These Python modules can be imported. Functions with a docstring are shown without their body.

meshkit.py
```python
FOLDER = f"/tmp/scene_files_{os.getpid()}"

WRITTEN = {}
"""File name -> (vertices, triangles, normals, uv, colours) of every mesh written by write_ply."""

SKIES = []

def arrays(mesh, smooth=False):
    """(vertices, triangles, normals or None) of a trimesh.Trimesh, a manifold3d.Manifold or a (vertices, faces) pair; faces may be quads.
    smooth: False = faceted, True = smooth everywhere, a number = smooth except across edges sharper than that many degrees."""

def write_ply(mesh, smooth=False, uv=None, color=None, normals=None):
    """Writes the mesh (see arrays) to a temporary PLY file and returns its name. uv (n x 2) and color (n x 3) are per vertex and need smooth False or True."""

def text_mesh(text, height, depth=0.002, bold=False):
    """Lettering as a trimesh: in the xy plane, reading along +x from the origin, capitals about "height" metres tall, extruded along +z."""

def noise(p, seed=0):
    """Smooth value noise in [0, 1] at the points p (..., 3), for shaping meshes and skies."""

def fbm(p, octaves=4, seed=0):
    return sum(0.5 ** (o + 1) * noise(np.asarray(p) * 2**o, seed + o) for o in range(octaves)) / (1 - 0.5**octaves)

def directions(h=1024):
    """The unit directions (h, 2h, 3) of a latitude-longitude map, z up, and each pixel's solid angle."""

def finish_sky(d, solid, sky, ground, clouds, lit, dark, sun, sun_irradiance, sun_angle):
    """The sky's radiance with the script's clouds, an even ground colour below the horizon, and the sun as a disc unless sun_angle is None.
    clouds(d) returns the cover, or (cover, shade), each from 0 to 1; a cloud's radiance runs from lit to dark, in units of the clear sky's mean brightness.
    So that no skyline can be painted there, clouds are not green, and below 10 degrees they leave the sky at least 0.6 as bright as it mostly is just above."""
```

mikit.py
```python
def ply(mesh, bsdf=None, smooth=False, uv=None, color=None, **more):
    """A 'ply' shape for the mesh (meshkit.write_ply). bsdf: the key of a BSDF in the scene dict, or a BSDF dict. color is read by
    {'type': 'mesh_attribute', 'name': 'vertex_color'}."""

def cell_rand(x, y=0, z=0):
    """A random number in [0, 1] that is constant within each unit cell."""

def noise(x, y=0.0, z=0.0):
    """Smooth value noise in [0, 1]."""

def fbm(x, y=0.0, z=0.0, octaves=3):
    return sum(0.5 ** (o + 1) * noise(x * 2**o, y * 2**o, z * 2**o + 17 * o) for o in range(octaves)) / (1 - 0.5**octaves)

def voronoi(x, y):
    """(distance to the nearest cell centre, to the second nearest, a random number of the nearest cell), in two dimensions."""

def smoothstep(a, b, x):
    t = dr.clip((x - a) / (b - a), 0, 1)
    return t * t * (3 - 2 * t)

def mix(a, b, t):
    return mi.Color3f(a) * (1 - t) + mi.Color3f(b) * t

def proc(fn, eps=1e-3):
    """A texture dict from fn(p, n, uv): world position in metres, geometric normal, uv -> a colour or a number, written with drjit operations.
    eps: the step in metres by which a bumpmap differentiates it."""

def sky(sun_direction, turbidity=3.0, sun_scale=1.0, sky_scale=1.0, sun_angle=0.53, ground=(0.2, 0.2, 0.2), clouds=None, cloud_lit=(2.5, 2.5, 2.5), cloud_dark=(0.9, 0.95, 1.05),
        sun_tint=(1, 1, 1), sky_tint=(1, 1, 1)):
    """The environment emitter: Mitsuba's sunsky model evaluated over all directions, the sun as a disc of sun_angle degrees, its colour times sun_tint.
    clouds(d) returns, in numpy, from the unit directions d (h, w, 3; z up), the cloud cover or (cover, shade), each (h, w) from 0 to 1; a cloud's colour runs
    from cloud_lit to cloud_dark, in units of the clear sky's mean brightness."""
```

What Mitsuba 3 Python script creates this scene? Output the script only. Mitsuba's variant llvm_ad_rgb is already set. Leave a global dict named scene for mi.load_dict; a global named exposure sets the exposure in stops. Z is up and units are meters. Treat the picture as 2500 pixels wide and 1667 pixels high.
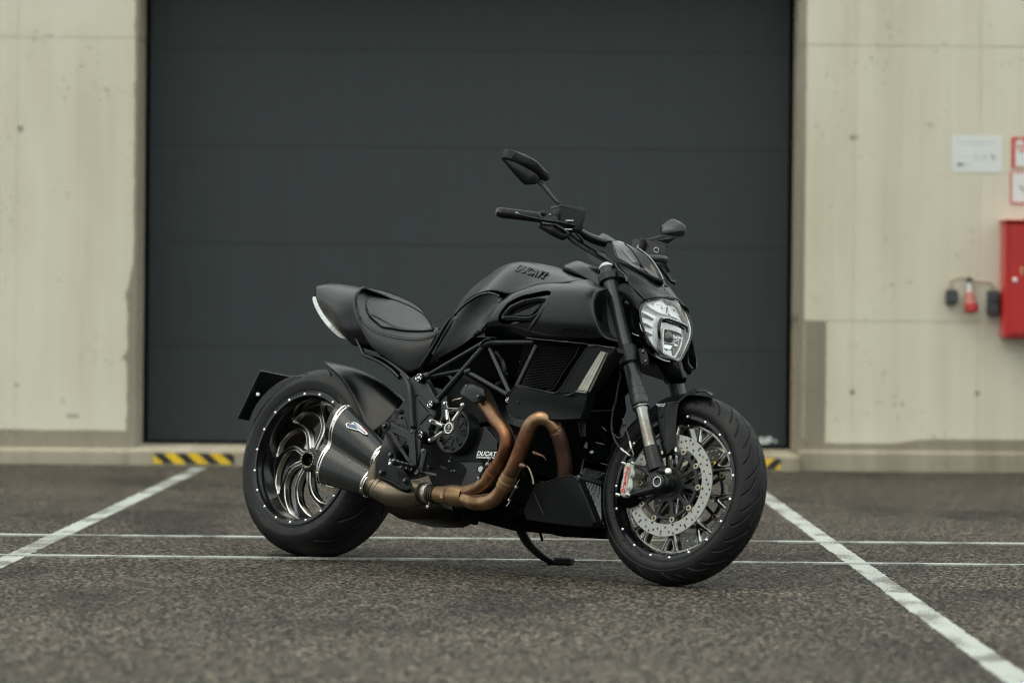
import math, random
import numpy as np, trimesh, mapbox_earcut, shapely, shapely.geometry as sg
import manifold3d as m3
from scipy.interpolate import CubicSpline
import drjit as dr
import mitsuba as mi, mikit, meshkit
from mikit import proc, noise, fbm, voronoi, smoothstep, mix, cell_rand

T = mi.ScalarTransform4f
scene, labels = {}, {}
exposure = 2.85

# ---- camera, sky ---------------------------------------------------------------------------------
PITCH, ROLL, CAM_H = -0.00928444, 0.00931031, 0.84811
_d = np.array([0, math.cos(PITCH), math.sin(PITCH)])
_r = np.array([1.0, 0, 0]); _u = np.cross(_r, _d)
_up = _u * math.cos(ROLL) - _r * math.sin(ROLL)
scene['camera'] = {'type': 'thinlens', 'fov': math.degrees(2 * math.atan(1250 / 8350.65)), 'fov_axis': 'x',
                   'aperture_radius': 0.022, 'focus_distance': 11.25, 'near_clip': 0.1, 'far_clip': 400.0,
                   'to_world': T().look_at(origin=[0, 0, CAM_H], target=[0, float(_d[1]), float(CAM_H + _d[2])], up=_up.tolist())}
# a soft overcast, brighter overhead than at the horizon, with a faint veiled sun high behind the viewer's left shoulder
scene['sky'] = mikit.sky([-0.50, -0.30, 0.81], turbidity=4, sun_scale=0.12, sun_angle=40, ground=(0.08, 0.077, 0.070), sun_tint=(0.92, 0.99, 1.04),
                         clouds=lambda d: (np.ones(d.shape[:2]), 1 - np.clip(d[..., 2], 0, 1)), cloud_lit=(2.3, 2.46, 2.42), cloud_dark=(1.42, 1.53, 1.50))

# ---- mesh helpers (bike frame: x forward, y left, z up, metres) ------------------------------------
def unit(v):
    v = np.asarray(v, float)
    return v / np.linalg.norm(v)


def _par(rows):
    d = np.linalg.norm(np.diff(rows, axis=1), axis=2).mean(0)
    t = np.concatenate([[0], np.cumsum(np.maximum(d, 1e-6))])
    return t / t[-1]


def surf(grid, nu=28, nv=20, out=(0, -1, .25)):
    """Smooth surface through a grid of points: (points, normals, ...) nv x nu."""
    g = np.asarray(grid, float)
    tu, tv = _par(g), _par(g.transpose(1, 0, 2))
    u, v = np.linspace(0, 1, nu), np.linspace(0, 1, nv)
    bc = 'natural'
    a = CubicSpline(tu, g, axis=1, bc_type=bc) if len(tu) > 2 else (lambda x: g[:, :1] + (g[:, 1:] - g[:, :1]) * x[None, :, None])
    def ev(uu, vv):
        h = a(uu)
        b = CubicSpline(tv, h, axis=0, bc_type=bc) if len(tv) > 2 else (lambda x: h[:1] + (h[1:] - h[:1]) * x[:, None, None])
        return b(vv)
    S = ev(u, v)
    e = 1e-3
    du = ev(np.clip(u + e, 0, 1), v) - ev(np.clip(u - e, 0, 1), v)
    dv = ev(u, np.clip(v + e, 0, 1)) - ev(u, np.clip(v - e, 0, 1))
    N = np.cross(du, dv)
    N /= np.linalg.norm(N, axis=2, keepdims=True) + 1e-12
    o = np.asarray(out, float)
    if (N * o).sum(2).mean() < 0:
        N = -N
    return S, N, u, v


def gridmesh(S):
    nv, nu = S.shape[:2]
    i, j = np.meshgrid(np.arange(nv - 1), np.arange(nu - 1), indexing='ij')
    q = np.stack([i * nu + j, i * nu + j + 1, (i + 1) * nu + j + 1, (i + 1) * nu + j], -1).reshape(-1, 4)
    return S.reshape(-1, 3), np.vstack([q[:, [0, 1, 2]], q[:, [0, 2, 3]]])


def spline(pts, n=40, closed=False):
    p = np.asarray(pts, float)
    if closed:
        p = np.vstack([p, p[:1]])
    t = np.concatenate([[0], np.cumsum(np.linalg.norm(np.diff(p, axis=0), axis=1))])
    t /= t[-1]
    if len(p) == 2:
        return p[0] + (p[1] - p[0]) * np.linspace(0, 1, n)[:, None]
    s = CubicSpline(t, p, axis=0, bc_type='periodic' if closed else 'natural')
    return s(np.linspace(0, 1, n, endpoint=not closed))


#SPLIT
def sheet(grid, th=.006, nu=28, nv=20, out=(0, -1, .25), rim=.003):
    """Thin shell on a smooth grid surface; its edge rolls over by rim."""
    S, N, u, v = surf(grid, nu, nv, out)
    nv, nu = S.shape[:2]
    if rim:
        e = np.concatenate([[0, .35, 1], ])
    B = S - N * th
    V = np.vstack([S.reshape(-1, 3), B.reshape(-1, 3)])
    _, f = gridmesh(S)
    k = nv * nu
    ring = [j for j in range(nu)] + [i * nu + nu - 1 for i in range(1, nv)] + [(nv - 1) * nu + j for j in range(nu - 2, -1, -1)] + [i * nu for i in range(nv - 2, 0, -1)]
    ring = np.array(ring)
    nx = np.roll(ring, -1)
    side = np.vstack([np.stack([ring, nx, nx + k], 1), np.stack([ring, nx + k, ring + k], 1)])
    return trimesh.Trimesh(V, np.vstack([f[:, ::-1], f + k, side]), process=False)


def mirrored(m):
    m = m.copy()
    m.vertices[:, 1] *= -1
    m.invert()
    return m


def join(*ms):
    ms = [m for g in ms for m in (g if isinstance(g, (list, tuple)) else [g])]
    return trimesh.util.concatenate(ms) if len(ms) > 1 else ms[0]


def both(m):
    return join(m, mirrored(m))


def fillet(p, r, n=4, closed=True):
    """Rounds the corners of a polyline by r."""
    p = np.asarray(p, float)
    out = []
    N = len(p)
    for i in range(N):
        if not closed and i in (0, N - 1):
            out.append(p[i]); continue
        a, b, c = p[i - 1], p[i], p[(i + 1) % N]
        la, lc = np.linalg.norm(a - b), np.linalg.norm(c - b)
        k = min(r, .45 * la, .45 * lc)
        s, e = b + (a - b) / (la + 1e-12) * k, b + (c - b) / (lc + 1e-12) * k
        for t in np.linspace(0, 1, n):
            out.append((1 - t) ** 2 * s + 2 * t * (1 - t) * b + t * t * e)
    return np.array(out)


def _frame(p, face=(0, -1, 0)):
    c = p.mean(0)
    n = np.linalg.svd(p - c)[2][2]
    if n @ np.asarray(face, float) < 0:
        n = -n
    a = unit(np.cross([0, 0, 1] if abs(n[2]) < .8 else [1, 0, 0], n))
    return c, a, np.cross(n, a), n


def plate(pts, th=.01, bevel=.0015, r=0.0, face=(0, -1, 0), holes=(), lift=0.0, smooth=0):
    """Plate with the given outline (3D), its front on the outline, th deep behind it; holes are outlines too."""
    rings = [np.asarray(pts, float)] + [np.asarray(h, float) for h in holes]
    if smooth:
        rings[0] = spline(rings[0], smooth, True)
    if r:
        rings = [fillet(q, r) for q in rings]
    c, a, b, n = _frame(rings[0], face)
    V, F, off = [], [], 0
    two, idx = [], []
    for k, q in enumerate(rings):
        uv = np.stack([(q - c) @ a, (q - c) @ b], 1)
        area = .5 * np.sum(uv[:, 0] * np.roll(uv[:, 1], -1) - uv[:, 1] * np.roll(uv[:, 0], -1))
        if (area < 0) == (k == 0):
            q, uv = q[::-1], uv[::-1]
        e0, e1 = uv - np.roll(uv, 1, 0), np.roll(uv, -1, 0) - uv
        n0 = np.stack([-e0[:, 1], e0[:, 0]], 1); n1 = np.stack([-e1[:, 1], e1[:, 0]], 1)
        n0 /= np.linalg.norm(n0, axis=1, keepdims=True) + 1e-12
        n1 /= np.linalg.norm(n1, axis=1, keepdims=True) + 1e-12
        m = n0 + n1
        m /= np.maximum((m * m).sum(1, keepdims=True) / 2, .35)
        inn = (m[:, :1] * a + m[:, 1:] * b) * bevel
        q = q + n * lift
        L = [q + inn, q - n * bevel, q - n * th]
        N = len(q)
        V += L
        for l in range(2):
            i = np.arange(N); j = (i + 1) % N
            A, B = off + l * N + i, off + l * N + j
            F += [np.stack([A, A + N, B], 1), np.stack([B, A + N, B + N], 1)]
        two.append(uv + m * bevel); idx.append(off)
        off += 3 * N
    flat = np.vstack(two)
    ends = np.cumsum([len(t) for t in two]).astype(np.uint32)
    tri = mapbox_earcut.triangulate_float64(flat, ends).reshape(-1, 3).astype(int)
    start = np.concatenate([[0], ends[:-1]]).astype(int)
    which = np.searchsorted(ends, tri, side='right')
    front = tri - start[which] + np.array(idx)[which]
    back = front + 2 * np.array([len(t) for t in two])[which]
    F += [front, back[:, ::-1]]
    return trimesh.Trimesh(np.vstack(V), np.vstack(F), process=False)


def tube(path, r, n=None, sides=14, closed=False, smooth=True, cap=True, flat=None):
    """Round tube through the points; r a number or one per point. flat scales it along the second axis."""
    p = np.asarray(path, float)
    rr = np.broadcast_to(np.asarray(r, float), (len(p),))
    if n is None:
        n = max(2, 6 * len(p)) if len(p) > 2 else 2
    if smooth and (len(p) > 2):
        q = spline(np.c_[p, rr], n, closed)
        p, rr = q[:, :3], q[:, 3]
    N = len(p)
    t = np.roll(p, -1, 0) - np.roll(p, 1, 0) if closed else np.gradient(p, axis=0)
    t /= np.linalg.norm(t, axis=1, keepdims=True)
    a = np.zeros_like(p)
    s = np.cross(t[0], [0, 0, 1.0] if abs(t[0][2]) < .9 else [0, 1.0, 0])
    for i in range(N):
        s = s - t[i] * (s @ t[i])
        s /= np.linalg.norm(s)
        a[i] = s
    b = np.cross(t, a)
    g = np.arange(sides) * 2 * np.pi / sides
    fl = 1 if flat is None else flat
    V = p[:, None] + rr[:, None, None] * (np.cos(g)[None, :, None] * a[:, None] + fl * np.sin(g)[None, :, None] * b[:, None])
    F = []
    rows = N if closed else N - 1
    i, j = np.meshgrid(np.arange(rows), np.arange(sides), indexing='ij')
    k, l = (i + 1) % N, (j + 1) % sides
    q = np.stack([i * sides + j, i * sides + l, k * sides + l, k * sides + j], -1).reshape(-1, 4)
    F = [q[:, [0, 1, 2]], q[:, [0, 2, 3]]]
    V = V.reshape(-1, 3)
    if cap and not closed:
        V = np.vstack([V, p[0], p[-1]])
        j = np.arange(sides)
        F += [np.stack([j * 0 + N * sides, (j + 1) % sides, j], 1), np.stack([j * 0 + N * sides + 1, (N - 1) * sides + j, (N - 1) * sides + (j + 1) % sides], 1)]
    return trimesh.Trimesh(V, np.vstack(F), process=False)


def lathe(prof, n=64, center=(0, 0, 0), axis=(0, -1, 0), closed=False):
    """prof: (height along axis, radius)."""
    h, r = np.asarray(prof, float).T
    ax = unit(axis)
    a = unit(np.cross(ax, [1, 0, 0] if abs(ax[0]) < .8 else [0, 0, 1]))
    b = np.cross(ax, a)
    g = np.arange(n) * 2 * np.pi / n
    V = np.asarray(center, float) + h[:, None, None] * ax + r[:, None, None] * (np.cos(g)[None, :, None] * a + np.sin(g)[None, :, None] * b)
    m = len(h)
    rows = m if closed else m - 1
    i, j = np.meshgrid(np.arange(rows), np.arange(n), indexing='ij')
    k, l = (i + 1) % m, (j + 1) % n
    q = np.stack([i * n + j, k * n + j, k * n + l, i * n + l], -1).reshape(-1, 4)
    return trimesh.Trimesh(V.reshape(-1, 3), np.vstack([q[:, [0, 1, 2]], q[:, [0, 2, 3]]]), process=False)


def rcyl(c, axis, r, h, bev=.001, n=28, hole=0.0, hd=.004):
    """Cylinder with its front at c + h*axis, chamfered, with an optional socket."""
    pr = [(0, 0), (0, r), (h - bev, r), (h, r - bev)]
    pr += [(h, hole), (h - hd, hole), (h - hd, 0)] if hole else [(h, 0)]
    return lathe(pr, n, c, axis)


def bolt(c, axis=(0, -1, 0), r=.006, h=.004):
    return rcyl(c, axis, r, h, .0012, 20, r * .5, h * .7)


def hull(pts):
    return trimesh.convex.convex_hull(np.asarray(pts, float).reshape(-1, 3))


def rbox(c, size, R=None, bev=.002):
    """Box with chamfered edges. R: rows are its axes."""
    s = np.asarray(size, float) / 2
    R = np.eye(3) if R is None else np.asarray(R, float)
    P = []
    for sx in (-1, 1):
        for sy in (-1, 1):
            for sz in (-1, 1):
                for k in range(3):
                    q = np.array([sx, sy, sz]) * (s - bev)
                    q[k] += (sx, sy, sz)[k] * bev
                    P.append(q)
    return hull(np.asarray(c) + np.array(P) @ R)


def blob(balls, n=2, ref=None, it=8):
    """Hulls of the spheres at successive joints [(x,y,z,r),...], joined."""
    parts = []
    ico = trimesh.creation.icosphere(n, 1.0).vertices
    for a, b in zip(balls[:-1], balls[1:]):
        parts.append(hull(np.vstack([np.array(a[:3]) + a[3] * ico, np.array(b[:3]) + b[3] * ico])))
    return join(parts)


def prism(poly, y0, y1, bevel=.002, r=0.0):
    """Outline of (x,z) points standing between the laterals y0 > y1 (y1 nearer to us: more negative)."""
    p = np.array([[q[0], y1, q[-1]] for q in poly])
    return plate(p, abs(y1 - y0), bevel, r)


def lettering(text, o, right, up, h, depth=.0008, bold=True, slant=0.0, lift=0.0):
    m = meshkit.text_mesh(text, 1.0, 1.0, bold)
    v = np.array(m.vertices)
    right = unit(right); n = unit(np.cross(right, up)); up = np.cross(n, right)
    v[:, 0] += slant * v[:, 1]
    m.vertices = np.asarray(o) + h * (v[:, :1] * right + v[:, 1:2] * up) + (v[:, 2:] * depth + lift) * n
    return m


def lettering_fit(text, quad, depth=.0008, bold=True, slant=0.0, lift=0.0):
    """Lettering that fills the quad: lower-left, lower-right, upper-left corners."""
    m = meshkit.text_mesh(text, 1.0, 1.0, bold)
    v = np.array(m.vertices)
    v[:, 0] += slant * v[:, 1]
    lo, hi = v.min(0), v.max(0)
    a, b, c = (np.asarray(q, float) for q in quad)
    n = unit(np.cross(b - a, c - a))
    s = (v - lo) / (hi - lo)
    m.vertices = a + s[:, :1] * (b - a) + s[:, 1:2] * (c - a) + (s[:, 2:] * depth + lift) * n
    return m


def cut(m, *tools):
    """Boolean difference (closed meshes)."""
    def M(x):
        x = x.copy(); x.merge_vertices(); x.fix_normals()
        return m3.Manifold(m3.Mesh(np.asarray(x.vertices, np.float32), np.asarray(x.faces, np.uint32)))
    a = M(m)
    for t in tools:
        a = a - M(t)
    o = a.to_mesh()
    if len(o.tri_verts) == 0:
        print('cut failed'); return m
    return trimesh.Trimesh(o.vert_properties[:, :3], o.tri_verts, process=False)


# ---- placing: bike frame -> world ------------------------------------------------------------------
BIKE_M, BIKE_T = np.array([[0.740664, 0.656288, 0.143888], [-0.671876, 0.72348, 0.158619], [0, -0.214158, 0.976799]]), np.array([-0.69006, 11.6268, 0])
FORK_M, FRONT_HUB = np.array([[0.998931, -0.0462175, -0.00106903], [0.0462298, 0.998664, 0.0230994], [0, -0.0231241, 0.999733]]), np.array([1.59267, 0.00277498, 0.301472])
REAR_HUB = np.array([0, 0, 0.3245])


def to_rear(m):
    m = m.copy(); m.vertices = m.vertices + REAR_HUB; return m


def to_front(m):
    m = m.copy(); m.vertices = m.vertices @ FORK_M.T + FRONT_HUB; return m


USED = set()


def numbered(key):
    k, out = 0, key
    while out in USED:
        k += 1
        out = f'{key}_{k:03d}'
    USED.add(out)
    return out


def part(key, mesh, bsdf, label=None, smooth=38, **more):
    """A part of the motorcycle, from a mesh in the bike frame."""
    key = numbered('motorcycle__' + key)
    mesh = mesh.copy()
    mesh.vertices = mesh.vertices @ BIKE_M.T + BIKE_T
    scene[key] = mikit.ply(mesh, bsdf, smooth=smooth, **more)
    if label:
        labels[key] = {'label': label}
    return key


def thing(key, mesh, bsdf, label=None, cat=None, group=None, kind=None, smooth=30, **more):
    key = numbered(key)
    scene[key] = mikit.ply(mesh, bsdf, smooth=smooth, **more)
    d = {k: v for k, v in (('label', label), ('category', cat), ('group', group), ('kind', kind)) if v}
    if d:
        labels[key] = d
    return key

# ---- materials ---------------------------------------------------------------------------------------
def mat(key, color, rough=.5, metal=0.0, spec=.5, coat=0.0, coat_gloss=.9, bump=None, scale=.001, eps=1e-3, sheen=0.0):
    b = {'type': 'principled', 'base_color': {'type': 'rgb', 'value': list(color)} if isinstance(color, (tuple, list)) else proc(color),
         'roughness': proc(rough) if callable(rough) else float(rough), 'metallic': float(metal), 'specular': float(spec)}
    if coat:
        b['clearcoat'], b['clearcoat_gloss'] = coat, coat_gloss
    if sheen:
        b['sheen'] = sheen
    if bump:
        b = {'type': 'bumpmap', 'tex': proc(bump, eps), 'bsdf': b, 'scale': scale}
    scene[key] = {'type': 'twosided', 'bsdf': b}


def asphalt_color(p, n, uv):
    d, e, k = voronoi(p.x * 80, p.y * 80)
    stone = k * smoothstep(.62, .3, d)
    g = noise(p.x * 120, p.y * 52, 2.0)
    g = smoothstep(.25, .95, g)
    big = fbm(p.x * .45, p.y * .9, 3.0, 3)
    mid = fbm(p.x * 4, p.y * 3, 7.0, 3)
    tar = smoothstep(.6, .74, fbm(p.x * 1.6, p.y * 1.1 + 3, 1.0, 4))
    v = .004 + .112 * stone * stone + .082 * g * g
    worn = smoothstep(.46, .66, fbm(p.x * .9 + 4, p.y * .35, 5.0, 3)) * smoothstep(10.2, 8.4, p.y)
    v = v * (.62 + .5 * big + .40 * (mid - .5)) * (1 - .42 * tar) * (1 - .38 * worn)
    warm = noise(p.x * 62, p.y * 62, 4.0)
    return mi.Color3f(v * (1.14 + .12 * warm), v * (1.0 + .02 * warm), v * (.79 - .05 * warm))


def asphalt_bump(p, n, uv):
    d, e, k = voronoi(p.x * 105, p.y * 105)
    return k * smoothstep(.6, .1, d)


def paint_line(p, n, uv):
    d, e, k = voronoi(p.x * 105, p.y * 105)
    wear = smoothstep(.58, .8, fbm(p.x * 9, p.y * 5, 2.0, 4) + .22 * cell_rand(p.x * 230, p.y * 230))
    grit = .80 + .26 * k * smoothstep(.6, .2, d) + .12 * noise(p.x * 30, p.y * 12)
    return mix((.33, .345, .315), (.10, .095, .082), wear * .85) * grit


def concrete(p, n, uv, tone=(.40, .365, .275), dark=(.30, .265, .19)):
    # board-marked concrete: vertical streaks, clouds and small pores
    st = fbm(p.x * 9, p.z * .7, 1.0, 3)
    st2 = noise(p.x * 38, p.z * 1.6, 5.0)
    cl = fbm(p.x * 1.5, p.z * 1.2, 8.0, 4)
    pit = smoothstep(.80, .95, noise(p.x * 60, p.z * 60, 2.0)) * smoothstep(.5, .8, noise(p.x * 7, p.z * 7, 9.0))
    t = dr.clip(.55 * (st - .5) * 1.5 + .25 * (st2 - .5) + 1.25 * (cl - .5) + .35, 0, 1)
    return mix(tone, dark, t) * (1 - .3 * pit)


def wall_color(p, n, uv):
    """Limewashed concrete; bare, darker cement where the wash stops beside the doorway and above the kerb."""
    wob = .012 * (fbm(p.x * 14, p.z * 14, 3.0, 3) - .5)
    chip = smoothstep(.6, .66, fbm(p.x * 5, p.z * 7, 4.0, 4)) * .022
    low = smoothstep(1.15, .9, p.z)
    e_left = -2.040 - .03 * low - chip * (.25 + low) + wob
    left = smoothstep(e_left + .003, e_left - .003, p.x)
    right = smoothstep(1.566 + wob * .4, 1.574 + wob * .4, p.x)
    patch = smoothstep(1.572, 1.576, p.x) * smoothstep(1.693, 1.689, p.x) * smoothstep(.803, .799, p.z)
    side = dr.select(p.x < 0, left, right * (1 - patch))
    zb = dr.select(p.x < 0, .180, .173 - .025 * smoothstep(.45, .6, noise(p.x * 2.2, 1.0))) + wob * .6
    wash = side * smoothstep(zb - .004, zb + .004, p.z)
    bare = concrete(p, n, uv, (.27, .24, .185), (.20, .172, .128))
    spot = 0.0
    for hx, hz, r in ((1.818, 1.788, .018), (1.832, .422, .020), (2.504, .422, .018), (-2.653, 1.795, .019), (-2.664, .418, .013), (1.845, 1.79, .010), (2.10, .36, .012), (2.06, .355, .008)):
        q = dr.sqrt(dr.square(p.x - hx) + dr.square(p.z - hz)) + .006 * (noise(p.x * 90, p.z * 90) - .5)
        spot = spot + smoothstep(r, r * .45, q)
    patchy = smoothstep(.0, .012, .04 - dr.abs(p.x + 2.36)) * smoothstep(.0, .008, .012 + .006 * noise(p.x * 50, 3.0) - dr.abs(p.z - .255))
    c = bare * (1 - wash) + concrete(p, n, uv, (.615, .590, .478), (.525, .476, .360)) * wash
    return c * (1 - .62 * dr.clip(spot, 0, 1)) * (1 - .4 * patchy)


def kerb_color(p, n, uv):
    return concrete(p, n, uv, (.35, .315, .24), (.20, .17, .12))


def door_color(p, n, uv):
    return mix((.0265, .0345, .0360), (.032, .0392, .0400), fbm(p.x * .9, p.z * .6, 2.0, 3)) * (.95 + .1 * noise(p.x * 130, p.z * 3))


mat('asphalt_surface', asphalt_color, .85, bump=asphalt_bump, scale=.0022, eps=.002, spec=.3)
mat('line_paint', paint_line, .75, bump=asphalt_bump, scale=.0012, eps=.002, spec=.3)
mat('wash_concrete', wall_color, .9, spec=.25)
mat('kerb_concrete', kerb_color, .9, spec=.25)
mat('door_steel', door_color, .6, spec=.35)
mat('joint_shadow', (.01, .01, .01), .9)
mat('hazard_yellow', lambda p, n, uv: mix((.80, .53, .015), (.62, .39, .012), fbm(p.x * 20, p.z * 20, 1.0, 3)), .55)
mat('hazard_black', (.012, .012, .012), .55)
mat('red_enamel', lambda p, n, uv: mix((.43, .014, .012), (.36, .011, .010), fbm(p.x * 6, p.z * 6, 1.0, 3)), .3)
mat('sign_red', (.48, .035, .018), .5)
mat('sign_white', (.62, .65, .62), .55)
mat('sign_ink', (.06, .065, .07), .6)
mat('sign_grey', (.38, .40, .39), .6)
mat('grey_plastic', (.035, .042, .045), .5)
mat('plug_pink', (.42, .16, .12), .45)
mat('tan_conduit', (.28, .22, .13), .5)
mat('brass', (.55, .42, .2), .35, 1.0)

# motorcycle
mat('matte_black', (.0018, .0030, .0032), .29, spec=.24, bump=lambda p, n, uv: noise(p.x * 900, p.y * 900, p.z * 900), scale=.00004, eps=.0004)
mat('satin_black', (.0030, .0045, .0047), .31, spec=.36)
mat('cast_black', (.0040, .0056, .0058), .44, spec=.42, bump=lambda p, n, uv: noise(p.x * 420, p.y * 420, p.z * 420), scale=.00025, eps=.0006)
mat('deep_black', (.0009, .0014, .0013), .7, spec=.02)
mat('shadow_black', (.0016, .0024, .0024), .42, spec=.16)
mat('heated_dark', lambda p, n, uv: mix((.020, .0165, .0125), (.010, .009, .007), fbm(p.x * 14, p.y * 14, p.z * 14, 4)), .42, .6)
mat('plate_grey', (.0105, .0130, .0135), .45, spec=.4)
mat('grey_satin', (.016, .0195, .020), .34, spec=.5)
mat('gloss_black', (.002, .0025, .0027), .12, spec=.5)
mat('plastic_black', (.0024, .0034, .0036), .42, spec=.34)
mat('rim_black', (.002, .0026, .0028), .17, spec=.5)
mat('leather', lambda p, n, uv: mix((.0055, .0068, .0068), (.0085, .0100, .0100), noise(p.x * 260, p.y * 260, p.z * 260)), .46, spec=.32,
    bump=lambda p, n, uv: fbm(p.x * 330, p.y * 330, p.z * 330, 2), scale=.0004, eps=.0006)
mat('leather_pad', lambda p, n, uv: mix((.0125, .0155, .0150), (.018, .021, .0203), fbm(p.x * 40, p.y * 40, p.z * 40, 3)), .6, spec=.45, sheen=.4,
    bump=lambda p, n, uv: fbm(p.x * 420, p.y * 420, p.z * 420, 2), scale=.0003, eps=.0006)


def tyre_color(p, n, uv):
    dust = smoothstep(.5, .8, fbm(p.x * 18, p.y * 18, p.z * 18, 4))
    speck = smoothstep(.90, .97, noise(p.x * 130, p.y * 130, p.z * 130)) * smoothstep(.45, .7, noise(p.x * 9, p.y * 9, p.z * 9))
    return mix((.0030, .0038, .0038), (.013, .0138, .0130), dust * .6) + mi.Color3f(.08) * speck


mat('tyre_rubber', tyre_color, .55, spec=.28, bump=lambda p, n, uv: noise(p.x * 700, p.y * 700, p.z * 700), scale=.00018, eps=.0005)
mat('tyre_letter', (.011, .0125, .0125), .55)
mat('aluminium', lambda p, n, uv: mix((.60, .59, .55), (.46, .44, .39), fbm(p.x * 60, p.y * 60, p.z * 60, 3)), .3, 1.0)
mat('machined', lambda p, n, uv: mix((.74, .72, .66), (.55, .52, .46), fbm(p.x * 30, p.y * 30, p.z * 30, 3)), .22, 1.0)
mat('steel', (.58, .57, .53), .34, 1.0)
mat('bright_bolt', (.82, .82, .80), .22, 1.0)
mat('fork_chrome', lambda p, n, uv: mix((.25, .255, .24), (.18, .165, .135), smoothstep(.35, .75, fbm(p.x * 26, p.y * 26, p.z * 26, 3))), .27, 1.0)
mat('disc_steel', lambda p, n, uv: mix((.34, .345, .32), (.28, .285, .265), noise(p.x * 400, p.y * 400, p.z * 400)), .5, .7)
mat('caliper_silver', lambda p, n, uv: mix((.50, .52, .46), (.40, .41, .35), fbm(p.x * 90, p.y * 90, p.z * 90, 3)), .42, .55)
mat('red_paint', (.55, .012, .018), .4)
mat('white_paint', (.72, .74, .74), .45)
mat('white_lamp', lambda p, n, uv: mix((.66, .69, .68), (.50, .54, .53), noise(p.x * 90, p.y * 90, p.z * 90)), .35)
mat('amber_lamp', lambda p, n, uv: mix((.36, .34, .28), (.25, .235, .19), noise(p.x * 60, p.y * 60, p.z * 200)), .3, .35)
mat('brass_dull', (.36, .31, .23), .4, 1.0)
mat('screw_steel', (.17, .175, .175), .3, 1.0)
mat('emblem_blue', (.020, .055, .115), .35)


def carbon_color(p, n, uv):
    # 2x2 twill: the weave runs round the sleeve
    a, b = uv.x, uv.y
    k = a + dr.floor(b) * .5
    k = k - dr.floor(k)
    t = smoothstep(.0, .35, k) * smoothstep(1.0, .65, k)
    return mix((.002, .0025, .0025), (.026, .029, .028), t)


mat('carbon_weave', carbon_color, .30, spec=.42)


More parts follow.
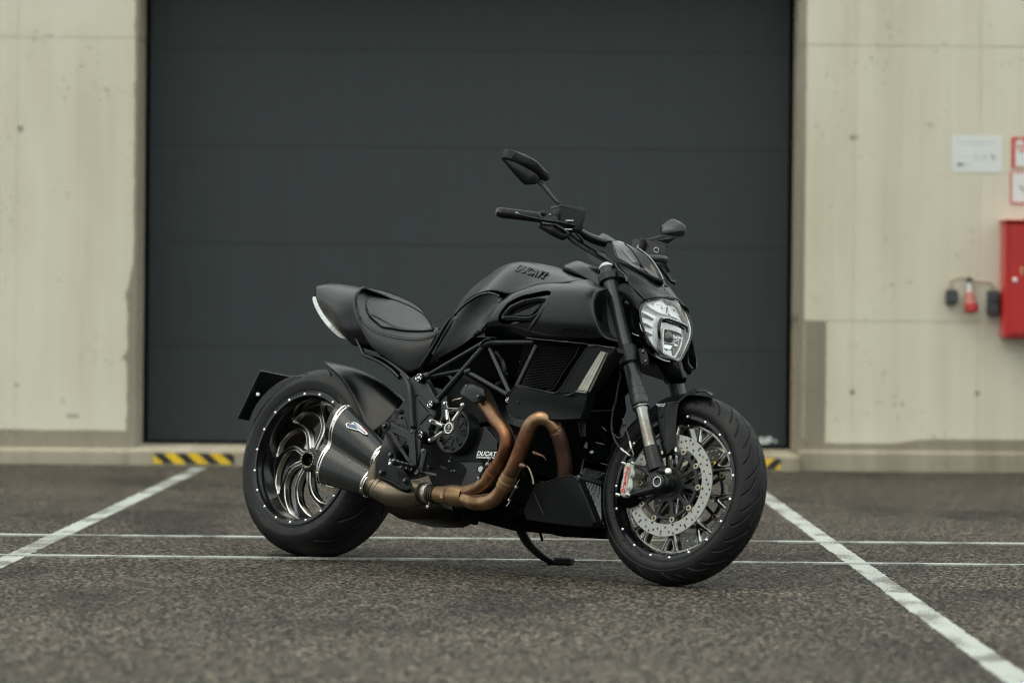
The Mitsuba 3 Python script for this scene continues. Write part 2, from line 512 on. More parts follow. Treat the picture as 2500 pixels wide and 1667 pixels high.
def heat_color(p, n, uv):
    """Heat-tinted stainless steel: straw and bronze, violet towards the heads."""
    f = fbm(p.x * 9, p.y * 9, p.z * 9, 4)
    s = fbm(p.x * 50, p.y * 50, p.z * 50, 3)
    c = mix((.235, .125, .066), (.36, .225, .125), smoothstep(.3, .7, f))
    c = mix((1, 1, 1), (.62, .46, .44), smoothstep(.42, .66, fbm(p.x * 5 + 2, p.y * 5, p.z * 5, 3))) * c
    stain = smoothstep(.55, .75, fbm(p.x * 16, p.y * 16, p.z * 16 + 3, 4))
    return c * (.74 + .40 * s) * (1 - .4 * stain)


mat('heated_steel', heat_color, lambda p, n, uv: .31 + .16 * noise(p.x * 40, p.y * 40, p.z * 40), .92)
mat('heated_violet', lambda p, n, uv: mix((.16, .085, .066), (.25, .155, .115), fbm(p.x * 12, p.y * 12, p.z * 12, 4)), .42, .9)
mat('heated_straw', lambda p, n, uv: mix((.34, .225, .12), (.25, .15, .075), fbm(p.x * 22, p.y * 22, p.z * 22, 4)), .44, .9)
mat('heated_grey', lambda p, n, uv: mix((.24, .205, .15), (.13, .098, .066), fbm(p.x * 14, p.y * 14, p.z * 14, 4)), .4, .9)
mat('smoked_screen', (.055, .058, .058), .10, spec=.7)
mat('smoked_light', lambda p, n, uv: mix((.040, .043, .042), (.085, .088, .085), noise(p.x * 55, p.y * 160, p.z * 90)), .15, .3, spec=.6)
scene['lamp_glass'] = {'type': 'thindielectric', 'int_ior': 1.5}
mat('reflector', (.80, .82, .82), .2, 1.0)
mat('reflector_soft', (.84, .86, .86), .3, .0)

# ---- setting (world frame) ----------------------------------------------------------------------------
def box(x0, x1, y0, y1, z0, z1, bev=.004):
    return rbox(((x0 + x1) / 2, (y0 + y1) / 2, (z0 + z1) / 2), (x1 - x0, y1 - y0, z1 - z0), None, bev)


def flat(poly, z):
    p = np.array([[q[0], q[1], z] for q in poly])
    m = plate(p, .0035, .0, 0, face=(0, 0, 1))
    return m


g = np.array([[-90, -60, 0], [90, -60, 0], [90, 60, 0], [-90, 60, 0.0]])
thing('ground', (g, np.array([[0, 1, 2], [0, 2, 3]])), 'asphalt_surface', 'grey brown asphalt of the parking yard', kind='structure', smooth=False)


def line(key, a, b, w, label, z, jag=.004, seed=1, group=None):
    """Painted line with slightly ragged edges."""
    rng = np.random.default_rng(seed)
    a, b = np.array(a, float), np.array(b, float)
    L = np.linalg.norm(b - a); d = (b - a) / L; n = np.array([-d[1], d[0]])
    k = int(L / .05)
    t = np.linspace(0, L, k)
    e1, e2 = rng.normal(0, jag, k), rng.normal(0, jag, k)
    P = np.vstack([a + d * t[:, None] + n * (w / 2 + e1)[:, None], (a + d * t[:, None] - n * (w / 2 + e2)[:, None])])
    V = np.vstack([np.c_[P, np.full(2 * k, z)], np.c_[P, np.full(2 * k, .0003)]])
    i = np.arange(k - 1)
    F = np.vstack([np.stack([i, i + k, i + 1], 1), np.stack([i + 1, i + k, i + k + 1], 1), np.stack([i, i + 1, i + 2 * k], 1), np.stack([i + 1, i + 2 * k + 1, i + 2 * k], 1),
                   np.stack([i + k, i + 3 * k, i + k + 1], 1), np.stack([i + k + 1, i + 3 * k, i + 3 * k + 1], 1)])
    thing(key, (V, F), 'line_paint', label, kind='structure', smooth=False)


line('bay_line', (-1.634, 17.95), (-1.71, 4), .074, 'wide white parking bay line left of the motorcycle', .003, .002, 1)
line('bay_line', (1.165, 17.9), (1.186, 4), .073, 'wide white parking bay line right of the motorcycle', .003, .002, 2)
line('cross_line', (-14, 12.52), (14, 12.66), .066, 'thin white line across the bays, farther from the viewer', .006, .004, 3)
line('cross_line', (-14, 11.62), (14, 11.47), .056, 'thin white line across the bays, under the rear wheel', .006, .004, 4)

# walls: storey-high cast panels with open joints
def wall(key, label, xs, zs):
    thing_key = numbered(key)
    labels[thing_key] = {'label': label, 'category': 'wall', }
    for i in range(len(xs) - 1):
        for j in range(len(zs) - 1):
            k = numbered(thing_key + '__panel')
            gx0 = 0 if i == 0 else .0006
            gx1 = 0 if i == len(xs) - 2 else .0006
            gz0, gz1 = (0 if j == 0 else .0016), (0 if j == len(zs) - 2 else .0016)
            scene[k] = mikit.ply(box(xs[i] + gx0, xs[i + 1] - gx1, 18.40 + .0015 * ((i * 3 + j) % 2), 19.3, zs[j] + gz0, zs[j + 1] - gz1, .0012), 'wash_concrete', smooth=20)
    scene[numbered(thing_key + '__joint')] = mikit.ply(box(xs[0] + .02, xs[-1] - .02, 18.407, 18.9, zs[0], zs[-1], .0), 'kerb_concrete', smooth=False)
    return thing_key


wl = wall('concrete_wall', 'pale limewashed concrete wall left of the dark door', [-6.2, -4.2, -2.672, -2.022], [-.2, 2.287, 3.4])
wr = wall('concrete_wall', 'pale limewashed concrete wall right of the dark door, behind the red cabinet', [1.532, 1.832, 2.506, 4.2, 6, 9], [-.2, .803, 2.284, 3.4])
wt = wall('concrete_wall', 'pale concrete wall above the dark door', [-2.019, 1.529], [2.8, 3.4])

# sectional door, set back in the opening
labels['garage_door'] = {'label': 'tall dark grey sectional garage door set back between the concrete walls', 'category': 'garage door'}
zj = [.100, .632, 1.195, 1.730, 2.263, 2.80]
for a, b in zip(zj[:-1], zj[1:]):
    poly = np.array([[0, 18.802, a + .0006], [0, 18.800, a + .006], [0, 18.800, b - .0006], [0, 18.85, b - .0006], [0, 18.85, a + .0006]])
    m = plate(poly + [1.56, 0, 0], 3.62, 0, 0, face=(1, 0, 0))
    scene[numbered('garage_door__panel')] = mikit.ply(m, 'door_steel', smooth=False)
scene['garage_door__backing'] = mikit.ply(box(-2.015, 1.525, 18.8035, 18.92, .101, 2.79), 'door_steel', smooth=False)
for x, s in ((-2.022, 1), (1.532, -1)):
    scene[numbered('garage_door__seal')] = mikit.ply(box(min(x, x + s * .022), max(x, x + s * .022), 18.765, 18.797, .1, 2.8, .002), 'deep_black', smooth=False)
scene['garage_door__bottom_seal'] = mikit.ply(box(-1.998, 1.508, 18.77, 18.797, .099, .112, .003), 'deep_black', smooth=False)
sp = []
rng = np.random.default_rng(5)
for k in range(26):
    x, z = 1.405 + rng.normal(0, .030), .136 + rng.normal(0, .010) + .4 * max(0, .02 - abs(rng.normal(0, .02)))
    sp.append(lathe([(0, 0), (0, .010), (.0012, .006), (.0014, 0)], 10, (x, 18.7995, z), (0, -1, 0)))
for m in sp:
    m.vertices = (m.vertices - [1.405, 0, .138]) * [1, 1, .8] + [1.405, 0, .138]
scene['garage_door__paint_smudge'] = mikit.ply(join(sp), 'sign_white', smooth=30)
labels['garage_door__paint_smudge'] = {'label': 'white paint smudge near the bottom of the door', 'kind': 'stuff'}

# kerb foot of the walls and the threshold under the door
def extr(prof, x0, x1):
    p = np.array([[x0, a, b] for a, b in prof])
    return plate(p, x1 - x0, .0, 0, face=(-1, 0, 0))


thing('kerb', extr([(18.31, -.1), (18.312, .066), (18.322, .078), (18.42, .084), (18.42, -.1)], -6.2, -2.045), 'kerb_concrete', 'low concrete kerb along the foot of the left wall', 'kerb', kind=None, smooth=25)
thing('kerb', extr([(18.33, -.1), (18.332, .094), (18.342, .104), (18.42, .110), (18.42, -.1)], 1.545, 9), 'kerb_concrete', 'low concrete kerb along the foot of the right wall', 'kerb', smooth=25)
thing('threshold', extr([(18.27, -.1), (18.272, .070), (18.286, .082), (18.9, .099), (18.9, -.1)], -2.042, 1.542), 'kerb_concrete', 'pale concrete threshold under the garage door, with hazard tape on its face', 'threshold', smooth=25)


def hazard(key, x0, x1, z0, z1, y, pitch, slope, phase, label):
    k = numbered(key)
    labels[k] = {'label': label, 'category': 'hazard tape'}
    P = sg.box(x0, z0, x1, z1)
    q = np.array([[a, y, b] for a, b in ((x0, z0), (x1, z0), (x1, z1), (x0, z1))])
    scene[k + '__backing'] = mikit.ply(plate(q, .0015, 0), 'hazard_black', smooth=False)
    t = x0 - 1 + phase
    while t < x1 + 1:
        s = sg.Polygon([(t, z0), (t + pitch * .52, z0), (t + pitch * .52 + slope, z1), (t + slope, z1)]).intersection(P)
        if s.area > 1e-5:
            c = np.array(s.exterior.coords)[:-1]
            scene[numbered(k + '__stripe')] = mikit.ply(plate(np.array([[a, y - .0012, b] for a, b in c]), .001, 0), 'hazard_yellow', smooth=False)
        t += pitch


hazard('hazard_tape', -1.909, -1.477, .009, .066, 18.2675, .122, -.062, .137, 'yellow and black hazard tape on the left end of the threshold')
hazard('hazard_tape', .985, 1.442, .009, .066, 18.2675, .122, .062, .080, 'yellow and black hazard tape on the right end of the threshold, behind the front wheel')

# things on the right wall
def onwall(poly, y, d):
    return plate(np.array([[a, y - d, b] for a, b in poly]), d + .002, .0008)


k = 'paper_notice'
labels[k] = {'label': 'white paper notice with a few dark marks, left of the red edged signs', 'category': 'notice'}
scene[k + '__sheet'] = mikit.ply(onwall([(2.361, 1.612), (2.629, 1.608), (2.627, 1.803), (2.355, 1.805)], 18.40, .004), 'sign_white', smooth=False)
for (a, b, c, d), m in (((2.383, 1.642, 2.418, 1.656), 'sign_ink'), ((2.478, 1.675, 2.488, 1.705), 'sign_grey'), ((2.500, 1.682, 2.512, 1.690), 'sign_grey'), ((2.526, 1.676, 2.538, 1.706), 'sign_grey'),
                        ((2.568, 1.692, 2.578, 1.706), 'sign_ink'), ((2.576, 1.676, 2.586, 1.692), 'sign_ink'), ((2.385, 1.770, 2.60, 1.774), 'sign_grey'), ((2.385, 1.757, 2.56, 1.760), 'sign_grey'), ((2.385, 1.690, 2.44, 1.693), 'sign_grey'),
                        ((2.426, 1.643, 2.462, 1.646), 'sign_grey'), ((2.426, 1.651, 2.455, 1.654), 'sign_grey')):
    scene[numbered(k + '__mark')] = mikit.ply(onwall([(a, b), (c, b), (c, d), (a, d)], 18.396, .0008), m, smooth=False)
k = 'fire_sign'
labels[k] = {'label': 'red and white fire sign, upper of the two signs above the red cabinet', 'category': 'sign'}
scene[k + '__board'] = mikit.ply(onwall([(2.677, 1.634), (2.93, 1.634), (2.93, 1.800), (2.675, 1.800)], 18.40, .006), 'sign_red', smooth=False)
scene[k + '__panel'] = mikit.ply(onwall([(2.696, 1.640), (2.924, 1.640), (2.924, 1.745), (2.696, 1.745)], 18.394, .001), 'sign_white', smooth=False)
scene[k + '__flame'] = mikit.ply(onwall([(2.692, 1.755), (2.70, 1.785), (2.708, 1.770), (2.716, 1.797), (2.728, 1.775), (2.736, 1.790), (2.745, 1.755)], 18.394, .001), 'sign_white', smooth=False)
scene[k + '__bar'] = mikit.ply(onwall([(2.712, 1.722), (2.80, 1.722), (2.80, 1.734), (2.712, 1.734)], 18.3925, .0008), 'sign_red', smooth=False)
k = 'hydrant_sign'
labels[k] = {'label': 'white sign with a thin red border, lower of the two signs above the red cabinet', 'category': 'sign'}
scene[k + '__border'] = mikit.ply(onwall([(2.672, 1.441), (2.93, 1.441), (2.93, 1.615), (2.670, 1.615)], 18.40, .006), 'sign_red', smooth=False)
scene[k + '__panel'] = mikit.ply(onwall([(2.681, 1.449), (2.922, 1.449), (2.922, 1.607), (2.679, 1.607)], 18.394, .001), 'sign_white', smooth=False)
scene[k + '__arrow'] = mikit.ply(onwall([(2.715, 1.535), (2.722, 1.540), (2.760, 1.505), (2.760, 1.494)], 18.3925, .0008), 'sign_ink', smooth=False)
k = 'hydrant_cabinet'
labels[k] = {'label': 'red metal hydrant cabinet on the wall at the right edge', 'category': 'cabinet'}
scene[k + '__body'] = mikit.ply(box(2.620, 3.25, 18.21, 18.40, .722, 1.338, .008), 'red_enamel', smooth=20)
scene[k + '__door'] = mikit.ply(box(2.646, 3.225, 18.196, 18.209, .745, 1.322, .004), 'red_enamel', smooth=20)
scene[k + '__lock'] = mikit.ply(rcyl((2.672, 18.197, 1.03), (0, -1, 0), .013, .012, .003), 'bright_bolt')
scene[k + '__label'] = mikit.ply(onwall([(2.70, 1.065), (2.712, 1.058), (2.712, 1.10), (2.703, 1.105)], 18.1955, .001), 'brass', smooth=False)
scene[k + '__top_lip'] = mikit.ply(box(2.612, 3.26, 18.19, 18.40, 1.340, 1.352, .004), 'red_enamel', smooth=20)

k = 'wall_socket'
lab = ['small dark grey socket box, left of the red plug', 'tall black socket box between the red plug and the red cabinet']
for i, (x0, x1, z0, z1) in enumerate(((2.327, 2.388, .899, .978), (2.549, 2.612, .840, .976))):
    k = numbered('wall_socket')
    scene[k + '__box'] = mikit.ply(box(x0, x1, 18.335, 18.40, z0, z1, .008), 'grey_plastic', smooth=20)
    scene[k + '__lid'] = mikit.ply(box(x0 + .006, x1 - .006, 18.322, 18.334, z0 + .008, z0 + (z1 - z0) * .48, .004), 'grey_plastic', smooth=20)
    if i:
        scene[k + '__lid_001'] = mikit.ply(box(x0 + .006, x1 - .006, 18.322, 18.334, z0 + (z1 - z0) * .56, z1 - .008, .004), 'grey_plastic', smooth=20)
    scene[k + '__gland'] = mikit.ply(rcyl((x0 * .5 + x1 * .5, 18.36, z1), (0, 0, 1), .010, .022), 'tan_conduit')
    labels[k] = {'label': lab[i], 'category': 'socket'}
k = 'red_plug_socket'
labels[k] = {'label': 'red industrial power socket hanging between the two dark boxes', 'category': 'socket'}
scene[k + '__body'] = mikit.ply(lathe([(0, 0), (0, .031), (.01, .034), (.045, .034), (.055, .029), (.085, .027), (.105, .022), (.107, 0)], 28, (2.459, 18.34, .862), (-.04, .10, .8)), 'plug_pink')
scene[k + '__cap'] = mikit.ply(lathe([(0, 0), (0, .028), (.008, .036), (.040, .036), (.046, .03), (.046, 0)], 28, (2.460, 18.322, .856), (-.03, .12, .8)), 'red_enamel')
scene[k + '__neck'] = mikit.ply(rcyl((2.453, 18.362, .958), (0, .05, 1), .012, .055), 'sign_white')
k = 'conduit'
labels[k] = {'label': 'thin tan conduit looping from a junction box to the three sockets', 'category': 'conduit'}
scene[k + '__junction_box'] = mikit.ply(box(2.440, 2.468, 18.36, 18.40, 1.018, 1.046, .006), 'grey_plastic', smooth=20)
scene[k + '__pipe'] = mikit.ply(tube([(2.358, 18.37, .985), (2.356, 18.37, 1.012), (2.372, 18.37, 1.030), (2.44, 18.37, 1.034)], .006), 'tan_conduit', smooth=True)
scene[k + '__pipe_001'] = mikit.ply(tube([(2.468, 18.37, 1.022), (2.53, 18.37, 1.016), (2.572, 18.37, 1.008), (2.581, 18.37, .985)], .006), 'tan_conduit', smooth=True)

# loose grit on the asphalt
rng = np.random.default_rng(21)
gr = []
for k in range(260):
    y = 7.9 + 10.0 * rng.random() ** 1.3
    x = rng.uniform(-1, 1) * y * .16
    r = .0022 + .0035 * rng.random() ** 3
    m = trimesh.creation.icosphere(1, r)
    m.vertices = m.vertices * rng.uniform(.6, 1.2, 3) * [1, 1.3, .7] + [x, y, r * .4]
    gr.append(m)
thing('loose_grit', join(gr), 'grey_plastic', 'dark grit scattered over the asphalt', kind='stuff', smooth=False)

# ---- motorcycle: wheels (each wheel in its own frame, axle at the origin) -------------------------------
labels['motorcycle'] = {'label': 'matt black muscle motorcycle with bronze exhaust pipes leaning on its side stand', 'category': 'motorcycle'}


def pol(r, deg, lat=0.0):
    a = math.radians(deg)
    return np.array([r * math.cos(a), -lat, r * math.sin(a)])


def tyre(prof, n_around, n_across, groove=None):
    p = np.array(prof)
    lat = np.concatenate([-p[::-1, 0], p[1:, 0]]); r = np.concatenate([p[::-1, 1], p[1:, 1]])
    s = CubicSpline(np.arange(len(lat)), np.c_[lat, r])
    t = np.linspace(0, len(lat) - 1, 3000)
    q = s(t)
    L = np.concatenate([[0], np.cumsum(np.linalg.norm(np.diff(q, axis=0), axis=1))])
    Q = np.stack([np.interp(np.linspace(0, L[-1], n_across), L, q[:, k]) for k in range(2)], 1)
    a = np.linspace(0, 2 * np.pi, n_around, endpoint=False)
    A, LT = np.meshgrid(np.degrees(a), Q[:, 0])
    R = np.repeat(Q[:, 1:], n_around, 1)
    N = np.stack([np.gradient(Q[:, 1]), -np.gradient(Q[:, 0])], 1)
    N /= np.linalg.norm(N, axis=1, keepdims=True)
    dep = np.zeros_like(A) if groove is None else groove(A, LT)
    R = R - np.abs(N[:, 1:]) * dep
    LT2 = LT - np.sign(LT) * np.abs(N[:, :1]) * dep
    V = np.stack([R * np.cos(np.radians(A)), -LT2, R * np.sin(np.radians(A))], -1)
    i, j = np.meshgrid(np.arange(n_across - 1), np.arange(n_around), indexing='ij')
    l = (j + 1) % n_around
    f = np.stack([i * n_around + j, i * n_around + l, (i + 1) * n_around + l, (i + 1) * n_around + j], -1).reshape(-1, 4)
    return trimesh.Trimesh(V.reshape(-1, 3), np.vstack([f[:, [0, 2, 1]], f[:, [0, 3, 2]]]), process=False)


def groove_depth(curves, period, half_shift, rad, w=.0017, depth=.0042):
    """Depth of tread grooves given as (degrees, lateral) polylines, repeated round the tyre, on both halves."""
    def f(A, LT):
        out = np.zeros_like(A)
        for sgn, sh in ((1, 0.0), (-1, half_shift)):
            rel = np.mod(A - sh, period)
            for c in curves:
                c = np.array(c)
                for (a0, l0), (a1, l1) in zip(c[:-1], c[1:]):
                    for k in (-2, -1, 0, 1, 2):
                        p0 = np.array([(a0 + k * period) * math.pi / 180 * rad, l0]); p1 = np.array([(a1 + k * period) * math.pi / 180 * rad, l1])
                        X, Y = rel * math.pi / 180 * rad, sgn * LT
                        d = p1 - p0
                        t = np.clip(((X - p0[0]) * d[0] + (Y - p0[1]) * d[1]) / (d @ d), 0, 1)
                        ds = np.hypot(X - p0[0] - t * d[0], Y - p0[1] - t * d[1])
                        out = np.maximum(out, depth * np.clip((w * 1.5 - ds) / (w * .8), 0, 1))
        return out
    return f


P = 360 / 17
ff = groove_depth([[(34.6, 0.000), (22.9, .0176), (20.2, .0104), (7.8, .0515)], [(29.8, .0308), (22.9, .0432), (17.6, .0572)]], P, P / 2, .29, .0012, .0038)
front_tyre = [(0, .3), (.02, .297), (.04, .287), (.052, .274), (.0585, .262), (.061, .252), (.060, .243), (.056, .234), (.052, .229)]
part('front_wheel__tyre', to_front(tyre(front_tyre, 1500, 130, ff)), 'tyre_rubber', smooth=True)
P2 = 24.0
fr = groove_depth([[(22, .046), (15, .058), (4, .092)], [(12, .022), (6, .04)]], P2, P2 / 2, .31, .002)
rear_tyre = [(0, .3245), (.04, .321), (.07, .311), (.09, .297), (.102, .283), (.108, .270), (.1088, .262), (.107, .250), (.104, .238), (.101, .2295)]
part('rear_wheel__tyre', to_rear(tyre(rear_tyre, 1100, 130, fr)), 'tyre_rubber', smooth=True)


def ring_text(text, r, lat, deg, h, flip=False, slope=0.0):
    """Lettering bent round a wheel's sidewall."""
    m = meshkit.text_mesh(text, h, .0012, True)
    v = np.array(m.vertices)
    w = v[:, 0].max()
    x, y, z = v[:, 0] - w / 2, v[:, 1] - h / 2, v[:, 2]
    if flip:
        x, y = -x, -y
    a = np.radians(deg) + x / r * 1.0
    rr = r + y
    m.vertices = np.stack([rr * np.cos(a), -(lat + z - slope * np.abs(y)), rr * np.sin(a)], 1)
    m.invert()
    return m


for w, lat, r, fw in (('rear_wheel', .1085, .2505, to_rear), ('front_wheel', .0602, .2475, to_front)):
    for deg in ((232, 52) if w == 'rear_wheel' else (215, 35)):
        part(w + '__sidewall_lettering', fw(ring_text('PIRELLI', r, lat - .0016, deg, .0105, True)), 'tyre_letter', smooth=False)
    part(w + '__sidewall_rib', fw(join(lathe([(lat - .004, r + .0165), (lat - .0012, r + .016), (lat - .002, r + .0145)], 160), lathe([(lat - .0055, r - .012), (lat - .0022, r - .0125), (lat - .0045, r - .0140)], 160))), 'tyre_letter', smooth=40)


def rim(lip, inner, lat_back):
    """Rim with its lips and barrel; lip: lateral of the outer lip, inner: barrel radius."""
    s = .75
    pr = [(lip - .012, .2265), (lip - .003, .2325), (lip, .2335), (lip + .0022, .231), (lip + .0022, .2285), (lip - .0005, .227), (lip - .0005, .2175), (lip - .003, .2160), (lip - .010, .2145), (lip - .016, .209),
          (lip - .028, .2045), (.020, inner), (-.020, inner), (lat_back + .03, .2045), (lat_back + .012, .2095), (lat_back + .004, .2155), (lat_back, .231), (lat_back + .003, .2325), (lat_back + .014, .2265),
          (lat_back + .03, .2145), (-.02, inner + .006), (.02, inner + .006), (lip - .028, .2145)]
    return lathe(pr, 140, closed=True)


part('rear_wheel__rim', to_rear(rim(.104, .2015, -.104)), 'rim_black', smooth=35)
part('front_wheel__rim', to_front(rim(.0505, .2005, -.0505)), 'rim_black', smooth=35)
for k in range(19):
    d = 360 / 19 * k
    dome = [(-.002, 0), (-.002, .0056), (.0008, .0056), (.0026, .0046), (.0038, .0024), (.0041, 0)]
    part('rear_wheel__rim_bolt', to_rear(lathe(dome, 16, pol(.2224, 98.9 + d, .1035))), 'bright_bolt', smooth=True)
    part('front_wheel__rim_bolt', to_front(lathe(dome, 16, pol(.2224, 87.6 + d, .0500))), 'bright_bolt', smooth=True)


def poly3(P, dish):
    return [np.array([[x, 0, z] for x, z in np.array(P.exterior.coords)[:-1]])] + [np.array([[x, 0, z] for x, z in np.array(h.coords)[:-1]]) for h in P.interiors]


def dished(m, lat0, lat1, r0, r1):
    m = m.copy()
    v = np.array(m.vertices)
    r = np.hypot(v[:, 0], v[:, 2])
    t = np.clip((r - r0) / (r1 - r0), 0, 1)
    v[:, 1] -= lat0 + (lat1 - lat0) * t
    m.vertices = v
    return m


def spoke_set(wheel, fw, shape_fn, n, phase, lat0, lat1, depth, inset, layer):
    S = shape_fn()
    S = S.simplify(.0004)
    rings = poly3(S, None)
    base = plate(rings[0], depth, inset * .62, 0, holes=rings[1:], lift=-layer)
    edge = plate(rings[0], layer, inset * .62, 0, holes=rings[1:])
    F = S.buffer(-inset)
    F = max(F.geoms, key=lambda g: g.area) if F.geom_type != 'Polygon' else F
    F = F.simplify(.0004)
    rf = poly3(F, None)
    top = plate(rf[0], .004, .0008, 0, holes=rf[1:], lift=.0008)
    for k in range(n):
        a = math.radians(phase + 360 / n * k)
        R = np.array([[math.cos(a), 0, -math.sin(a)], [0, 1, 0], [math.sin(a), 0, math.cos(a)]])
        for m, mt, nm in ((base, 'rim_black', 'spoke'), (edge, 'machined', 'spoke_edge'), (top, 'rim_black', 'spoke_face')):
            q = dished(m, lat0, lat1, .05, .2)
            q.vertices = q.vertices @ R.T
            part(f'{wheel}__{nm}', fw(q), mt, smooth=25)


def swirl():
    rs = [.030, .05, .075, .09, .11, .13, .147, .16, .172, .185, .195, .206]
    de = [-1, 0, 1.5, 3, 5.8, 11, 16.5, 21, 25.5, 31, 36.5, 44]
    f = lambda r: np.interp(r, rs, de) - 40
    P = []
    tr = np.linspace(.032, .168, 30)
    c = [(r * math.cos(math.radians(f(r))), r * math.sin(math.radians(f(r)))) for r in tr]
    P.append(sg.LineString(c).buffer(.0092))
    for s, w in ((8.0, .0070), (-8.0, .0070)):
        tr = np.linspace(.152, .207, 22)
        c = [(r * math.cos(math.radians(f(r) + s * (max(0, r - .152) / .050) ** .7)), r * math.sin(math.radians(f(r) + s * (max(0, r - .152) / .050) ** .7))) for r in tr]
        P.append(sg.LineString(c).buffer(w))
    ring = sg.Point(0, 0).buffer(.205, 128).difference(sg.Point(0, 0).buffer(.198, 128))
    w = sg.Polygon([(0, 0)] + [(.25 * math.cos(math.radians(a)), .25 * math.sin(math.radians(a))) for a in (-19.95, -10, 0, 10, 19.95)])
    return shapely.union_all(P + [ring.intersection(w)]).buffer(.004).buffer(-.004).intersection(sg.Point(0, 0).buffer(.2045, 128))


spoke_set('rear_wheel', to_rear, swirl, 9, 192, .062, .030, .012, .0040, .020)


def wye():
    P = [sg.LineString([(.03, 0), (.145, 0)]).buffer(.0088)]
    for s in (-1, 1):
        a = math.radians(7.8 * s)
        P.append(sg.LineString([(.135, 0), (.152, .0058 * s), (.204 * math.cos(a), .204 * math.sin(a))]).buffer(.0062))
    ring = sg.Point(0, 0).buffer(.204, 128).difference(sg.Point(0, 0).buffer(.1965, 128))
    w = sg.Polygon([(0, 0)] + [(.25 * math.cos(math.radians(a)), .25 * math.sin(math.radians(a))) for a in (-19.95, -10, 0, 10, 19.95)])
    return shapely.union_all(P + [ring.intersection(w)]).buffer(.004).buffer(-.004).intersection(sg.Point(0, 0).buffer(.2035, 128))


spoke_set('front_wheel', to_front, wye, 9, -129.5, .030, .022, .022, .0024, .009)

# hubs
part('rear_wheel__hub', to_rear(lathe([(-.10, .02), (-.10, .055), (-.03, .055), (.02, .050), (.050, .046), (.064, .040), (.066, .033), (.060, .031), (.060, .0)], 48)), 'rim_black')
part('rear_wheel__axle_nut', to_rear(lathe([(.058, .0325), (.072, .0325), (.076, .0300), (.076, .0265), (.070, .0255), (.070, .0225), (.066, .0205), (.03, .020), (.03, 0)], 48)), 'brass_dull')
for k in range(16):
    part('rear_wheel__nut_notch', to_rear(rbox(pol(.0283, k * 22.5, .0755), (.003, .003, .0055), [[math.cos(math.radians(k * 22.5)), 0, math.sin(math.radians(k * 22.5))], [0, 1, 0], [-math.sin(math.radians(k * 22.5)), 0, math.cos(math.radians(k * 22.5))]], .0004)), 'deep_black', smooth=False)
part('rear_wheel__axle_bore', to_rear(lathe([(.0775, .0215), (.0775, .0185), (.02, .0183), (.02, 0)], 40)), 'deep_black')
part('front_wheel__hub', to_front(lathe([(-.075, .0), (-.075, .034), (-.02, .030), (.02, .030), (.060, .036), (.078, .036), (.080, .018), (.080, 0)], 40)), 'cast_black')


def disc(r0, r1, lat, th, holes, r_h, buttons=None):
    """Brake disc with drilled holes: [(r, deg)]."""
    o = np.array([pol(r1, a, lat + th / 2) for a in np.linspace(0, 360, 180, endpoint=False)])
    i = [np.array([pol(r0 if buttons is None else r0 - .008 * max(0, math.cos(math.radians((a - buttons) * 10))) ** 6, a, lat + th / 2) for a in np.linspace(0, 360, 240, endpoint=False)])]
    for r, a in holes:
        c = pol(r, a, lat + th / 2)
        i.append(np.array([c + pol(r_h, b) for b in range(0, 360, 30)]))
    return plate(o, th, .0004, 0, holes=i)


hs = []
for k in range(60):
    a = -145.8 + 6 * k
    hs.append(((.1535, .1455, .1385, .1455, .1320, .1475)[k % 6], a))
    if k % 3 == 0:
        hs.append(((.1275, .1525)[(k // 3) % 2], a))
for lat, nm in ((.070, 'front_brake_disc'), (-.070, 'front_brake_disc')):
    part(nm + '__rotor' if lat > 0 else 'front_brake_disc_001__rotor', to_front(disc(.1215, .160, lat, .0045, hs, .0036, -.9)), 'disc_steel', smooth=False)
    key = nm if lat > 0 else 'front_brake_disc_001'
    c = sg.Point(0, 0).buffer(.107, 96)
    arms = [sg.LineString([(0, 0), (.1065 * math.cos(a), .1065 * math.sin(a))]).buffer(.006) for a in np.radians(-.9 + 36 * np.arange(10))]
    ears = [sg.Point(.1065 * math.cos(a), .1065 * math.sin(a)).buffer(.0125) for a in np.radians(-.9 + 36 * np.arange(10))]
    car = shapely.union_all([c.difference(sg.Point(0, 0).buffer(.096, 96)), sg.Point(0, 0).buffer(.052, 60)] + arms + ears).buffer(.003).buffer(-.003).difference(sg.Point(0, 0).buffer(.03, 40)).simplify(.0003)
    rg = poly3(car, None)
    m = plate(rg[0], .007, .0012, 0, holes=rg[1:])
    m.vertices = m.vertices + [0, -(lat + .004), 0]
    part(key + '__carrier', to_front(m), 'cast_black', smooth=25)
    for k in range(10):
        part(key + '__button', to_front(lathe([(-.004, .0095), (.003, .0095), (.0038, .0085), (.0038, .0050), (-.001, .0045), (-.001, 0)], 24, pol(.1115, -.9 + 36 * k, lat + .0035))), 'brass_dull' if k % 1 == 0 else 'steel')
hr = []
for k in range(40):
    hr.append(((.124, .117, .110)[k % 3], 9 * k))
part('rear_brake_disc__rotor', to_rear(disc(.098, .1325, -.066, .005, hr, .0042)), 'disc_steel', smooth=False)
part('rear_brake_disc__caliper', to_rear(prism([(.135 * math.cos(a), .135 * math.sin(a)) for a in np.radians([-62, -52, -40, -30])] + [(.085 * math.cos(a), .085 * math.sin(a)) for a in np.radians([-30, -45, -62])], -.01 + .09, .045, .004)), 'plastic_black')
# chain-side bulk of the single-sided swingarm, seen dark through the spokes
part('swingarm', blob([(0, .125, .3245, .07), (.25, .14, .36, .062), (.52, .08, .42, .07)]), 'cast_black', 'black single sided swingarm behind the wheel', smooth=60)

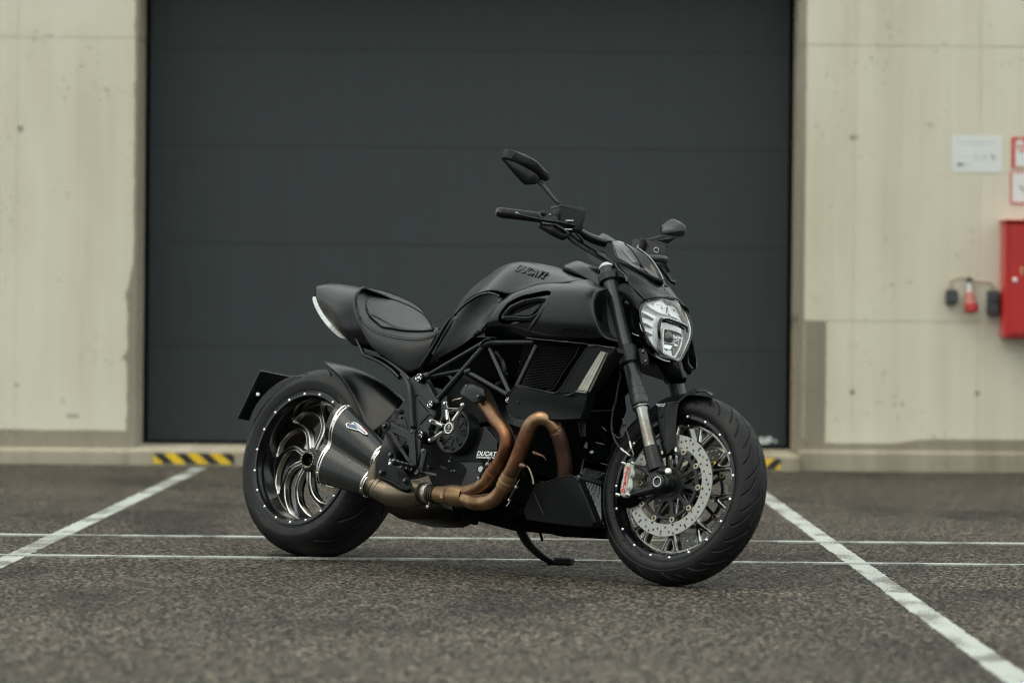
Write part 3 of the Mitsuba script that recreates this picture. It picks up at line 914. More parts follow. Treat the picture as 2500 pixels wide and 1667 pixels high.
# ---- motorcycle: tail, seat, rear frame, exhaust ------------------------------------------------------------
N = lambda *a: np.array(a, float)
tail = sheet([[[-.1668,0,.9474],[-.1135,0,.9543],[-.02,0,.9505],[.0729,0,.9383]],[[-.1218,-.05,.9228],[-.0349,-.08,.9126],[.0738,-.11,.8981],[.1615,-.125,.8927]],[[-.1104,-.055,.8973],[-.0094,-.1,.8737],[.1093,-.145,.8505],[.1838,-.155,.8509]],[[-.077,-.06,.8572],[.0131,-.1,.8304],[.1238,-.145,.8007],[.2053,-.16,.8139]],[[.0113,-.07,.7925],[.067,-.1,.7739],[.1558,-.14,.7479],[.2442,-.158,.763]],[[.0895,-.075,.7474],[.1328,-.1,.7327],[.1879,-.12,.7122],[.2748,-.14,.7135]]], .006, 40, 40)
part('tail_cowl', both(tail), 'matte_black', smooth=True)
part('tail_cowl__underside', hull(np.vstack([mirrored(trimesh.Trimesh(np.array([[.0042,-.06,.7947],[.084,-.07,.75],[.1776,-.11,.7153],[.2333,-.12,.7308],[.1354,-.1,.8041]]), [[0, 1, 2]], process=False)).vertices, [[.0042,-.06,.7947],[.084,-.07,.75],[.1776,-.11,.7153],[.2333,-.12,.7308],[.1354,-.1,.8041]]])), 'deep_black')
lamp = np.array([[-.1272,-.054,.8961],[-.1294,-.052,.8887],[-.1214,-.054,.8767],[-.1073,-.056,.8602],[-.0881,-.058,.8414],[-.0635,-.062,.8211],[-.034,-.066,.7998],[-.0053,-.07,.782],[.0253,-.075,.7664],[.0534,-.078,.7531],[.078,-.082,.745],[.0963,-.083,.745],[.0692,-.08,.7613],[.0291,-.073,.7829],[-.001,-.069,.8006],[-.033,-.064,.8216],[-.0608,-.06,.8423],[-.0834,-.058,.8626],[-.0971,-.056,.8787],[-.1108,-.053,.8973]])
part('tail_lamp', plate(lamp, .05, .002, .003), 'white_lamp', 'white strip lamp curving under the tail', smooth=30)
for k in range(16):
    t = k / 15
    a = np.array([[.0016,-.072,.7812],[.0857,-.083,.7433]]) ; b = np.array([[.0112,-.07,.7959],[.091,-.083,.7502]])
    part('tail_lamp__rib', tube([a[0] + (a[1] - a[0]) * t + [0, -.0005, 0], b[0] + (b[1] - b[0]) * t + [0, -.0005, 0]], .0011, sides=6), 'amber_lamp')

seat = sheet([[[.0322,.04,.9479],[.0408,.11,.9559],[.1204,.13,.9365],[.1884,.14,.9111],[.2432,.14,.8725],[.2946,.13,.8227]],[[.0729,-.03,.9199],[.1056,0,.8971],[.1905,0,.8657],[.2736,0,.839],[.3523,0,.8149],[.3916,.03,.7995]],[[.1436,-.112,.8718],[.203,-.14,.8138],[.2737,-.15,.7684],[.3669,-.15,.7405],[.4655,-.14,.7295],[.5397,-.105,.768]],[[.1741,-.138,.8457],[.2285,-.157,.79],[.2976,-.163,.7446],[.388,-.16,.7152],[.4802,-.15,.7054],[.5469,-.118,.742]],[[.1957,-.15,.8205],[.2574,-.162,.7488],[.3177,-.165,.7109],[.3994,-.16,.6843],[.4839,-.148,.6661],[.5405,-.125,.7051]],[[.2243,-.155,.7836],[.2833,-.16,.7205],[.3253,-.158,.688],[.4018,-.15,.651],[.4742,-.14,.6213],[.5177,-.125,.6452]]], .012, 48, 48, out=(.2, -1, .6))
part('seat', seat, 'leather', 'black leather saddle with a stitched oval pad', smooth=True)
part('seat__base', hull([N(q[0], q[1], q[2] - .03) for q in [[.0821,0,.897],[.2147,0,.8545],[.3643,0,.8015],[.2615,-.12,.7424],[.3677,-.12,.6768],[.4458,-.11,.6359],[.4753,-.09,.6629],[.4816,-.08,.7428]]] + [N(q[0], -q[1], q[2] - .03) for q in [[.2514,-.11,.7445],[.3577,-.11,.6788],[.436,-.1,.6379],[.4633,-.09,.6627]]]), 'deep_black')
seam_a = [[.0408,.0327,.9428],[.0583,-.0037,.9298],[.0869,-.0451,.9112],[.1218,-.0867,.8868],[.1573,-.1201,.859],[.1797,-.1315,.8362],[.2071,-.1431,.8113],[.2383,-.1509,.7875],[.2704,-.1544,.768],[.311,-.1548,.7515],[.354,-.1529,.7413],[.3969,-.1486,.7349],[.4368,-.1424,.7324],[.4775,-.1376,.7318],[.5101,-.1316,.7346],[.5306,-.1232,.7421],[.5409,-.1147,.7541]]
part('seat__seam', tube(seam_a, .0019, 160, 8), 'leather')
part('seat__seam', tube(np.array(seam_a) + [.004, -.001, .006], .0011, 160, 8), 'plastic_black')
pad_o = [[.1467,-.0598,.8659],[.122,-.0368,.8846],[.0999,-.0096,.9021],[.0863,.0162,.9142],[.0822,.0396,.9215],[.0892,.0576,.9239],[.1135,.0751,.9218],[.1465,.0849,.915],[.1779,.0933,.9067],[.2116,.1003,.8947],[.2392,.1074,.8826],[.2596,.1199,.8679],[.2797,.1233,.8479],[.4998,-.0892,.7816],[.465,-.0875,.7772],[.4113,-.093,.7743],[.3789,-.1063,.7732],[.3452,-.1192,.7744],[.3153,-.127,.7768],[.274,-.1162,.7934],[.2362,-.1058,.81],[.2066,-.0973,.8251],[.179,-.0836,.8426]]
pad = sheet([[[.1458,-.058,.865],[.0991,-.0095,.9008],[.083,.0387,.9192],[.1141,.0747,.9198],[.1788,.0925,.9044],[.2401,.106,.8803],[.285,.1169,.8434]], [[.1713,-.0777,.8494],[.1389,-.0289,.8785],[.1407,.0054,.8887],[.1781,.0289,.8851],[.2351,.0476,.8715],[.2949,.0555,.8508],[.3017,.109,.8342]], [[.1862,-.0867,.8405],[.1823,-.0525,.854],[.212,-.0376,.8497],[.2618,-.0318,.8367],[.3212,-.0265,.8227],[.3689,-.0153,.8121],[.4787,-.0752,.7887]], [[.198,-.0928,.8306],[.2236,-.086,.8233],[.2645,-.0905,.8092],[.3321,-.1017,.7871],[.3905,-.0938,.7772],[.437,-.0829,.778],[.5065,-.0957,.778]]], .008, 40, 24, out=(.2, -1, .6))
part('seat__pad', pad, 'leather_pad', smooth=True)
part('seat__pad_seam', tube(pad_o, .0016, 160, 8, closed=True), 'leather')
lip = [[.2089,-.0994,.8245],[.2392,-.1087,.8087],[.278,-.1201,.7913],[.3124,-.1277,.7782],[.3443,-.1188,.7761],[.3812,-.1087,.7725],[.4151,-.0969,.7729],[.4737,-.0966,.7735],[.5171,-.1024,.7751]]
part('seat__pad_piping', tube(lip, .0035, 90, 10), 'leather')

rim_line = [[.068,-.0001,.94],[.1397,-.0931,.9148],[.1503,-.1172,.8999],[.1631,-.1375,.8805],[.1805,-.1537,.8563],[.1921,-.16,.8352],[.2064,-.161,.8121],[.2221,-.1615,.7912],[.2412,-.1597,.7667],[.2586,-.1522,.7405],[.272,-.1429,.7177]]
part('tail_cowl__edge_trim', tube(rim_line, .0028, 120, 8), 'satin_black')

# rails from the tail down to the frame plate
part('seat_rail', tube([[.1878,-.135,.7472],[.2089,-.135,.7249],[.2334,-.135,.6983],[.2517,-.137,.6802],[.2848,-.14,.6689],[.3354,-.145,.6553],[.3836,-.15,.6374],[.4261,-.155,.6172],[.4539,-.155,.6001]], [.0055, .0065, .0075, .009, .0085, .0085, .009, .0095, .009], 60, 10, flat=.75), 'satin_black', smooth=True)
part('seat_rail__tip', rcyl([.1891,-.135,.7467], (-.3, -.5, .8), .006, .006, .002), 'screw_steel')
part('seat_rail', tube([[.257,-.125,.6874],[.2977,-.13,.678],[.3363,-.14,.6709],[.3893,-.15,.653],[.4464,-.16,.6287],[.4855,-.165,.6085],[.5134,-.165,.5904]], [.004, .005, .006, .0065, .007, .008, .0085], 60, 10, flat=.8), 'satin_black', smooth=True)
part('seat_rail__web', plate([[.2691,-.12,.6808],[.315,-.125,.6749],[.3669,-.13,.6546],[.4299,-.135,.6237],[.4591,-.135,.6],[.4273,-.135,.6081],[.3638,-.13,.6412],[.2987,-.125,.6657]], .02, .001), 'deep_black')

# front-edge trim bar of the side panel
part('seat_trim', tube([[.6105,-.125,.8112],[.5974,-.128,.7858],[.5789,-.13,.7481],[.5568,-.132,.7051],[.5333,-.135,.6618],[.5129,-.135,.635]], [.004, .0075, .0085, .0085, .008, .006], 50, 10, flat=.7), 'satin_black', smooth=True)

# hugger over the rear tyre
hug = sheet([[[-.0669,0,.6806],[-.0035,.03,.6756],[.0824,.05,.6569],[.1812,.06,.6191],[.2906,.06,.571]],[[-.0437,-.02,.6741],[.0655,-.04,.6503],[.172,-.06,.6191],[.2813,-.07,.5709],[.382,-.07,.5127]],[[-.0244,-.035,.668],[.0868,-.065,.6308],[.1926,-.09,.579],[.2833,-.1,.5147],[.3598,-.1,.4563]],[[-.009,-.045,.6613],[.1056,-.088,.6137],[.2069,-.118,.5484],[.277,-.128,.4767],[.3257,-.13,.4103]]], .004, 40, 24, out=(0, -.6, 1))
part('rear_hugger', hug, 'matte_black', 'curved spear shaped mudguard over the rear tyre', smooth=True)
part('rear_hugger__edge', tube([[-.0669,0,.6806],[-.009,-.045,.6613],[.1056,-.088,.6137],[.2069,-.118,.5484],[.277,-.128,.4767],[.3257,-.13,.4103]], .0016, 60, 8), 'satin_black')

# plate carrier and number plate behind the wheel
arc_o = [[-.0704,-.1,.6079],[-.0957,-.1,.6093],[-.1214,-.1,.6052],[-.1493,-.1,.5956],[-.1858,-.1,.5793],[-.218,-.1,.5582],[-.246,-.1,.5336],[-.2696,-.1,.5043],[-.2853,-.1,.4704],[-.2943,-.1,.4366],[-.2964,-.1,.4054],[-.2914,-.1,.3744]]
arc_i = [[-.2728,-.1,.3679],[-.2734,-.1,.4061],[-.26,-.1,.4495],[-.2381,-.1,.486],[-.2118,-.1,.5178],[-.1811,-.1,.5448],[-.1465,-.1,.5694],[-.1105,-.1,.5869],[-.0795,-.1,.597]]
part('plate_carrier', plate(np.array(arc_o + arc_i), .20, .003), 'plastic_black', smooth=30)
q = np.array([[-.2588,-.11,.6195],[-.3339,-.11,.4483]])
n_ = unit(np.cross(q[1] - q[0], [0, 1, 0]))
w_ = N(0, .20, .012)
c4 = [q[0], q[0] + w_, q[1] + w_, q[1]]
part('plate_carrier__number_plate', plate(np.array(c4), .010, .0015, .006, face=(1, 0, 0)), 'plastic_black', 'number plate seen from behind', smooth=30)
part('plate_carrier__plate_edge', tube([q[0] + [-.004, -.001, .0], q[1] + [-.004, -.001, .0]], .0028, sides=8), 'satin_black')
part('plate_carrier__screw', bolt([-.28,-.09,.5409], (.8, -.6, -.1), .0065, .008), 'bright_bolt')

# --- exhaust: stacked twin silencer
def eight(rw, d, squash=1.0):
    s = shapely.union_all([sg.Point(0, d).buffer(rw, 48), sg.Point(0, -d).buffer(rw, 48)]).buffer(.020, 24).buffer(-.020, 24)
    L = s.exterior
    c = np.array([L.interpolate(t, True).coords[0] for t in np.linspace(0, 1, 120, endpoint=False)])
    c = np.roll(c, -np.argmax(c[:, 1]), 0)
    return c


o_t, o_b = np.array([[.2942,-.235,.4856]][0]), np.array([[.2276,-.235,.2248]][0])
i_t, i_b = np.array([[.4801,-.215,.3639]][0]), np.array([[.4143,-.215,.1965]][0])
E8 = eight(.058, .052)
E8 = E8 / np.abs(E8[:, 1]).max()


def section(top, bot, half_w, grow=1.0):
    c, up = (top + bot) / 2 + N(0, .029, 0), (top - bot) / 2
    ax = (o_t + o_b) / 2 - (i_t + i_b) / 2
    side = unit(np.cross(up, ax))
    if side[1] > 0:
        side = -side
    wmax = np.abs(E8[:, 0]).max()
    return c + grow * (E8[:, :1] / wmax * half_w * side + E8[:, 1:] * up)


def loft(secs, closed=False):
    S = np.array(secs)
    m, n = S.shape[:2]
    i, j = np.meshgrid(np.arange(m - 1), np.arange(n), indexing='ij')
    l = (j + 1) % n
    f = np.stack([i * n + j, i * n + l, (i + 1) * n + l, (i + 1) * n + j], -1).reshape(-1, 4)
    return S.reshape(-1, 3), np.vstack([f[:, [0, 1, 2]], f[:, [0, 2, 3]]])


def at_t(t, g=1.0, hw=0.0):
    return section(o_t + (i_t - o_t) * t, o_b + (i_b - o_b) * t, .049 + (.044 - .049) * t + hw, g)


secs = [at_t(t) for t in np.linspace(-.02, 1.02, 24)]
V, F = loft(secs)
n = 120
per = np.concatenate([[0], np.cumsum(np.linalg.norm(np.diff(secs[0], axis=0), axis=1))])
Lx = np.linalg.norm((i_t + i_b - o_t - o_b) / 2) * 1.04
uvs = []
for k in range(24):
    b = k / 23 * Lx / .0034
    for j in range(n):
        uvs.append((per[j] / .0042 * .5 + b * .5, b))
cm = trimesh.Trimesh(V, F, process=False)
part('silencer__sleeve', cm, 'carbon_weave', 'carbon fibre silencer sleeve', smooth=True, uv=np.array(uvs))
# outlet shell and end ring
part('silencer__outlet', trimesh.Trimesh(*loft([at_t(-.03, 1.012), at_t(-.12, .99), at_t(-.155, .965), at_t(-.16, .93), at_t(-.06, .90)]), process=False), 'gloss_black', 'dark metal outlet shell of the silencer', smooth=30)


def strap(t, w=.013, slots=((.10, .19), (.26, .38), (.52, .64), (.79, .89))):
    """Riveted strap with slots round the sleeve."""
    a, b = at_t(t - w / Lx / 2, 1.022), at_t(t + w / Lx / 2, 1.022)
    a2, b2 = at_t(t - w / Lx / 2, 1.002), at_t(t + w / Lx / 2, 1.002)
    return trimesh.Trimesh(*loft([a2, a, b, b2]), process=False)


for t, nm in ((-.015, 'outlet'), (1.0, 'inlet')):
    part('silencer__strap', strap(t, .0165), 'steel', smooth=30)
    a, b = at_t(t - .0022 / Lx, 1.0255), at_t(t + .0022 / Lx, 1.0255)
    sec = at_t(t, 1.026)
    near = [j for j in range(n) if True]
    for f0 in (.075, .20, .335, .465):
        # slots and rivets on the side turned to the viewer
        for side in (1, -1):
            k0 = int(f0 * n) if side == 1 else n - int(f0 * n)
            idx = [(k0 + d) % n for d in range(-4, 5)]
            part('silencer__strap_slot', tube(sec[idx], .0026, 18, 8, flat=.35), 'deep_black')
    for f0 in (.012, .137, .270, .40, .49):
        for side in (1, -1):
            k0 = int(f0 * n) if side == 1 else (n - int(f0 * n)) % n
            c = sec[k0]
            ax = unit(c - sec.mean(0) + .0 * c)
            tg = unit(sec[(k0 + 1) % n] - sec[k0 - 1])
            axd = unit((i_t + i_b - o_t - o_b))
            nn = np.cross(tg, axd); nn = nn if nn @ ax > 0 else -nn
            part('silencer__rivet', rcyl(c - nn * .001, nn, .0042, .003, .001, 16, .0016, .002), 'bright_bolt')

part('silencer__inlet_funnel', hull(np.vstack([at_t(1.012, .95), np.array([.447,-.19,.2407]) + .034 * trimesh.creation.icosphere(2, 1.0).vertices])), 'heated_grey', smooth=40)
# emblem on the sleeve
def on_sleeve(u, v, h):
    """u: 0..1 along the sleeve from the outlet, v: index round it."""
    s = at_t(u, 1.0 + h)
    k = v % n
    a = int(math.floor(k)); f = k - a
    return s[a % n] * (1 - f) + s[(a + 1) % n] * f


mid = [[.3843,-.262,.43]]
S0 = np.array([[on_sleeve(u, v, 0) for v in range(0, n)] for u in np.linspace(0, 1, 41)])
dd = np.linalg.norm(S0 - np.array(mid[0]), axis=2)
em_u, em_v = np.unravel_index(np.argmin(dd), dd.shape)
em_c = S0[em_u, em_v]
em_a = unit(np.array([.424,-.259,.4193]) - np.array([.3468,-.263,.4298]))
em_n = unit(np.cross(em_a, [0, 0, 1])); em_n = em_n if em_n[1] < 0 else -em_n
tgv = unit(S0[em_u, (em_v + 1) % n] - S0[em_u, em_v - 1])
nrm = np.cross(tgv, unit(i_t - o_t)); nrm = nrm if nrm[1] < 0 else -nrm


def on_plane(z, p):
    out = []
    for x in p:
        x = np.array(x)
        out.append(x - nrm * ((x - em_c) @ nrm) + nrm * .004)
    return np.array(out)


wing = on_plane(0, [[.339,-.263,.4296],[.3424,-.263,.4354],[.3607,-.263,.4382],[.3629,-.263,.4452],[.3709,-.263,.4493],[.3837,-.263,.448],[.4045,-.263,.4395],[.426,-.263,.4276],[.4358,-.263,.4188],[.4353,-.263,.4143],[.4281,-.263,.4113],[.4135,-.263,.4136],[.3997,-.263,.4189],[.3781,-.263,.4171],[.3529,-.263,.4168],[.3439,-.263,.4218]])
part('silencer__emblem', plate(wing, .002, .0004, .002), 'white_paint', 'blue and white wing emblem on the silencer', smooth=False)
part('silencer__emblem_field', plate(on_plane(0, [[.3444,-.263,.4293],[.3475,-.263,.434],[.3736,-.263,.437],[.3863,-.263,.4299],[.3959,-.263,.4217],[.3775,-.263,.4198],[.3538,-.263,.4198],[.3473,-.263,.4235]]) + nrm * .0012, .001, .0001), 'emblem_blue', smooth=False)
part('silencer__emblem_bar', plate(on_plane(0, [[.3674,-.263,.4437],[.3721,-.263,.4466],[.383,-.263,.4441],[.4097,-.263,.4306],[.4287,-.263,.4182],[.4283,-.263,.4145],[.4211,-.263,.4148],[.4018,-.263,.4235],[.3769,-.263,.4364]]) + nrm * .0012, .001, .0001), 'emblem_blue', smooth=False)
part('silencer__emblem_flash', plate(on_plane(0, [[.4033,-.263,.4379],[.4082,-.263,.4371],[.4316,-.263,.4251],[.4308,-.263,.4228],[.4231,-.263,.4264]]) + nrm * .0016, .001, .0001), 'red_paint', smooth=False)
lw = on_plane(0, [[.3772,-.263,.438],[.4194,-.263,.4179],[.379,-.263,.444]]) + nrm * .0019
part('silencer__emblem_lettering', lettering_fit('TERMIGNONI', [lw[0] , lw[1], lw[2]], .0004), 'white_paint', smooth=False)

# collector, link pipe and belly of the silencer
part('exhaust_collector__link_pipe', blob([tuple([.4473,-.19,.2396]) + (.034,), tuple([.4722,-.185,.2212]) + (.036,), tuple([.5127,-.17,.2122]) + (.042,), tuple([.5617,-.16,.2139]) + (.046,), tuple([.6063,-.15,.2199]) + (.046,), tuple([.6334,-.15,.2222]) + (.038,)], 3), 'heated_grey', smooth=60)
for c in [[.4523,-.1885,.2344],[.4655,-.186,.2275],[.4821,-.181,.2224]]:
    c = np.array(c); ax = unit(np.array([.5176,-.175,.2115]) - np.array([.4523,-.21,.2497]))
    part('exhaust_collector__weld_ring', lathe([(-.0012, .0372), (0, .0386), (.0012, .0372)], 40, c, ax), 'plastic_black')
bl = np.array([[.4442,-.15,.2038],[.4491,-.14,.174],[.4782,-.13,.1545],[.519,-.12,.1379],[.5958,-.12,.1393],[.6622,-.12,.1437],[.6982,-.12,.16],[.713,-.12,.1831],[.6831,-.13,.2023],[.629,-.14,.2138],[.5157,-.15,.2114]])
part('exhaust_collector__box', hull(np.vstack([bl, bl + [0, .16, 0], bl.mean(0) + [0, -.03, -.005]])), 'heated_dark', 'dark belly box of the exhaust', smooth=50)

pipe_a = [[.7926,-.135,.5554],[.8415,-.155,.5308],[.9065,-.185,.494],[.9703,-.21,.455],[1.0113,-.22,.4293],[1.0286,-.222,.4105],[1.0356,-.222,.3919],[1.0315,-.218,.3689],[1.0173,-.212,.3436],[.9996,-.207,.3167],[.9791,-.203,.2918],[.9575,-.2,.269],[.9331,-.195,.2507],[.8948,-.188,.2366],[.8509,-.18,.2285],[.8121,-.175,.223]]
part('exhaust_pipe', tube(pipe_a, .0232, 140, 28), 'heated_steel', 'bronze rear exhaust pipe', smooth=True)
pipe_b = [[1.1922,-.1,.3103],[1.1985,-.115,.3383],[1.2014,-.13,.3661],[1.2042,-.15,.3952],[1.2077,-.175,.4232],[1.2012,-.195,.4496],[1.1877,-.21,.4661],[1.1711,-.222,.4702],[1.1517,-.23,.4634],[1.1356,-.234,.4457],[1.124,-.234,.4195],[1.1132,-.232,.3878],[1.1013,-.229,.3574],[1.0878,-.225,.3272],[1.0733,-.221,.2992],[1.0607,-.217,.2795],[1.0502,-.214,.2615],[1.0384,-.21,.2453],[1.0234,-.206,.2282],[1.0045,-.203,.2126],[.9787,-.199,.2013],[.9458,-.195,.1949],[.9084,-.19,.1955],[.8693,-.184,.2038],[.8297,-.178,.2137],[.7876,-.172,.2191]]
part('exhaust_pipe', tube(pipe_b, .0238, 190, 28), 'heated_steel', 'bronze front exhaust pipe looping forward under the radiator', smooth=True)
part('exhaust_pipe__violet_section', tube([[1.1922,-.1,.3103],[1.1985,-.115,.3383],[1.2014,-.13,.3661],[1.2042,-.15,.3952],[1.2077,-.175,.4232],[1.2054,-.188,.4382]], .0243, 60, 28), 'heated_violet', smooth=True)


def ring_on(c, ax, r, w, mt, nm):
    part(nm, lathe([(-w, r - .0015), (-w * .8, r), (w * .8, r), (w, r - .0015)], 40, c, ax), mt)


def dirn(a, b):
    return unit(np.array(b) - np.array(a))


ring_on(np.array([1.2055,-.19,.4465]), dirn([1.2077,-.175,.4232], [1.1982,-.2,.4555]), .0252, .0012, 'plastic_black', 'exhaust_pipe__weld_ring')
for pts_, nm in (([[.9989,-.207,.3155],[.9791,-.203,.2918],[.9584,-.2,.2695]], 0), ([[1.0654,-.2185,.2871],[1.0522,-.2145,.2648],[1.038,-.21,.2445]], 1)):
    d_ = dirn(pts_[0], pts_[2])
    L_ = np.linalg.norm(np.array(pts_[2]) - pts_[0])
    key = 'exhaust_pipe__sleeve' if nm == 0 else 'exhaust_pipe_001__sleeve'
    part(key, lathe([(0, .0238), (.0, .0262), (L_ * .48, .0266), (L_ * .50, .0280), (L_ * .53, .0280), (L_ * .55, .0264), (L_ * .95, .0261), (L_, .0235)], 48, pts_[0], d_), 'heated_straw' if nm else 'heated_steel', smooth=25)
# springs beside the sleeves
for p_, key in (([[.9803,-.225,.335],[.9217,-.216,.2515]], 'exhaust_pipe__spring'), ([[1.1163,-.225,.2673],[1.068,-.215,.1874]], 'exhaust_pipe_001__spring')):
    p_ = np.array(p_)
    part(key, tube([p_[0] + (p_[1] - p_[0]) * .22, p_[0] + (p_[1] - p_[0]) * .74], .0052, sides=12), 'plastic_black')
    for u, v in ((.0, .24), (.72, 1.0)):
        s, e = p_[0] + (p_[1] - p_[0]) * u, p_[0] + (p_[1] - p_[0]) * v
        part(key + '_hook', tube([s + [0, 0, .006 * (u == 0)], (s + e) / 2 + [.004 * (1 if u else -1), 0, 0], e], .0014, 14, 6), 'steel')
    for u, v in ((.19, .26), (.71, .78)):
        part(key + '_ferrule', tube([p_[0] + (p_[1] - p_[0]) * u, p_[0] + (p_[1] - p_[0]) * v], .0058, sides=12), 'steel')

# junction where both pipes meet, clamps
c0, c1 = np.array([.8247,-.176,.2169]), np.array([.6411,-.158,.2211])
ax = dirn(c0, c1)
Lc = np.linalg.norm(c1 - c0)
part('exhaust_collector__neck', lathe([(-.03, .030), (.0, .0335), (Lc * .28, .0335), (Lc * .30, .029), (Lc * .55, .0275), (Lc, .0275)], 48, c0, ax), 'heated_straw', smooth=40)
for t_, r_, w_ in ((.20, .0350, .003), (.235, .0345, .0025), (.60, .0305, .0030), (.66, .0300, .003), (.72, .0315, .0025), (.97, .034, .004)):
    ring_on(c0 + ax * Lc * t_, ax, r_, w_, 'heated_violet' if t_ < .5 else 'plastic_black', 'exhaust_collector__ring')
ring_on(c0 + ax * Lc * .825, ax, .0318, .0075, 'steel', 'exhaust_collector__clamp')
part('exhaust_collector__clamp_bolt', tube([[.7127,-.19,.1893],[.7053,-.192,.1719],[.7046,-.195,.1709]], .0042, 12, 10), 'screw_steel')
part('exhaust_collector__clamp_bolt', bolt([.712,-.196,.1719], (-.5, -.8, 0), .0065, .006), 'steel')
part('exhaust_collector__seam_weld', tube([[.8762,-.198,.209],[.8946,-.2,.2134],[.9203,-.201,.2163],[.9458,-.202,.2201],[.9695,-.203,.2247]], .0024, 40, 8), 'heated_violet')
part('exhaust_collector__tab', plate([[.7615,-.205,.2232],[.7734,-.205,.2237],[.7783,-.205,.2007],[.7662,-.205,.2012]], .004, .001, .002), 'heated_straw')

# lambda sensor and its lead
part('lambda_sensor__body', lathe([(0, .008), (.01, .0085), (.012, .006), (.022, .006), (.024, .004)], 20, [1.1259,-.24,.3152], (.9, -.2, -.1)), 'heated_violet')
part('lambda_sensor__lead', tube([[1.1367,-.235,.3166],[1.1489,-.232,.3118],[1.1627,-.23,.2963],[1.1723,-.228,.2784],[1.1782,-.226,.2592]], .0035, 40, 8), 'heated_grey', smooth=True)
part('lambda_sensor__lead', tube([[1.061,-.12,.3771],[1.0775,-.12,.3729],[1.097,-.12,.3689],[1.1103,-.12,.3647],[1.1204,-.12,.3532]], [.0075, .0065, .005, .003, .002], 40, 8), 'heated_violet', smooth=True)

# black heat shield over the link pipe
hs_ = np.array([[.5327,-.262,.3952],[.5353,-.268,.3704],[.5357,-.276,.343],[.5325,-.28,.3162],[.5299,-.281,.2946],[.5327,-.279,.2692],[.5384,-.273,.2526],[.553,-.268,.2418],[.5877,-.252,.2249],[.6202,-.238,.2121],[.641,-.23,.2083],[.6539,-.225,.2115],[.6573,-.222,.2223],[.652,-.222,.2355],[.6399,-.225,.2545],[.6239,-.232,.2738],[.6068,-.242,.2903],[.5955,-.25,.3063],[.5843,-.258,.3358],[.5666,-.262,.3636]])
part('heel_shield', plate(hs_, .006, .0025), 'matte_black', 'black heel shield over the exhaust link', smooth=35)
part('heel_shield__lower_bead', tube([[.5429,-.284,.2619],[.5546,-.278,.2501],[.585,-.262,.2386],[.6197,-.247,.225],[.6467,-.238,.2166],[.658,-.232,.2227]], [.004, .008, .011, .0115, .010, .006], 50, 10, flat=.5), 'matte_black', smooth=True)
for c in [[.5772,-.268,.3246],[.5617,-.282,.2631],[.6391,-.245,.2467]]:
    part('heel_shield__bolt', rcyl(c, (-.1, -1, .1), .0085, .004, .0015, 24), 'plastic_black')
    part('heel_shield__bolt', bolt(N(*c) + [0, -.004, 0], (-.1, -1, .1), .0048, .002), 'screw_steel')

# ---- motorcycle: tank, side covers, frame, engine ------------------------------------------------------------
tank = sheet([[[.575,-.075,.8363],[.5672,-.03,.9076],[.6114,0,.9738],[.6872,0,1.0165],[.759,0,1.0301],[.8524,0,1.0246],[.9471,0,1.0083],[1.0236,0,.987]],[[.6072,-.105,.8316],[.6419,-.09,.8899],[.717,-.095,.9331],[.7956,-.105,.9659],[.8698,-.108,.9757],[.9597,-.11,.9671],[1.0419,-.1,.9636],[1.1014,-.075,.9615]],[[.6226,-.118,.8305],[.6953,-.138,.8764],[.766,-.155,.8941],[.8371,-.166,.8943],[.913,-.172,.8845],[.9987,-.168,.9129],[1.0943,-.152,.925],[1.1585,-.115,.9454]]], .006, 60, 36)
part('fuel_tank', both(tank), 'matte_black', 'matt black fuel tank with raised lettering', smooth=True)
lo = [[.8515,-.1105,.9706],[1.0112,-.1432,.9373],[.8432,-.0797,.9987]]
lq = [N(*q) for q in lo]
part('fuel_tank__lettering', lettering_fit('DUCATI', lq, .0045, True), 'matte_black', smooth=25)
# filler hump and ignition cover in front of the tank
hump = sheet([[[.9545,0,1.0167],[.9841,0,1.0271],[1.01,0,1.033],[1.0471,0,1.027],[1.085,0,1.0165],[1.1222,0,1.0088]],[[1.0146,-.05,.9978],[1.0405,-.05,1.003],[1.0671,-.05,1.0047],[1.099,-.055,1],[1.1411,-.06,.9884],[1.1792,-.07,.9723]],[[1.0855,-.075,.9739],[1.0847,-.075,.9781],[1.0945,-.08,.9727],[1.1282,-.085,.9585],[1.1847,-.1,.9379],[1.2592,-.12,.9123]]], .006, 30, 20)
part('tank_nose', both(hump), 'matte_black', smooth=True)

cover = sheet([[[.8774,-.166,.8722],[.9414,-.175,.8918],[1.0025,-.172,.9117],[1.0794,-.16,.9225],[1.1346,-.148,.9284],[1.165,-.122,.9424],[1.2954,-.155,.9034]],[[.8744,-.188,.8426],[.9447,-.2,.873],[1.0353,-.212,.8775],[1.1409,-.222,.8824],[1.2233,-.226,.8834],[1.2752,-.226,.8853],[1.3231,-.218,.8832]],[[.8591,-.192,.8122],[.9469,-.215,.8387],[1.0632,-.234,.835],[1.1734,-.248,.8325],[1.2683,-.256,.8296],[1.3134,-.258,.8294],[1.3345,-.255,.8319]],[[.8436,-.192,.7879],[.9563,-.216,.7973],[1.0777,-.24,.7896],[1.189,-.254,.7807],[1.2846,-.262,.7731],[1.3294,-.263,.7699],[1.3589,-.258,.778]],[[.8347,-.186,.7719],[.9176,-.198,.7762],[1.0329,-.22,.7596],[1.1604,-.236,.7364],[1.2676,-.242,.7297],[1.3298,-.243,.7259],[1.3818,-.24,.7329]]], .007, 60, 44)
vent_hole = np.array([[.892,-.2223,.7895],[.8959,-.2246,.8116],[.9307,-.2301,.848],[.9899,-.2336,.8714],[1.0476,-.2342,.8824],[1.0935,-.2365,.8886],[1.1177,-.2424,.8843],[1.1246,-.2478,.876],[1.126,-.2584,.8505],[1.111,-.2649,.8132],[1.0901,-.2624,.7887],[1.0523,-.2533,.7779],[.9736,-.2354,.7791],[.9085,-.2232,.7817]])
tool = plate(vent_hole, .045, 0.0, .006)
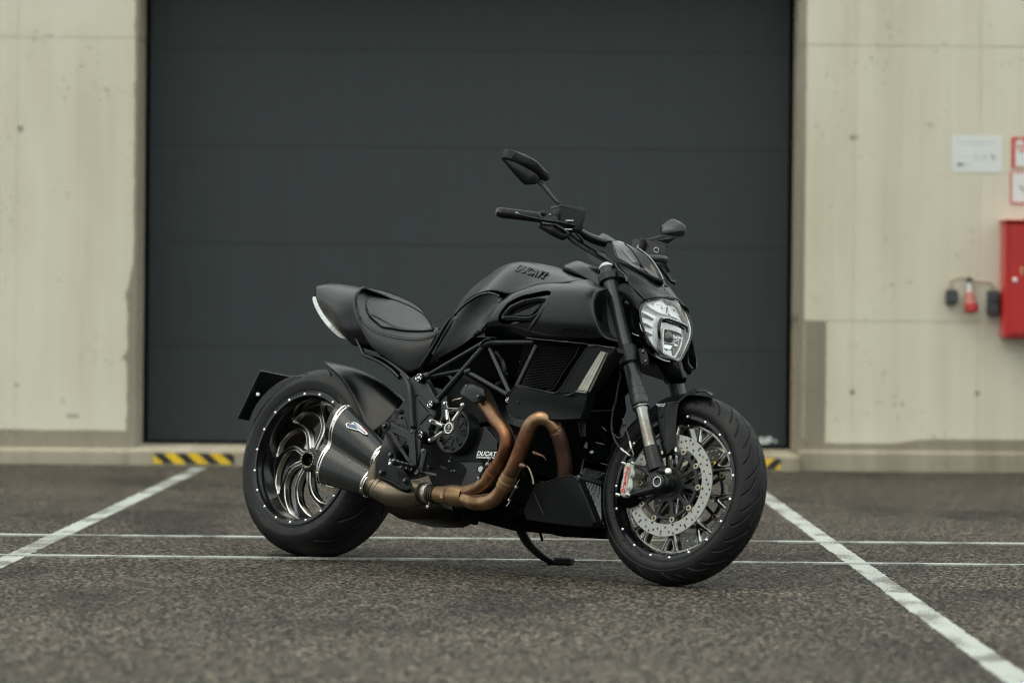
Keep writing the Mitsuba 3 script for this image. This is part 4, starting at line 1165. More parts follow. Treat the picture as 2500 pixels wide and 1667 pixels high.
cover_cut = cut(cover, tool)
part('side_cover', join(cover_cut, mirrored(cover)), 'matte_black', 'broad matt black side cover with an air intake', smooth=35)
vi = np.array([[.898,-.1974,.7938],[.9036,-.1997,.8105],[.9391,-.2063,.8412],[.9938,-.211,.859],[1.0517,-.213,.8677],[1.0979,-.2161,.8728],[1.1193,-.2207,.8699],[1.1249,-.2245,.8642],[1.1266,-.2333,.8433],[1.1119,-.2389,.8111],[1.092,-.2367,.7928],[1.0565,-.2287,.7855],[.9792,-.2121,.7893],[.9141,-.1997,.7914]])
part('side_cover__intake_frame', plate(vi, .02, .006, .006, holes=[np.array([[.9186,-.2025,.8001],[.9521,-.211,.8277],[1.0086,-.2187,.8438],[1.083,-.2242,.8526],[1.1086,-.2286,.8502],[1.1099,-.2318,.8413],[1.0856,-.2358,.8059],[1.0574,-.2302,.7913],[.9798,-.214,.7947]])]), 'satin_black', smooth=30)
part('side_cover__intake_floor', plate(np.array([[.9053,-.1828,.797],[.9091,-.1846,.8106],[.9448,-.1916,.8379],[.9957,-.1966,.8522],[1.0535,-.1991,.86],[1.1161,-.2058,.8628],[1.1285,-.2182,.8383],[1.095,-.2208,.7922],[1.0597,-.2135,.7892]]), .004, .001), 'plate_grey', smooth=30)
part('side_cover__intake_blade', plate(np.array([[.9284,-.1967,.8029],[.9715,-.2071,.8235],[1.0244,-.2151,.8331],[1.0873,-.2193,.8445],[1.0801,-.2249,.8211],[1.0528,-.222,.7984],[1.0204,-.2154,.7985]]), .006, .004, .006), 'shadow_black', smooth=30)
part('side_cover__intake_rib', tube([[.9191,-.2005,.7997],[.9802,-.2128,.7976],[1.055,-.228,.7937],[1.091,-.2345,.8057],[1.1085,-.2302,.8389]], .0028, 50, 8), 'satin_black')
ds = [[1.2244,-.2484,.7468],[1.3261,-.2531,.7411],[1.2328,-.2535,.7572]]
part('side_cover__lettering', lettering_fit('DIAVEL', ds, .0030, False, .1), 'matte_black', smooth=20)
# step line along the crease of the cover, and its underside
part('side_cover__shoulder', tube([[.8865,-.1682,.8715],[.9562,-.189,.8855],[1.0061,-.1742,.9079],[1.085,-.165,.918],[1.141,-.1537,.9238],[1.1444,-.1344,.9348],[1.1698,-.1291,.9373],[1.27,-.1742,.9087],[1.3012,-.1673,.9004]], .0035, 80, 8), 'matte_black')
part('side_cover__ridge', tube([[1.1236,-.227,.8656],[1.1242,-.2392,.8328],[1.1082,-.2423,.7955],[1.0834,-.2341,.7743],[1.0553,-.2208,.7561]], [.003, .008, .010, .010, .006], 50, 10, flat=.6), 'matte_black', smooth=True)
und = sheet([[[.8329,-.184,.7716],[.9159,-.196,.7756],[1.0313,-.218,.759],[1.1586,-.234,.7365],[1.2659,-.24,.7298],[1.3281,-.241,.726],[1.3801,-.238,.733]],[[.7952,-.15,.7621],[.8824,-.16,.7609],[1.0124,-.19,.742],[1.1443,-.215,.7263],[1.2453,-.215,.726],[1.3064,-.215,.7251],[1.3623,-.215,.7258]],[[.7564,-.1,.7552],[.8495,-.12,.7485],[.9731,-.14,.7422],[1.0952,-.16,.7343],[1.2055,-.17,.7336],[1.2668,-.17,.7327],[1.3234,-.17,.7318]]], .005, 30, 12, out=(0, 0, -1))
part('side_cover__underside', und, 'satin_black', smooth=True)

# front scoop: dark mouth, inner duct
duct = sheet([[[1.2991,-.16,.9012],[1.3229,-.218,.8839],[1.3354,-.255,.8319],[1.3589,-.258,.778],[1.3818,-.24,.7329],[1.4139,-.2,.7265]],[[1.3026,-.15,.8961],[1.3176,-.195,.8791],[1.3231,-.215,.8376],[1.3416,-.215,.7874],[1.3628,-.205,.7464],[1.3978,-.185,.7345]],[[1.2986,-.135,.886],[1.3089,-.16,.8736],[1.3149,-.165,.8421],[1.3278,-.165,.7985],[1.3535,-.165,.7551],[1.3775,-.16,.7431]]], .004, 40, 16, out=(1, -1, 0))
part('front_scoop', duct, 'matte_black', smooth=True)
part('front_scoop__inner_wall', plate([[1.2897,-.17,.8813],[1.2816,-.12,.8978],[1.3107,-.12,.8489],[1.3572,-.13,.746],[1.3383,-.165,.7448],[1.3203,-.18,.7682],[1.3097,-.19,.8162]], .006, .001), 'plastic_black')
part('front_scoop__lip', tube([[1.3013,-.16,.9012],[1.3255,-.214,.8868],[1.3269,-.236,.8747],[1.3309,-.252,.8526],[1.3361,-.256,.8283],[1.3476,-.258,.7979],[1.3622,-.256,.7701],[1.3733,-.246,.7475],[1.385,-.236,.7325],[1.4023,-.222,.7265],[1.4141,-.2,.7255]], .0042, 90, 10), 'satin_black', smooth=True)
part('front_scoop__mesh', plate([[1.3183,-.222,.8695],[1.3239,-.205,.8566],[1.3423,-.205,.7629],[1.344,-.212,.7513],[1.3446,-.238,.7823],[1.3272,-.236,.8295]], .003, .0), 'deep_black')

# knee panel behind the side cover
knee = sheet([[[.6137,-.112,.8219],[.6766,-.138,.8545],[.7294,-.15,.8766],[.7779,-.155,.8879],[.8245,-.16,.8852],[.8652,-.166,.8694]],[[.6026,-.12,.7823],[.6543,-.134,.8096],[.7058,-.138,.8267],[.754,-.142,.8359],[.7987,-.15,.8334],[.8547,-.17,.8379]],[[.5802,-.125,.7316],[.6245,-.13,.7557],[.6692,-.132,.7751],[.7124,-.136,.7869],[.7667,-.15,.7879],[.8335,-.178,.7979]],[[.5556,-.125,.6809],[.5936,-.126,.707],[.6337,-.128,.7264],[.6763,-.132,.7419],[.7275,-.142,.7526],[.8087,-.176,.7651]],[[.5281,-.118,.646],[.5621,-.118,.6649],[.6025,-.12,.6838],[.6448,-.124,.7012],[.6887,-.13,.7191],[.7372,-.142,.7395]]], .006, 40, 36)
part('knee_panel', both(knee), 'matte_black', 'hollowed matt black panel under the tank', smooth=True)
part('knee_panel__arch', tube([[.619,-.1168,.8214],[.6597,-.1336,.8431],[.7044,-.1461,.8634],[.7391,-.1518,.878],[.7779,-.1557,.8867],[.819,-.1602,.8852],[.8529,-.165,.8753]], .0045, 70, 10), 'gloss_black', smooth=True)
for c in [[.6443,-.1317,.8093],[.8547,-.1649,.8606]]:
    part('knee_panel__screw', rcyl(c, (0, -1, .1), .0062, .0025, .001, 20), 'plastic_black')
    part('knee_panel__screw', bolt(N(*c) + [0, -.0024, 0], (0, -1, .1), .0036, .0015), 'screw_steel')
part('knee_panel__tail_plug', blob([tuple([.7331,-.135,.7465]) + (.006,), tuple([.7943,-.165,.7605]) + (.011,)], 3), 'plastic_black', smooth=60)

# trellis frame
FR = [([[.8226,-.158,.7208],[.6503,-.172,.5201]], .0108), ([[.8104,-.158,.7241],[.5957,-.165,.612]], .0080), ([[.8267,-.158,.7232],[1.0387,-.17,.7256]], .0098), ([[.8371,-.155,.7043],[.9994,-.205,.5528]], .0088),
      ([[.7664,-.165,.6231],[.9919,-.205,.5458]], .0084), ([[.5947,-.16,.6061],[.7258,-.155,.6296]], .0076), ([[1.0764,-.2,.7083],[1.0436,-.225,.57]], .0075), ([[.4381,0,.6444],[.5221,.05,.7102]], .009)]
for p_, r_ in FR:
    part('frame__tube', tube(p_, r_, sides=20), 'satin_black', smooth=True)
    if p_[0][1] < -.1:
        part('frame__far_tube', mirrored(tube(p_, r_, sides=14)), 'satin_black', smooth=True)
part('frame__gusset', tube([[.8124,-.168,.7132],[.8285,-.169,.7288],[.8499,-.168,.7317]], .011, 20, 12, flat=.5), 'satin_black', smooth=True)
part('frame__joint', tube([[.7604,-.168,.6206],[.7843,-.168,.628]], .011, sides=16), 'satin_black')
part('frame__joint', blob([tuple([.8075,-.16,.7132]) + (.013,), tuple([.8443,-.16,.7241]) + (.012,)], 3), 'satin_black', smooth=60)
part('frame__bracket', plate([[.6235,-.15,.6267],[.6608,-.15,.6332],[.6644,-.15,.6284],[.6335,-.15,.6163],[.5932,-.15,.6107]], .004, .001), 'satin_black')


def star_bolt(c, ax, r, key='frame__axle_cap'):
    """Black cap with five milled slots and a bright socket screw."""
    c = N(*c); ax = unit(ax)
    e1 = unit(np.cross(ax, [0, 0, 1])); e2 = np.cross(ax, e1)
    k = part(key, lathe([(-.020, 0), (-.020, r * 1.02), (-.004, r * 1.02), (0, r), (.003, r * .92), (.0035, r * .5), (.002, r * .45), (.002, 0)], 40, c, ax), 'plastic_black')
    for i in range(5):
        a0 = math.radians(72 * i + 18)
        arc = [c + ax * .0032 + r * .74 * (math.cos(a0 + t) * e1 + math.sin(a0 + t) * e2) for t in np.linspace(-.36, .36, 8)]
        part(key + '_slot', tube(arc, r * .105, 16, 8), 'bright_bolt')
    part(key + '_screw', lathe([(.001, 0), (.001, r * .30), (.004, r * .30), (.0045, r * .24), (.0045, r * .14), (.002, r * .13), (.002, 0)], 24, c, ax), 'bright_bolt')


for c, r in zip([[.5762,-.19,.5961],[.6507,-.195,.5072],[.6355,-.205,.4023]] + [[1.0149,-.225,.5255]], (.0160, .0140, .0165, .0100)):
    star_bolt(c, (-.05, -1, .05), r)
part('frame__axle_boss', lathe([(-.03, .026), (-.002, .026), (.0, .024), (.0, 0)], 40, [.6282,-.185,.407], (0, -1, 0)), 'cast_black')
for p_ in ([[.5775,-.178,.5987],[.5917,-.165,.6094]], [[.6509,-.182,.5104],[.6606,-.17,.5217]]):
    part('frame__lug', tube(p_, .0125, sides=18), 'satin_black')

# cast plate behind the engine
fp = np.array([[.5137,-.17,.5991],[.5414,-.17,.6102],[.5715,-.17,.6041],[.5974,-.17,.5806],[.6427,-.17,.5327],[.6549,-.17,.4824],[.645,-.17,.4563],[.6353,-.17,.4293],[.6232,-.17,.4136],[.5906,-.17,.4202],[.5683,-.17,.4272],[.5506,-.17,.4305],[.5302,-.17,.4914],[.5171,-.17,.5296],[.5039,-.17,.5602],[.4914,-.17,.587]])
part('frame_plate', plate(fp, .03, .004, .008), 'plate_grey', 'cast black frame plate with a triangular recess', smooth=35)
part('frame_plate__spine', tube([[.4682,-.168,.6121],[.4967,-.172,.5954],[.5225,-.176,.5729],[.5398,-.178,.5439],[.5505,-.178,.5096],[.5614,-.178,.4714],[.5748,-.178,.4316]], [.006, .008, .0105, .0115, .0115, .0115, .012], 50, 12, flat=.6), 'plate_grey', smooth=True)
part('frame_plate__recess', plate([[.5587,-.1712,.5362],[.568,-.1712,.5412],[.5807,-.1712,.5367],[.6215,-.1712,.5042],[.625,-.1712,.488],[.5899,-.1712,.4525],[.5762,-.1712,.456],[.5622,-.1712,.4959]], .001, .0005, .005), 'plate_grey')
part('frame_plate__rib', tube([[.5748,-.1718,.522],[.6203,-.1718,.4887]], .0016, sides=8), 'deep_black')
part('frame_plate__rib', tube([[.5953,-.1718,.4449],[.6279,-.1718,.4774],[.6421,-.1718,.475]], .0016, sides=8, smooth=False), 'deep_black')
part('frame_plate__recess_edge', tube([[.5715,-.1715,.4366],[.5553,-.1715,.511],[.5533,-.1715,.5321],[.5627,-.1715,.543],[.5793,-.1715,.5385],[.6167,-.1715,.5097]], .0020, 80, 8), 'cast_black', smooth=True)

# brake fluid pot, foot rest hanger and pegs
pot = np.array([.5,-.18,.477])
part('brake_reservoir__cap', lathe([(.0, .0), (.0, .0150), (.002, .016), (.010, .016), (.012, .0145), (.012, 0)], 36, pot, (0, 0, 1)), 'plastic_black')
for k in range(30):
    a = math.radians(12 * k)
    part('brake_reservoir__knurl', rbox(pot + [.0162 * math.cos(a), .0162 * math.sin(a), .006], (.0018, .0014, .008), [[math.cos(a), math.sin(a), 0], [-math.sin(a), math.cos(a), 0], [0, 0, 1]], .0004), 'satin_black', smooth=False)
part('brake_reservoir__body', lathe([(-.022, 0), (-.022, .012), (0, .0145), (0, 0)], 30, pot, (0, 0, 1)), 'plastic_black')
part('brake_reservoir__bracket', plate([[.4804,-.19,.4715],[.5263,-.19,.4719],[.5328,-.19,.4663],[.5603,-.19,.4239],[.5,-.19,.4423],[.5051,-.19,.4491],[.4813,-.19,.4494]], .006, .0012, .004), 'cast_black')
part('brake_reservoir__bracket_screw', bolt([.5278,-.191,.4598], (0, -1, 0), .0038, .003), 'deep_black')

hg = [[.4794,-.225,.4235],[.4875,-.225,.4362],[.5088,-.225,.438],[.5321,-.225,.4308],[.6051,-.225,.407],[.627,-.225,.419],[.6366,-.225,.3889],[.6592,-.225,.383],[.6648,-.225,.3361],[.6599,-.225,.2956],[.6478,-.225,.2951],[.6237,-.225,.3077],[.5688,-.225,.3484],[.5175,-.225,.3986],[.4914,-.225,.4046]]
h1 = [[.5301,-.225,.4047],[.598,-.225,.3832],[.615,-.225,.3478],[.6177,-.225,.3142],[.581,-.225,.3488]]
part('foot_rest_hanger', plate(hg, .014, .0025, .004, holes=[h1]), 'cast_black', 'black cast foot rest hanger with triangular openings', smooth=30)
part('foot_rest_hanger__brace', tube([[.5758,-.222,.3594],[.5935,-.222,.3769]], .004, sides=8), 'cast_black')
part('foot_rest_hanger__arm', plate([[.6168,-.236,.4007],[.618,-.236,.412],[.6259,-.236,.4152],[.6343,-.236,.4114],[.6406,-.236,.3869],[.6583,-.236,.3292],[.6666,-.236,.2982],[.6545,-.236,.2978],[.6311,-.236,.3283]], .012, .003, .006), 'cast_black', smooth=30)
part('foot_rest_hanger__arm', plate([[.6756,-.236,.3478],[.6842,-.236,.357],[.6972,-.236,.353],[.7016,-.236,.3442],[.7009,-.236,.3219],[.695,-.236,.2726],[.6829,-.236,.2654],[.6724,-.236,.2717],[.6695,-.236,.2849],[.6796,-.236,.2943],[.681,-.236,.3301]], .012, .003, .006), 'cast_black', smooth=30)
part('foot_rest_hanger__pivot', lathe([(-.012, .0175), (0, .0175), (.003, .0165), (.004, .010), (.012, .0085), (.013, .006), (.013, 0)], 36, [.4959,-.226,.4238], (0, -1, 0)), 'plastic_black')
for c, r in zip([[.6254,-.237,.4076],[.6892,-.237,.3481],[.6798,-.239,.2758],[.501,-.24,.4227]], (.0045, .0065, .0075, .0045)):
    part('foot_rest_hanger__bolt', bolt(c, (0, -1, 0), r, .004), 'screw_steel')
pg = np.array([[.6491,-.335,.2965],[.6605,-.245,.2952]])
pd = unit(pg[1] - pg[0])
pu = unit(np.cross(pd, np.cross(N(0, 0, 1), pd)))
ps = np.cross(pu, pd)
Lp = np.linalg.norm(pg[1] - pg[0])
part('foot_peg', rbox(pg.mean(0) - pu * .006, (Lp, .026, .012), [pd, ps, pu], .003), 'plastic_black', 'toothed black foot peg with bright worn edges', smooth=30)
for i in range(10):
    for j in (-1, 1):
        c = pg[0] + pd * Lp * (i + .5) / 10 + ps * .0095 * j
        part('foot_peg__tooth', hull([c + pd * .0042 + ps * .003, c + pd * .0042 - ps * .003, c - pd * .0042 + ps * .003, c - pd * .0042 - ps * .003, c + pu * .0042 + ps * .0022, c + pu * .0042 - ps * .0022, c - pu * .003]), 'machined' if (i + j) % 2 else 'screw_steel', smooth=False)
for i in range(5):
    c = pg[0] + pd * Lp * (.42 + .12 * i) - pu * (.013) - ps * .004
    part('foot_peg__web', rbox(c, (.006, .018, .010), [pd, ps, pu], .002), 'screw_steel' if i % 2 == 0 else 'plastic_black', smooth=30)
part('foot_peg__end', lathe([(-.004, 0), (-.004, .006), (.004, .006), (.005, .004), (.005, 0)], 18, [.6495,-.335,.2849], (-.2, -1, .1)), 'bright_bolt')
part('brake_pedal', tube([[.6653,-.225,.2779],[.7006,-.235,.2774],[.7427,-.25,.2729],[.7887,-.26,.2695]], [.006, .006, .007, .008], 30, 10, flat=.6), 'plastic_black', smooth=True)
part('brake_pedal__pad', plate([[.7296,-.262,.2735],[.7381,-.262,.276],[.8,-.272,.2688],[.8016,-.272,.2612],[.7538,-.266,.2626]], .012, .002, .004), 'satin_black')

# --- engine
part('engine__crankcase', hull(np.vstack([[[.6085,-.16,.3747],[.7631,-.17,.4286],[.885,-.16,.4488],[.9712,-.17,.3068],[.9222,-.14,.1855],[.7785,-.14,.1824],[.6887,-.15,.2343],[.6308,-.15,.2972]], np.array([[.6085,-.16,.3747],[.7631,-.17,.4286],[.885,-.16,.4488],[.9712,-.17,.3068],[.9222,-.14,.1855],[.7785,-.14,.1824],[.6887,-.15,.2343],[.6308,-.15,.2972]]) * [1, -.9, 1]])), 'shadow_black', 'black engine block', smooth=30)
part('engine__rear_cylinder', prism([(x, z) for x, _, z in [[.6675,-.1,.4395],[.6115,-.1,.5627],[.6647,-.1,.6374],[.8033,-.1,.5818],[.8929,-.1,.4754]]], .10, -.10, .01), 'shadow_black')
part('engine__front_cylinder', prism([(x, z) for x, _, z in [[.9525,-.1,.3677],[1.0302,-.1,.5034],[1.2154,-.1,.4998],[1.2734,-.1,.3794],[1.2004,-.1,.2894],[1.0242,-.1,.3041]]], .10, -.095, .01), 'deep_black')
part('engine__sump', hull(np.vstack([[[.7373,-.12,.1986],[.7548,-.11,.1651],[.826,-.1,.1523],[.989,-.1,.1496],[1.0481,-.12,.1773],[.9527,-.13,.2244]], np.array([[.7373,-.12,.1986],[.7548,-.11,.1651],[.826,-.1,.1523],[.989,-.1,.1496],[1.0481,-.12,.1773],[.9527,-.13,.2244]]) * [1, -1, 1]])), 'deep_black')
for c in [[.7573,-.1,.1562],[.8366,-.1,.1474],[.9806,-.09,.1474]]:
    part('engine__sump_lug', rbox(c, (.022, .02, .020), None, .004), 'deep_black')
cc = np.array([.7762,-.205,.4209])
part('engine__clutch_housing', lathe([(-.05, .074), (-.006, .074), (0, .0715), (.001, .066), (-.004, .060), (-.014, .057), (-.014, 0)], 72, cc, (0, -1, 0)), 'cast_black', 'round clutch housing', smooth=30)
for k in range(10):
    a = math.radians(36 * k + 10)
    part('engine__clutch_rib', tube([cc + [.020 * math.cos(a), .0125, .020 * math.sin(a)], cc + [.057 * math.cos(a), .0125, .057 * math.sin(a)]], .0013, sides=6), 'satin_black')
for k in range(10):
    a = math.radians(36 * k + 28)
    part('engine__clutch_tab', rbox(cc + [.058 * math.cos(a), .004, .058 * math.sin(a)], (.007, .014, .013), [[math.cos(a), 0, math.sin(a)], [0, 1, 0], [-math.sin(a), 0, math.cos(a)]], .002), 'plastic_black')
# open clutch cover: hub and arms
hub = np.array([.7946,-.242,.424])
ends = [N(*q) for q in [[.7585,-.232,.5043],[.8353,-.232,.5012],[.7095,-.232,.4448],[.7183,-.232,.3826]]]
sh = [sg.Point(0, 0).buffer(.0185, 40)]
for e in ends:
    d_ = e - hub
    sh += [sg.LineString([(0, 0), (d_[0], d_[2])]).buffer(.0068), sg.Point(d_[0], d_[2]).buffer(.0072)]
a1, a2 = ends[0] - hub, ends[1] - hub
sh.append(sg.LineString([(a1[0] * .82, a1[2] * .82), (a2[0] * .82, a2[2] * .82)]).buffer(.0020))
sh.append(sg.LineString([(a1[0] * .62, a1[2] * .62), ((ends[2] - hub)[0] * .62, (ends[2] - hub)[2] * .62)]).buffer(.0016))
S = shapely.union_all(sh).buffer(.004).buffer(-.004).simplify(.0002)
for nm, P_, lift, mt, bv in (('edge', S, 0, 'aluminium', .0010), ('face', S.buffer(-.0013), .0012, 'gloss_black', .0006)):
    P_ = max(P_.geoms, key=lambda g_: g_.area) if P_.geom_type != 'Polygon' else P_
    rg = [np.array([[hub[0] + x, hub[1], hub[2] + z] for x, z in np.array(q.coords)[:-1]]) for q in [P_.exterior] + list(P_.interiors)]
    part('clutch_cover__' + nm, plate(rg[0], .006, bv, 0, holes=rg[1:], lift=lift), mt, 'open star shaped clutch cover' if nm == 'face' else None, smooth=25)
for e in ends:
    d_ = e - hub
    part('clutch_cover__insert', tube([hub + d_ * .32 + [0, -.0045, 0], hub + d_ * .72 + [0, -.0045, 0]], .0052, sides=14, flat=1), 'machined')
    c = N(hub[0] + d_[0], hub[1] - .0012, hub[2] + d_[2])
    part('clutch_cover__screw', lathe([(0, .0046), (.003, .0046), (.0036, .0038), (.0036, .0022), (.001, .002), (.001, 0)], 24, c, (0, -1, 0)), 'bright_bolt')
part('clutch_cover__ring', lathe([(.0, .0145), (.0035, .0145), (.0035, .0185), (.0, .0185)], 48, hub, (0, -1, 0)), 'machined')
part('clutch_cover__disc', lathe([(.0, .0), (.0, .0145), (.0022, .0145), (.0024, .0)], 48, hub, (0, -1, 0)), 'gloss_black')
u_ = N(0, -.0028, 0)
shd = [(-.0045, .0085), (-.003, .0095), (0, .0098), (.003, .0095), (.0045, .0085), (.0040, .003), (.0025, -.001), (0, -.0035), (-.0025, -.001), (-.0040, .003)]
part('clutch_cover__shield', plate(np.array([hub + u_ + [a, 0, b + .001] for a, b in shd]), .001, .0002, holes=[np.array([hub + u_ + [a * .78, 0, (b - .003) * .78 + .004] for a, b in shd])]), 'steel', smooth=False)
part('clutch_cover__shield_bar', plate(np.array([hub + u_ + [a, 0, b] for a, b in ((-.0036, .0062), (-.001, .0066), (.0034, .0052), (.0034, .0042), (-.001, .0054), (-.0036, .005))]), .001, .0001), 'steel', smooth=False)
part('clutch_cover__shield_line', plate(np.array([hub + u_ + [a, 0, b] for a, b in ((-.0115, -.0062), (.0115, -.0062), (.0115, -.0072), (-.0115, -.0072))]), .001, .0001), 'steel', smooth=False)

part('engine__belt_cover', plate([[.8916,-.185,.4433],[.9379,-.185,.4125],[.9555,-.185,.3964],[.9634,-.185,.3658],[.8751,-.185,.3627],[.8856,-.185,.4037]], .012, .003, .004), 'plastic_black', 'triangular black belt cover', smooth=30)
part('engine__belt_cover_edge', tube([[.8937,-.187,.4422],[.94,-.187,.411],[.9564,-.187,.3961],[.9648,-.187,.3678]], .0018, sides=6, smooth=False), 'satin_black')
part('engine__name_plate', plate([[.8837,-.195,.3646],[.9852,-.195,.3646],[.9861,-.195,.3374],[.8849,-.195,.336]], .01, .002, .003), 'plastic_black')
tq = [[.8901,-.1955,.3469],[.9845,-.1955,.3474],[.8918,-.1955,.3617]]
part('engine__lettering', lettering_fit('DUCATI', tq, .0008, True, .12), 'white_paint', 'white maker lettering on the engine cover', smooth=False)
tq = [[.889,-.1955,.3382],[.9911,-.1955,.3387],[.8887,-.1955,.3444]]
part('engine__lettering', lettering_fit('TESTASTRETTA 11°', tq, .0008, True, .1), 'white_paint', smooth=False)
sgc = np.array([.9202,-.2,.3031])
part('engine__sight_glass', lathe([(-.01, .0165), (0, .0165), (.003, .015), (.003, .0115), (0, .0105), (0, 0)], 32, sgc, (.1, -1, 0)), 'plastic_black', 'round oil sight glass', smooth=30)
part('engine__sight_glass_lens', lathe([(.0005, 0), (.0005, .0098), (.0012, .0095), (.002, 0)], 28, sgc, (.1, -1, 0)), 'sign_grey')
part('engine__side_case', plate([[.7981,-.175,.3314],[.9031,-.175,.3353],[.9229,-.175,.2861],[.8757,-.175,.2377],[.8163,-.175,.2459],[.8336,-.175,.3004]], .02, .006, .006), 'cast_black')
part('engine__oil_filter', lathe([(-.05, .030), (0, .030), (.006, .026), (.007, .012), (.004, .01), (.004, 0)], 36, [.7155,-.13,.2777], (.15, -1, .2)), 'plastic_black')
for c, r in zip([[.7426,-.16,.329],[.746,-.16,.3415],[.6613,-.17,.3061],[.7567,-.16,.2983],[.7849,-.15,.2712],[.7701,-.16,.2988]], (.007, .004, .004, .004, .004, .005)):
    part('engine__fitting', blob([tuple(N(*c)) + (r,), tuple(N(*c) + [.004, .02, .002]) + (r * .8,)], 2), 'screw_steel', smooth=60)
for k, p_ in enumerate(([[.7183,-.15,.3502],[.7499,-.155,.337]], [[.6472,-.16,.3142],[.6581,-.16,.2989]])):
    part('engine__rod', tube(p_, .0035, sides=8), 'screw_steel')
part('engine__hose', tube([[.6192,-.13,.3573],[.663,-.14,.3389],[.7024,-.15,.3115],[.7343,-.15,.3038],[.7529,-.14,.3154]], .009, 40, 10), 'plastic_black', smooth=True)
part('engine__hose', tube([[.818,-.1,.7038],[.8698,-.12,.6726],[.886,-.12,.6384],[.8655,-.1,.6077],[.8217,-.08,.6005]], .010, 40, 10), 'plastic_black', smooth=True)
part('engine__gold_hose_clip', tube([[.7228,-.17,.5252],[.7367,-.175,.5293],[.7516,-.175,.5316],[.7589,-.17,.5356],[.7607,-.165,.5415]], .0035, 30, 8), 'brass_dull', smooth=True)
for p_ in ([[.9432,-.12,.6731],[.9489,-.12,.6587]], [[.888,-.12,.6431],[.8911,-.12,.6349],[.8978,-.12,.6288]], [[.9867,-.15,.4663],[.9899,-.15,.4568]], [[1.0095,-.15,.4658],[1.0112,-.15,.4515]]):
    part('engine__clip', tube(p_, .0018, sides=6), 'screw_steel')

# shield over the rear exhaust outlet
es = sheet([[[.7409,-.165,.5629],[.7504,-.17,.5754],[.7709,-.175,.5843],[.8029,-.18,.5868],[.8439,-.19,.579],[.8865,-.205,.5598]],[[.7659,-.19,.5526],[.7889,-.2,.5586],[.816,-.205,.5601],[.8437,-.21,.5578],[.8704,-.215,.548],[.9027,-.215,.5374]],[[.7804,-.2,.5451],[.8035,-.205,.5352],[.8308,-.21,.5235],[.8574,-.212,.5134],[.8778,-.21,.5153],[.9015,-.205,.5244]]], .004, 30, 20)
part('outlet_shield', es, 'matte_black', 'black shield over the rear exhaust outlet', smooth=True)
for c in [[.799,-.1971,.5708],[.8739,-.2146,.5359]]:
    part('outlet_shield__bolt', rcyl(c, (0, -1, .15), .0072, .003, .001, 24), 'plastic_black')
    part('outlet_shield__bolt', bolt(N(*c) + [0, -.003, 0], (0, -1, .15), .0042, .002), 'screw_steel')

# --- radiator shroud and its lower tub
sh_o = [[1.062,-.235,.7242],[1.3294,-.245,.707],[1.3813,-.245,.7057],[1.4383,-.235,.6992],[1.4409,-.225,.689],[1.3884,-.225,.6105],[1.3501,-.228,.5562],[1.3378,-.228,.5011],[1.3263,-.22,.4725],[1.2572,-.226,.4663],[1.1622,-.23,.4597],[1.1113,-.23,.4623],[1.0486,-.23,.4686],[1.031,-.23,.4822],[1.0146,-.23,.5092],[1.019,-.232,.5353],[1.0326,-.235,.5544],[1.0531,-.237,.5676],[1.0888,-.238,.5672]]
# tub
tub = [[1.018,-.232,.5079],[1.022,-.234,.536],[1.0336,-.236,.5538],[1.0539,-.238,.5678],[1.0899,-.239,.566],[1.2196,-.244,.5482],[1.2366,-.245,.5526],[1.2473,-.245,.5643],[1.2907,-.246,.6321],[1.3321,-.247,.6956],[1.3346,-.247,.7026],[1.372,-.246,.705],[1.4392,-.236,.6986],[1.4426,-.228,.6864],[1.391,-.228,.6099],[1.3519,-.23,.5558],[1.3421,-.23,.5008],[1.3281,-.222,.4722],[1.259,-.228,.466],[1.1131,-.232,.4619],[1.0504,-.232,.4682],[1.0328,-.232,.4819]]
part('radiator_shroud', plate(tub, .035, .0035), 'shadow_black', 'black shroud round the side radiator', smooth=30)
part('radiator_shroud__lip', tube([[1.0234,-.2355,.5357],[1.0349,-.2375,.5535],[1.0552,-.2395,.568],[1.0911,-.2405,.5663],[1.1585,-.2425,.5573],[1.2208,-.2455,.5483],[1.2379,-.2465,.5523],[1.2487,-.2465,.564],[1.292,-.2475,.6318],[1.3334,-.2485,.6953]], .0020, 90, 8), 'satin_black', smooth=True)
part('radiator_shroud__top_rail', tube([[1.0639,-.237,.7234],[1.1956,-.243,.7147],[1.3313,-.247,.7062]], .0045, sides=8, flat=.6), 'satin_black')
part('radiator_shroud__corner_lug', plate([[1.3358,-.252,.7046],[1.3695,-.252,.704],[1.3967,-.25,.7009],[1.4435,-.244,.6979],[1.4418,-.243,.6955],[1.4061,-.248,.6965],[1.3764,-.25,.6996],[1.3362,-.25,.694]], .006, .0015), 'satin_black')
part('radiator_shroud__inner_wall', plate([[1.0663,-.185,.7123],[1.2488,-.19,.7078],[1.1703,-.19,.575],[1.1282,-.185,.5649],[1.0077,-.185,.5785]], .006, .001), 'deep_black')
part('radiator_shroud__back', plate([[1.0011,-.172,.7389],[1.2714,-.18,.7224],[1.2838,-.18,.6863],[1.1732,-.18,.5569],[.9757,-.17,.5645]], .01, .0), 'deep_black')
part('radiator_shroud__inner_line', tube([[1.2564,-.2,.7057],[1.2534,-.2,.6946],[1.2143,-.2,.6344],[1.1851,-.2,.5833],[1.1779,-.2,.5731],[1.1623,-.2,.5656],[1.1441,-.2,.5638],[1.1958,-.215,.5553]], .0012, 60, 6), 'satin_black')
part('radiator_shroud__lower_line', tube([[1.0202,-.2345,.5054],[1.0277,-.2345,.4914],[1.0406,-.2345,.4745],[1.0567,-.2345,.4679],[1.1179,-.2345,.4622],[1.1607,-.2345,.4604]], .0014, 50, 6), 'satin_black', smooth=True)
part('radiator_shroud__screw', bolt([1.0665,-.2345,.5178], (0, -1, 0), .0055, .003), 'plastic_black')
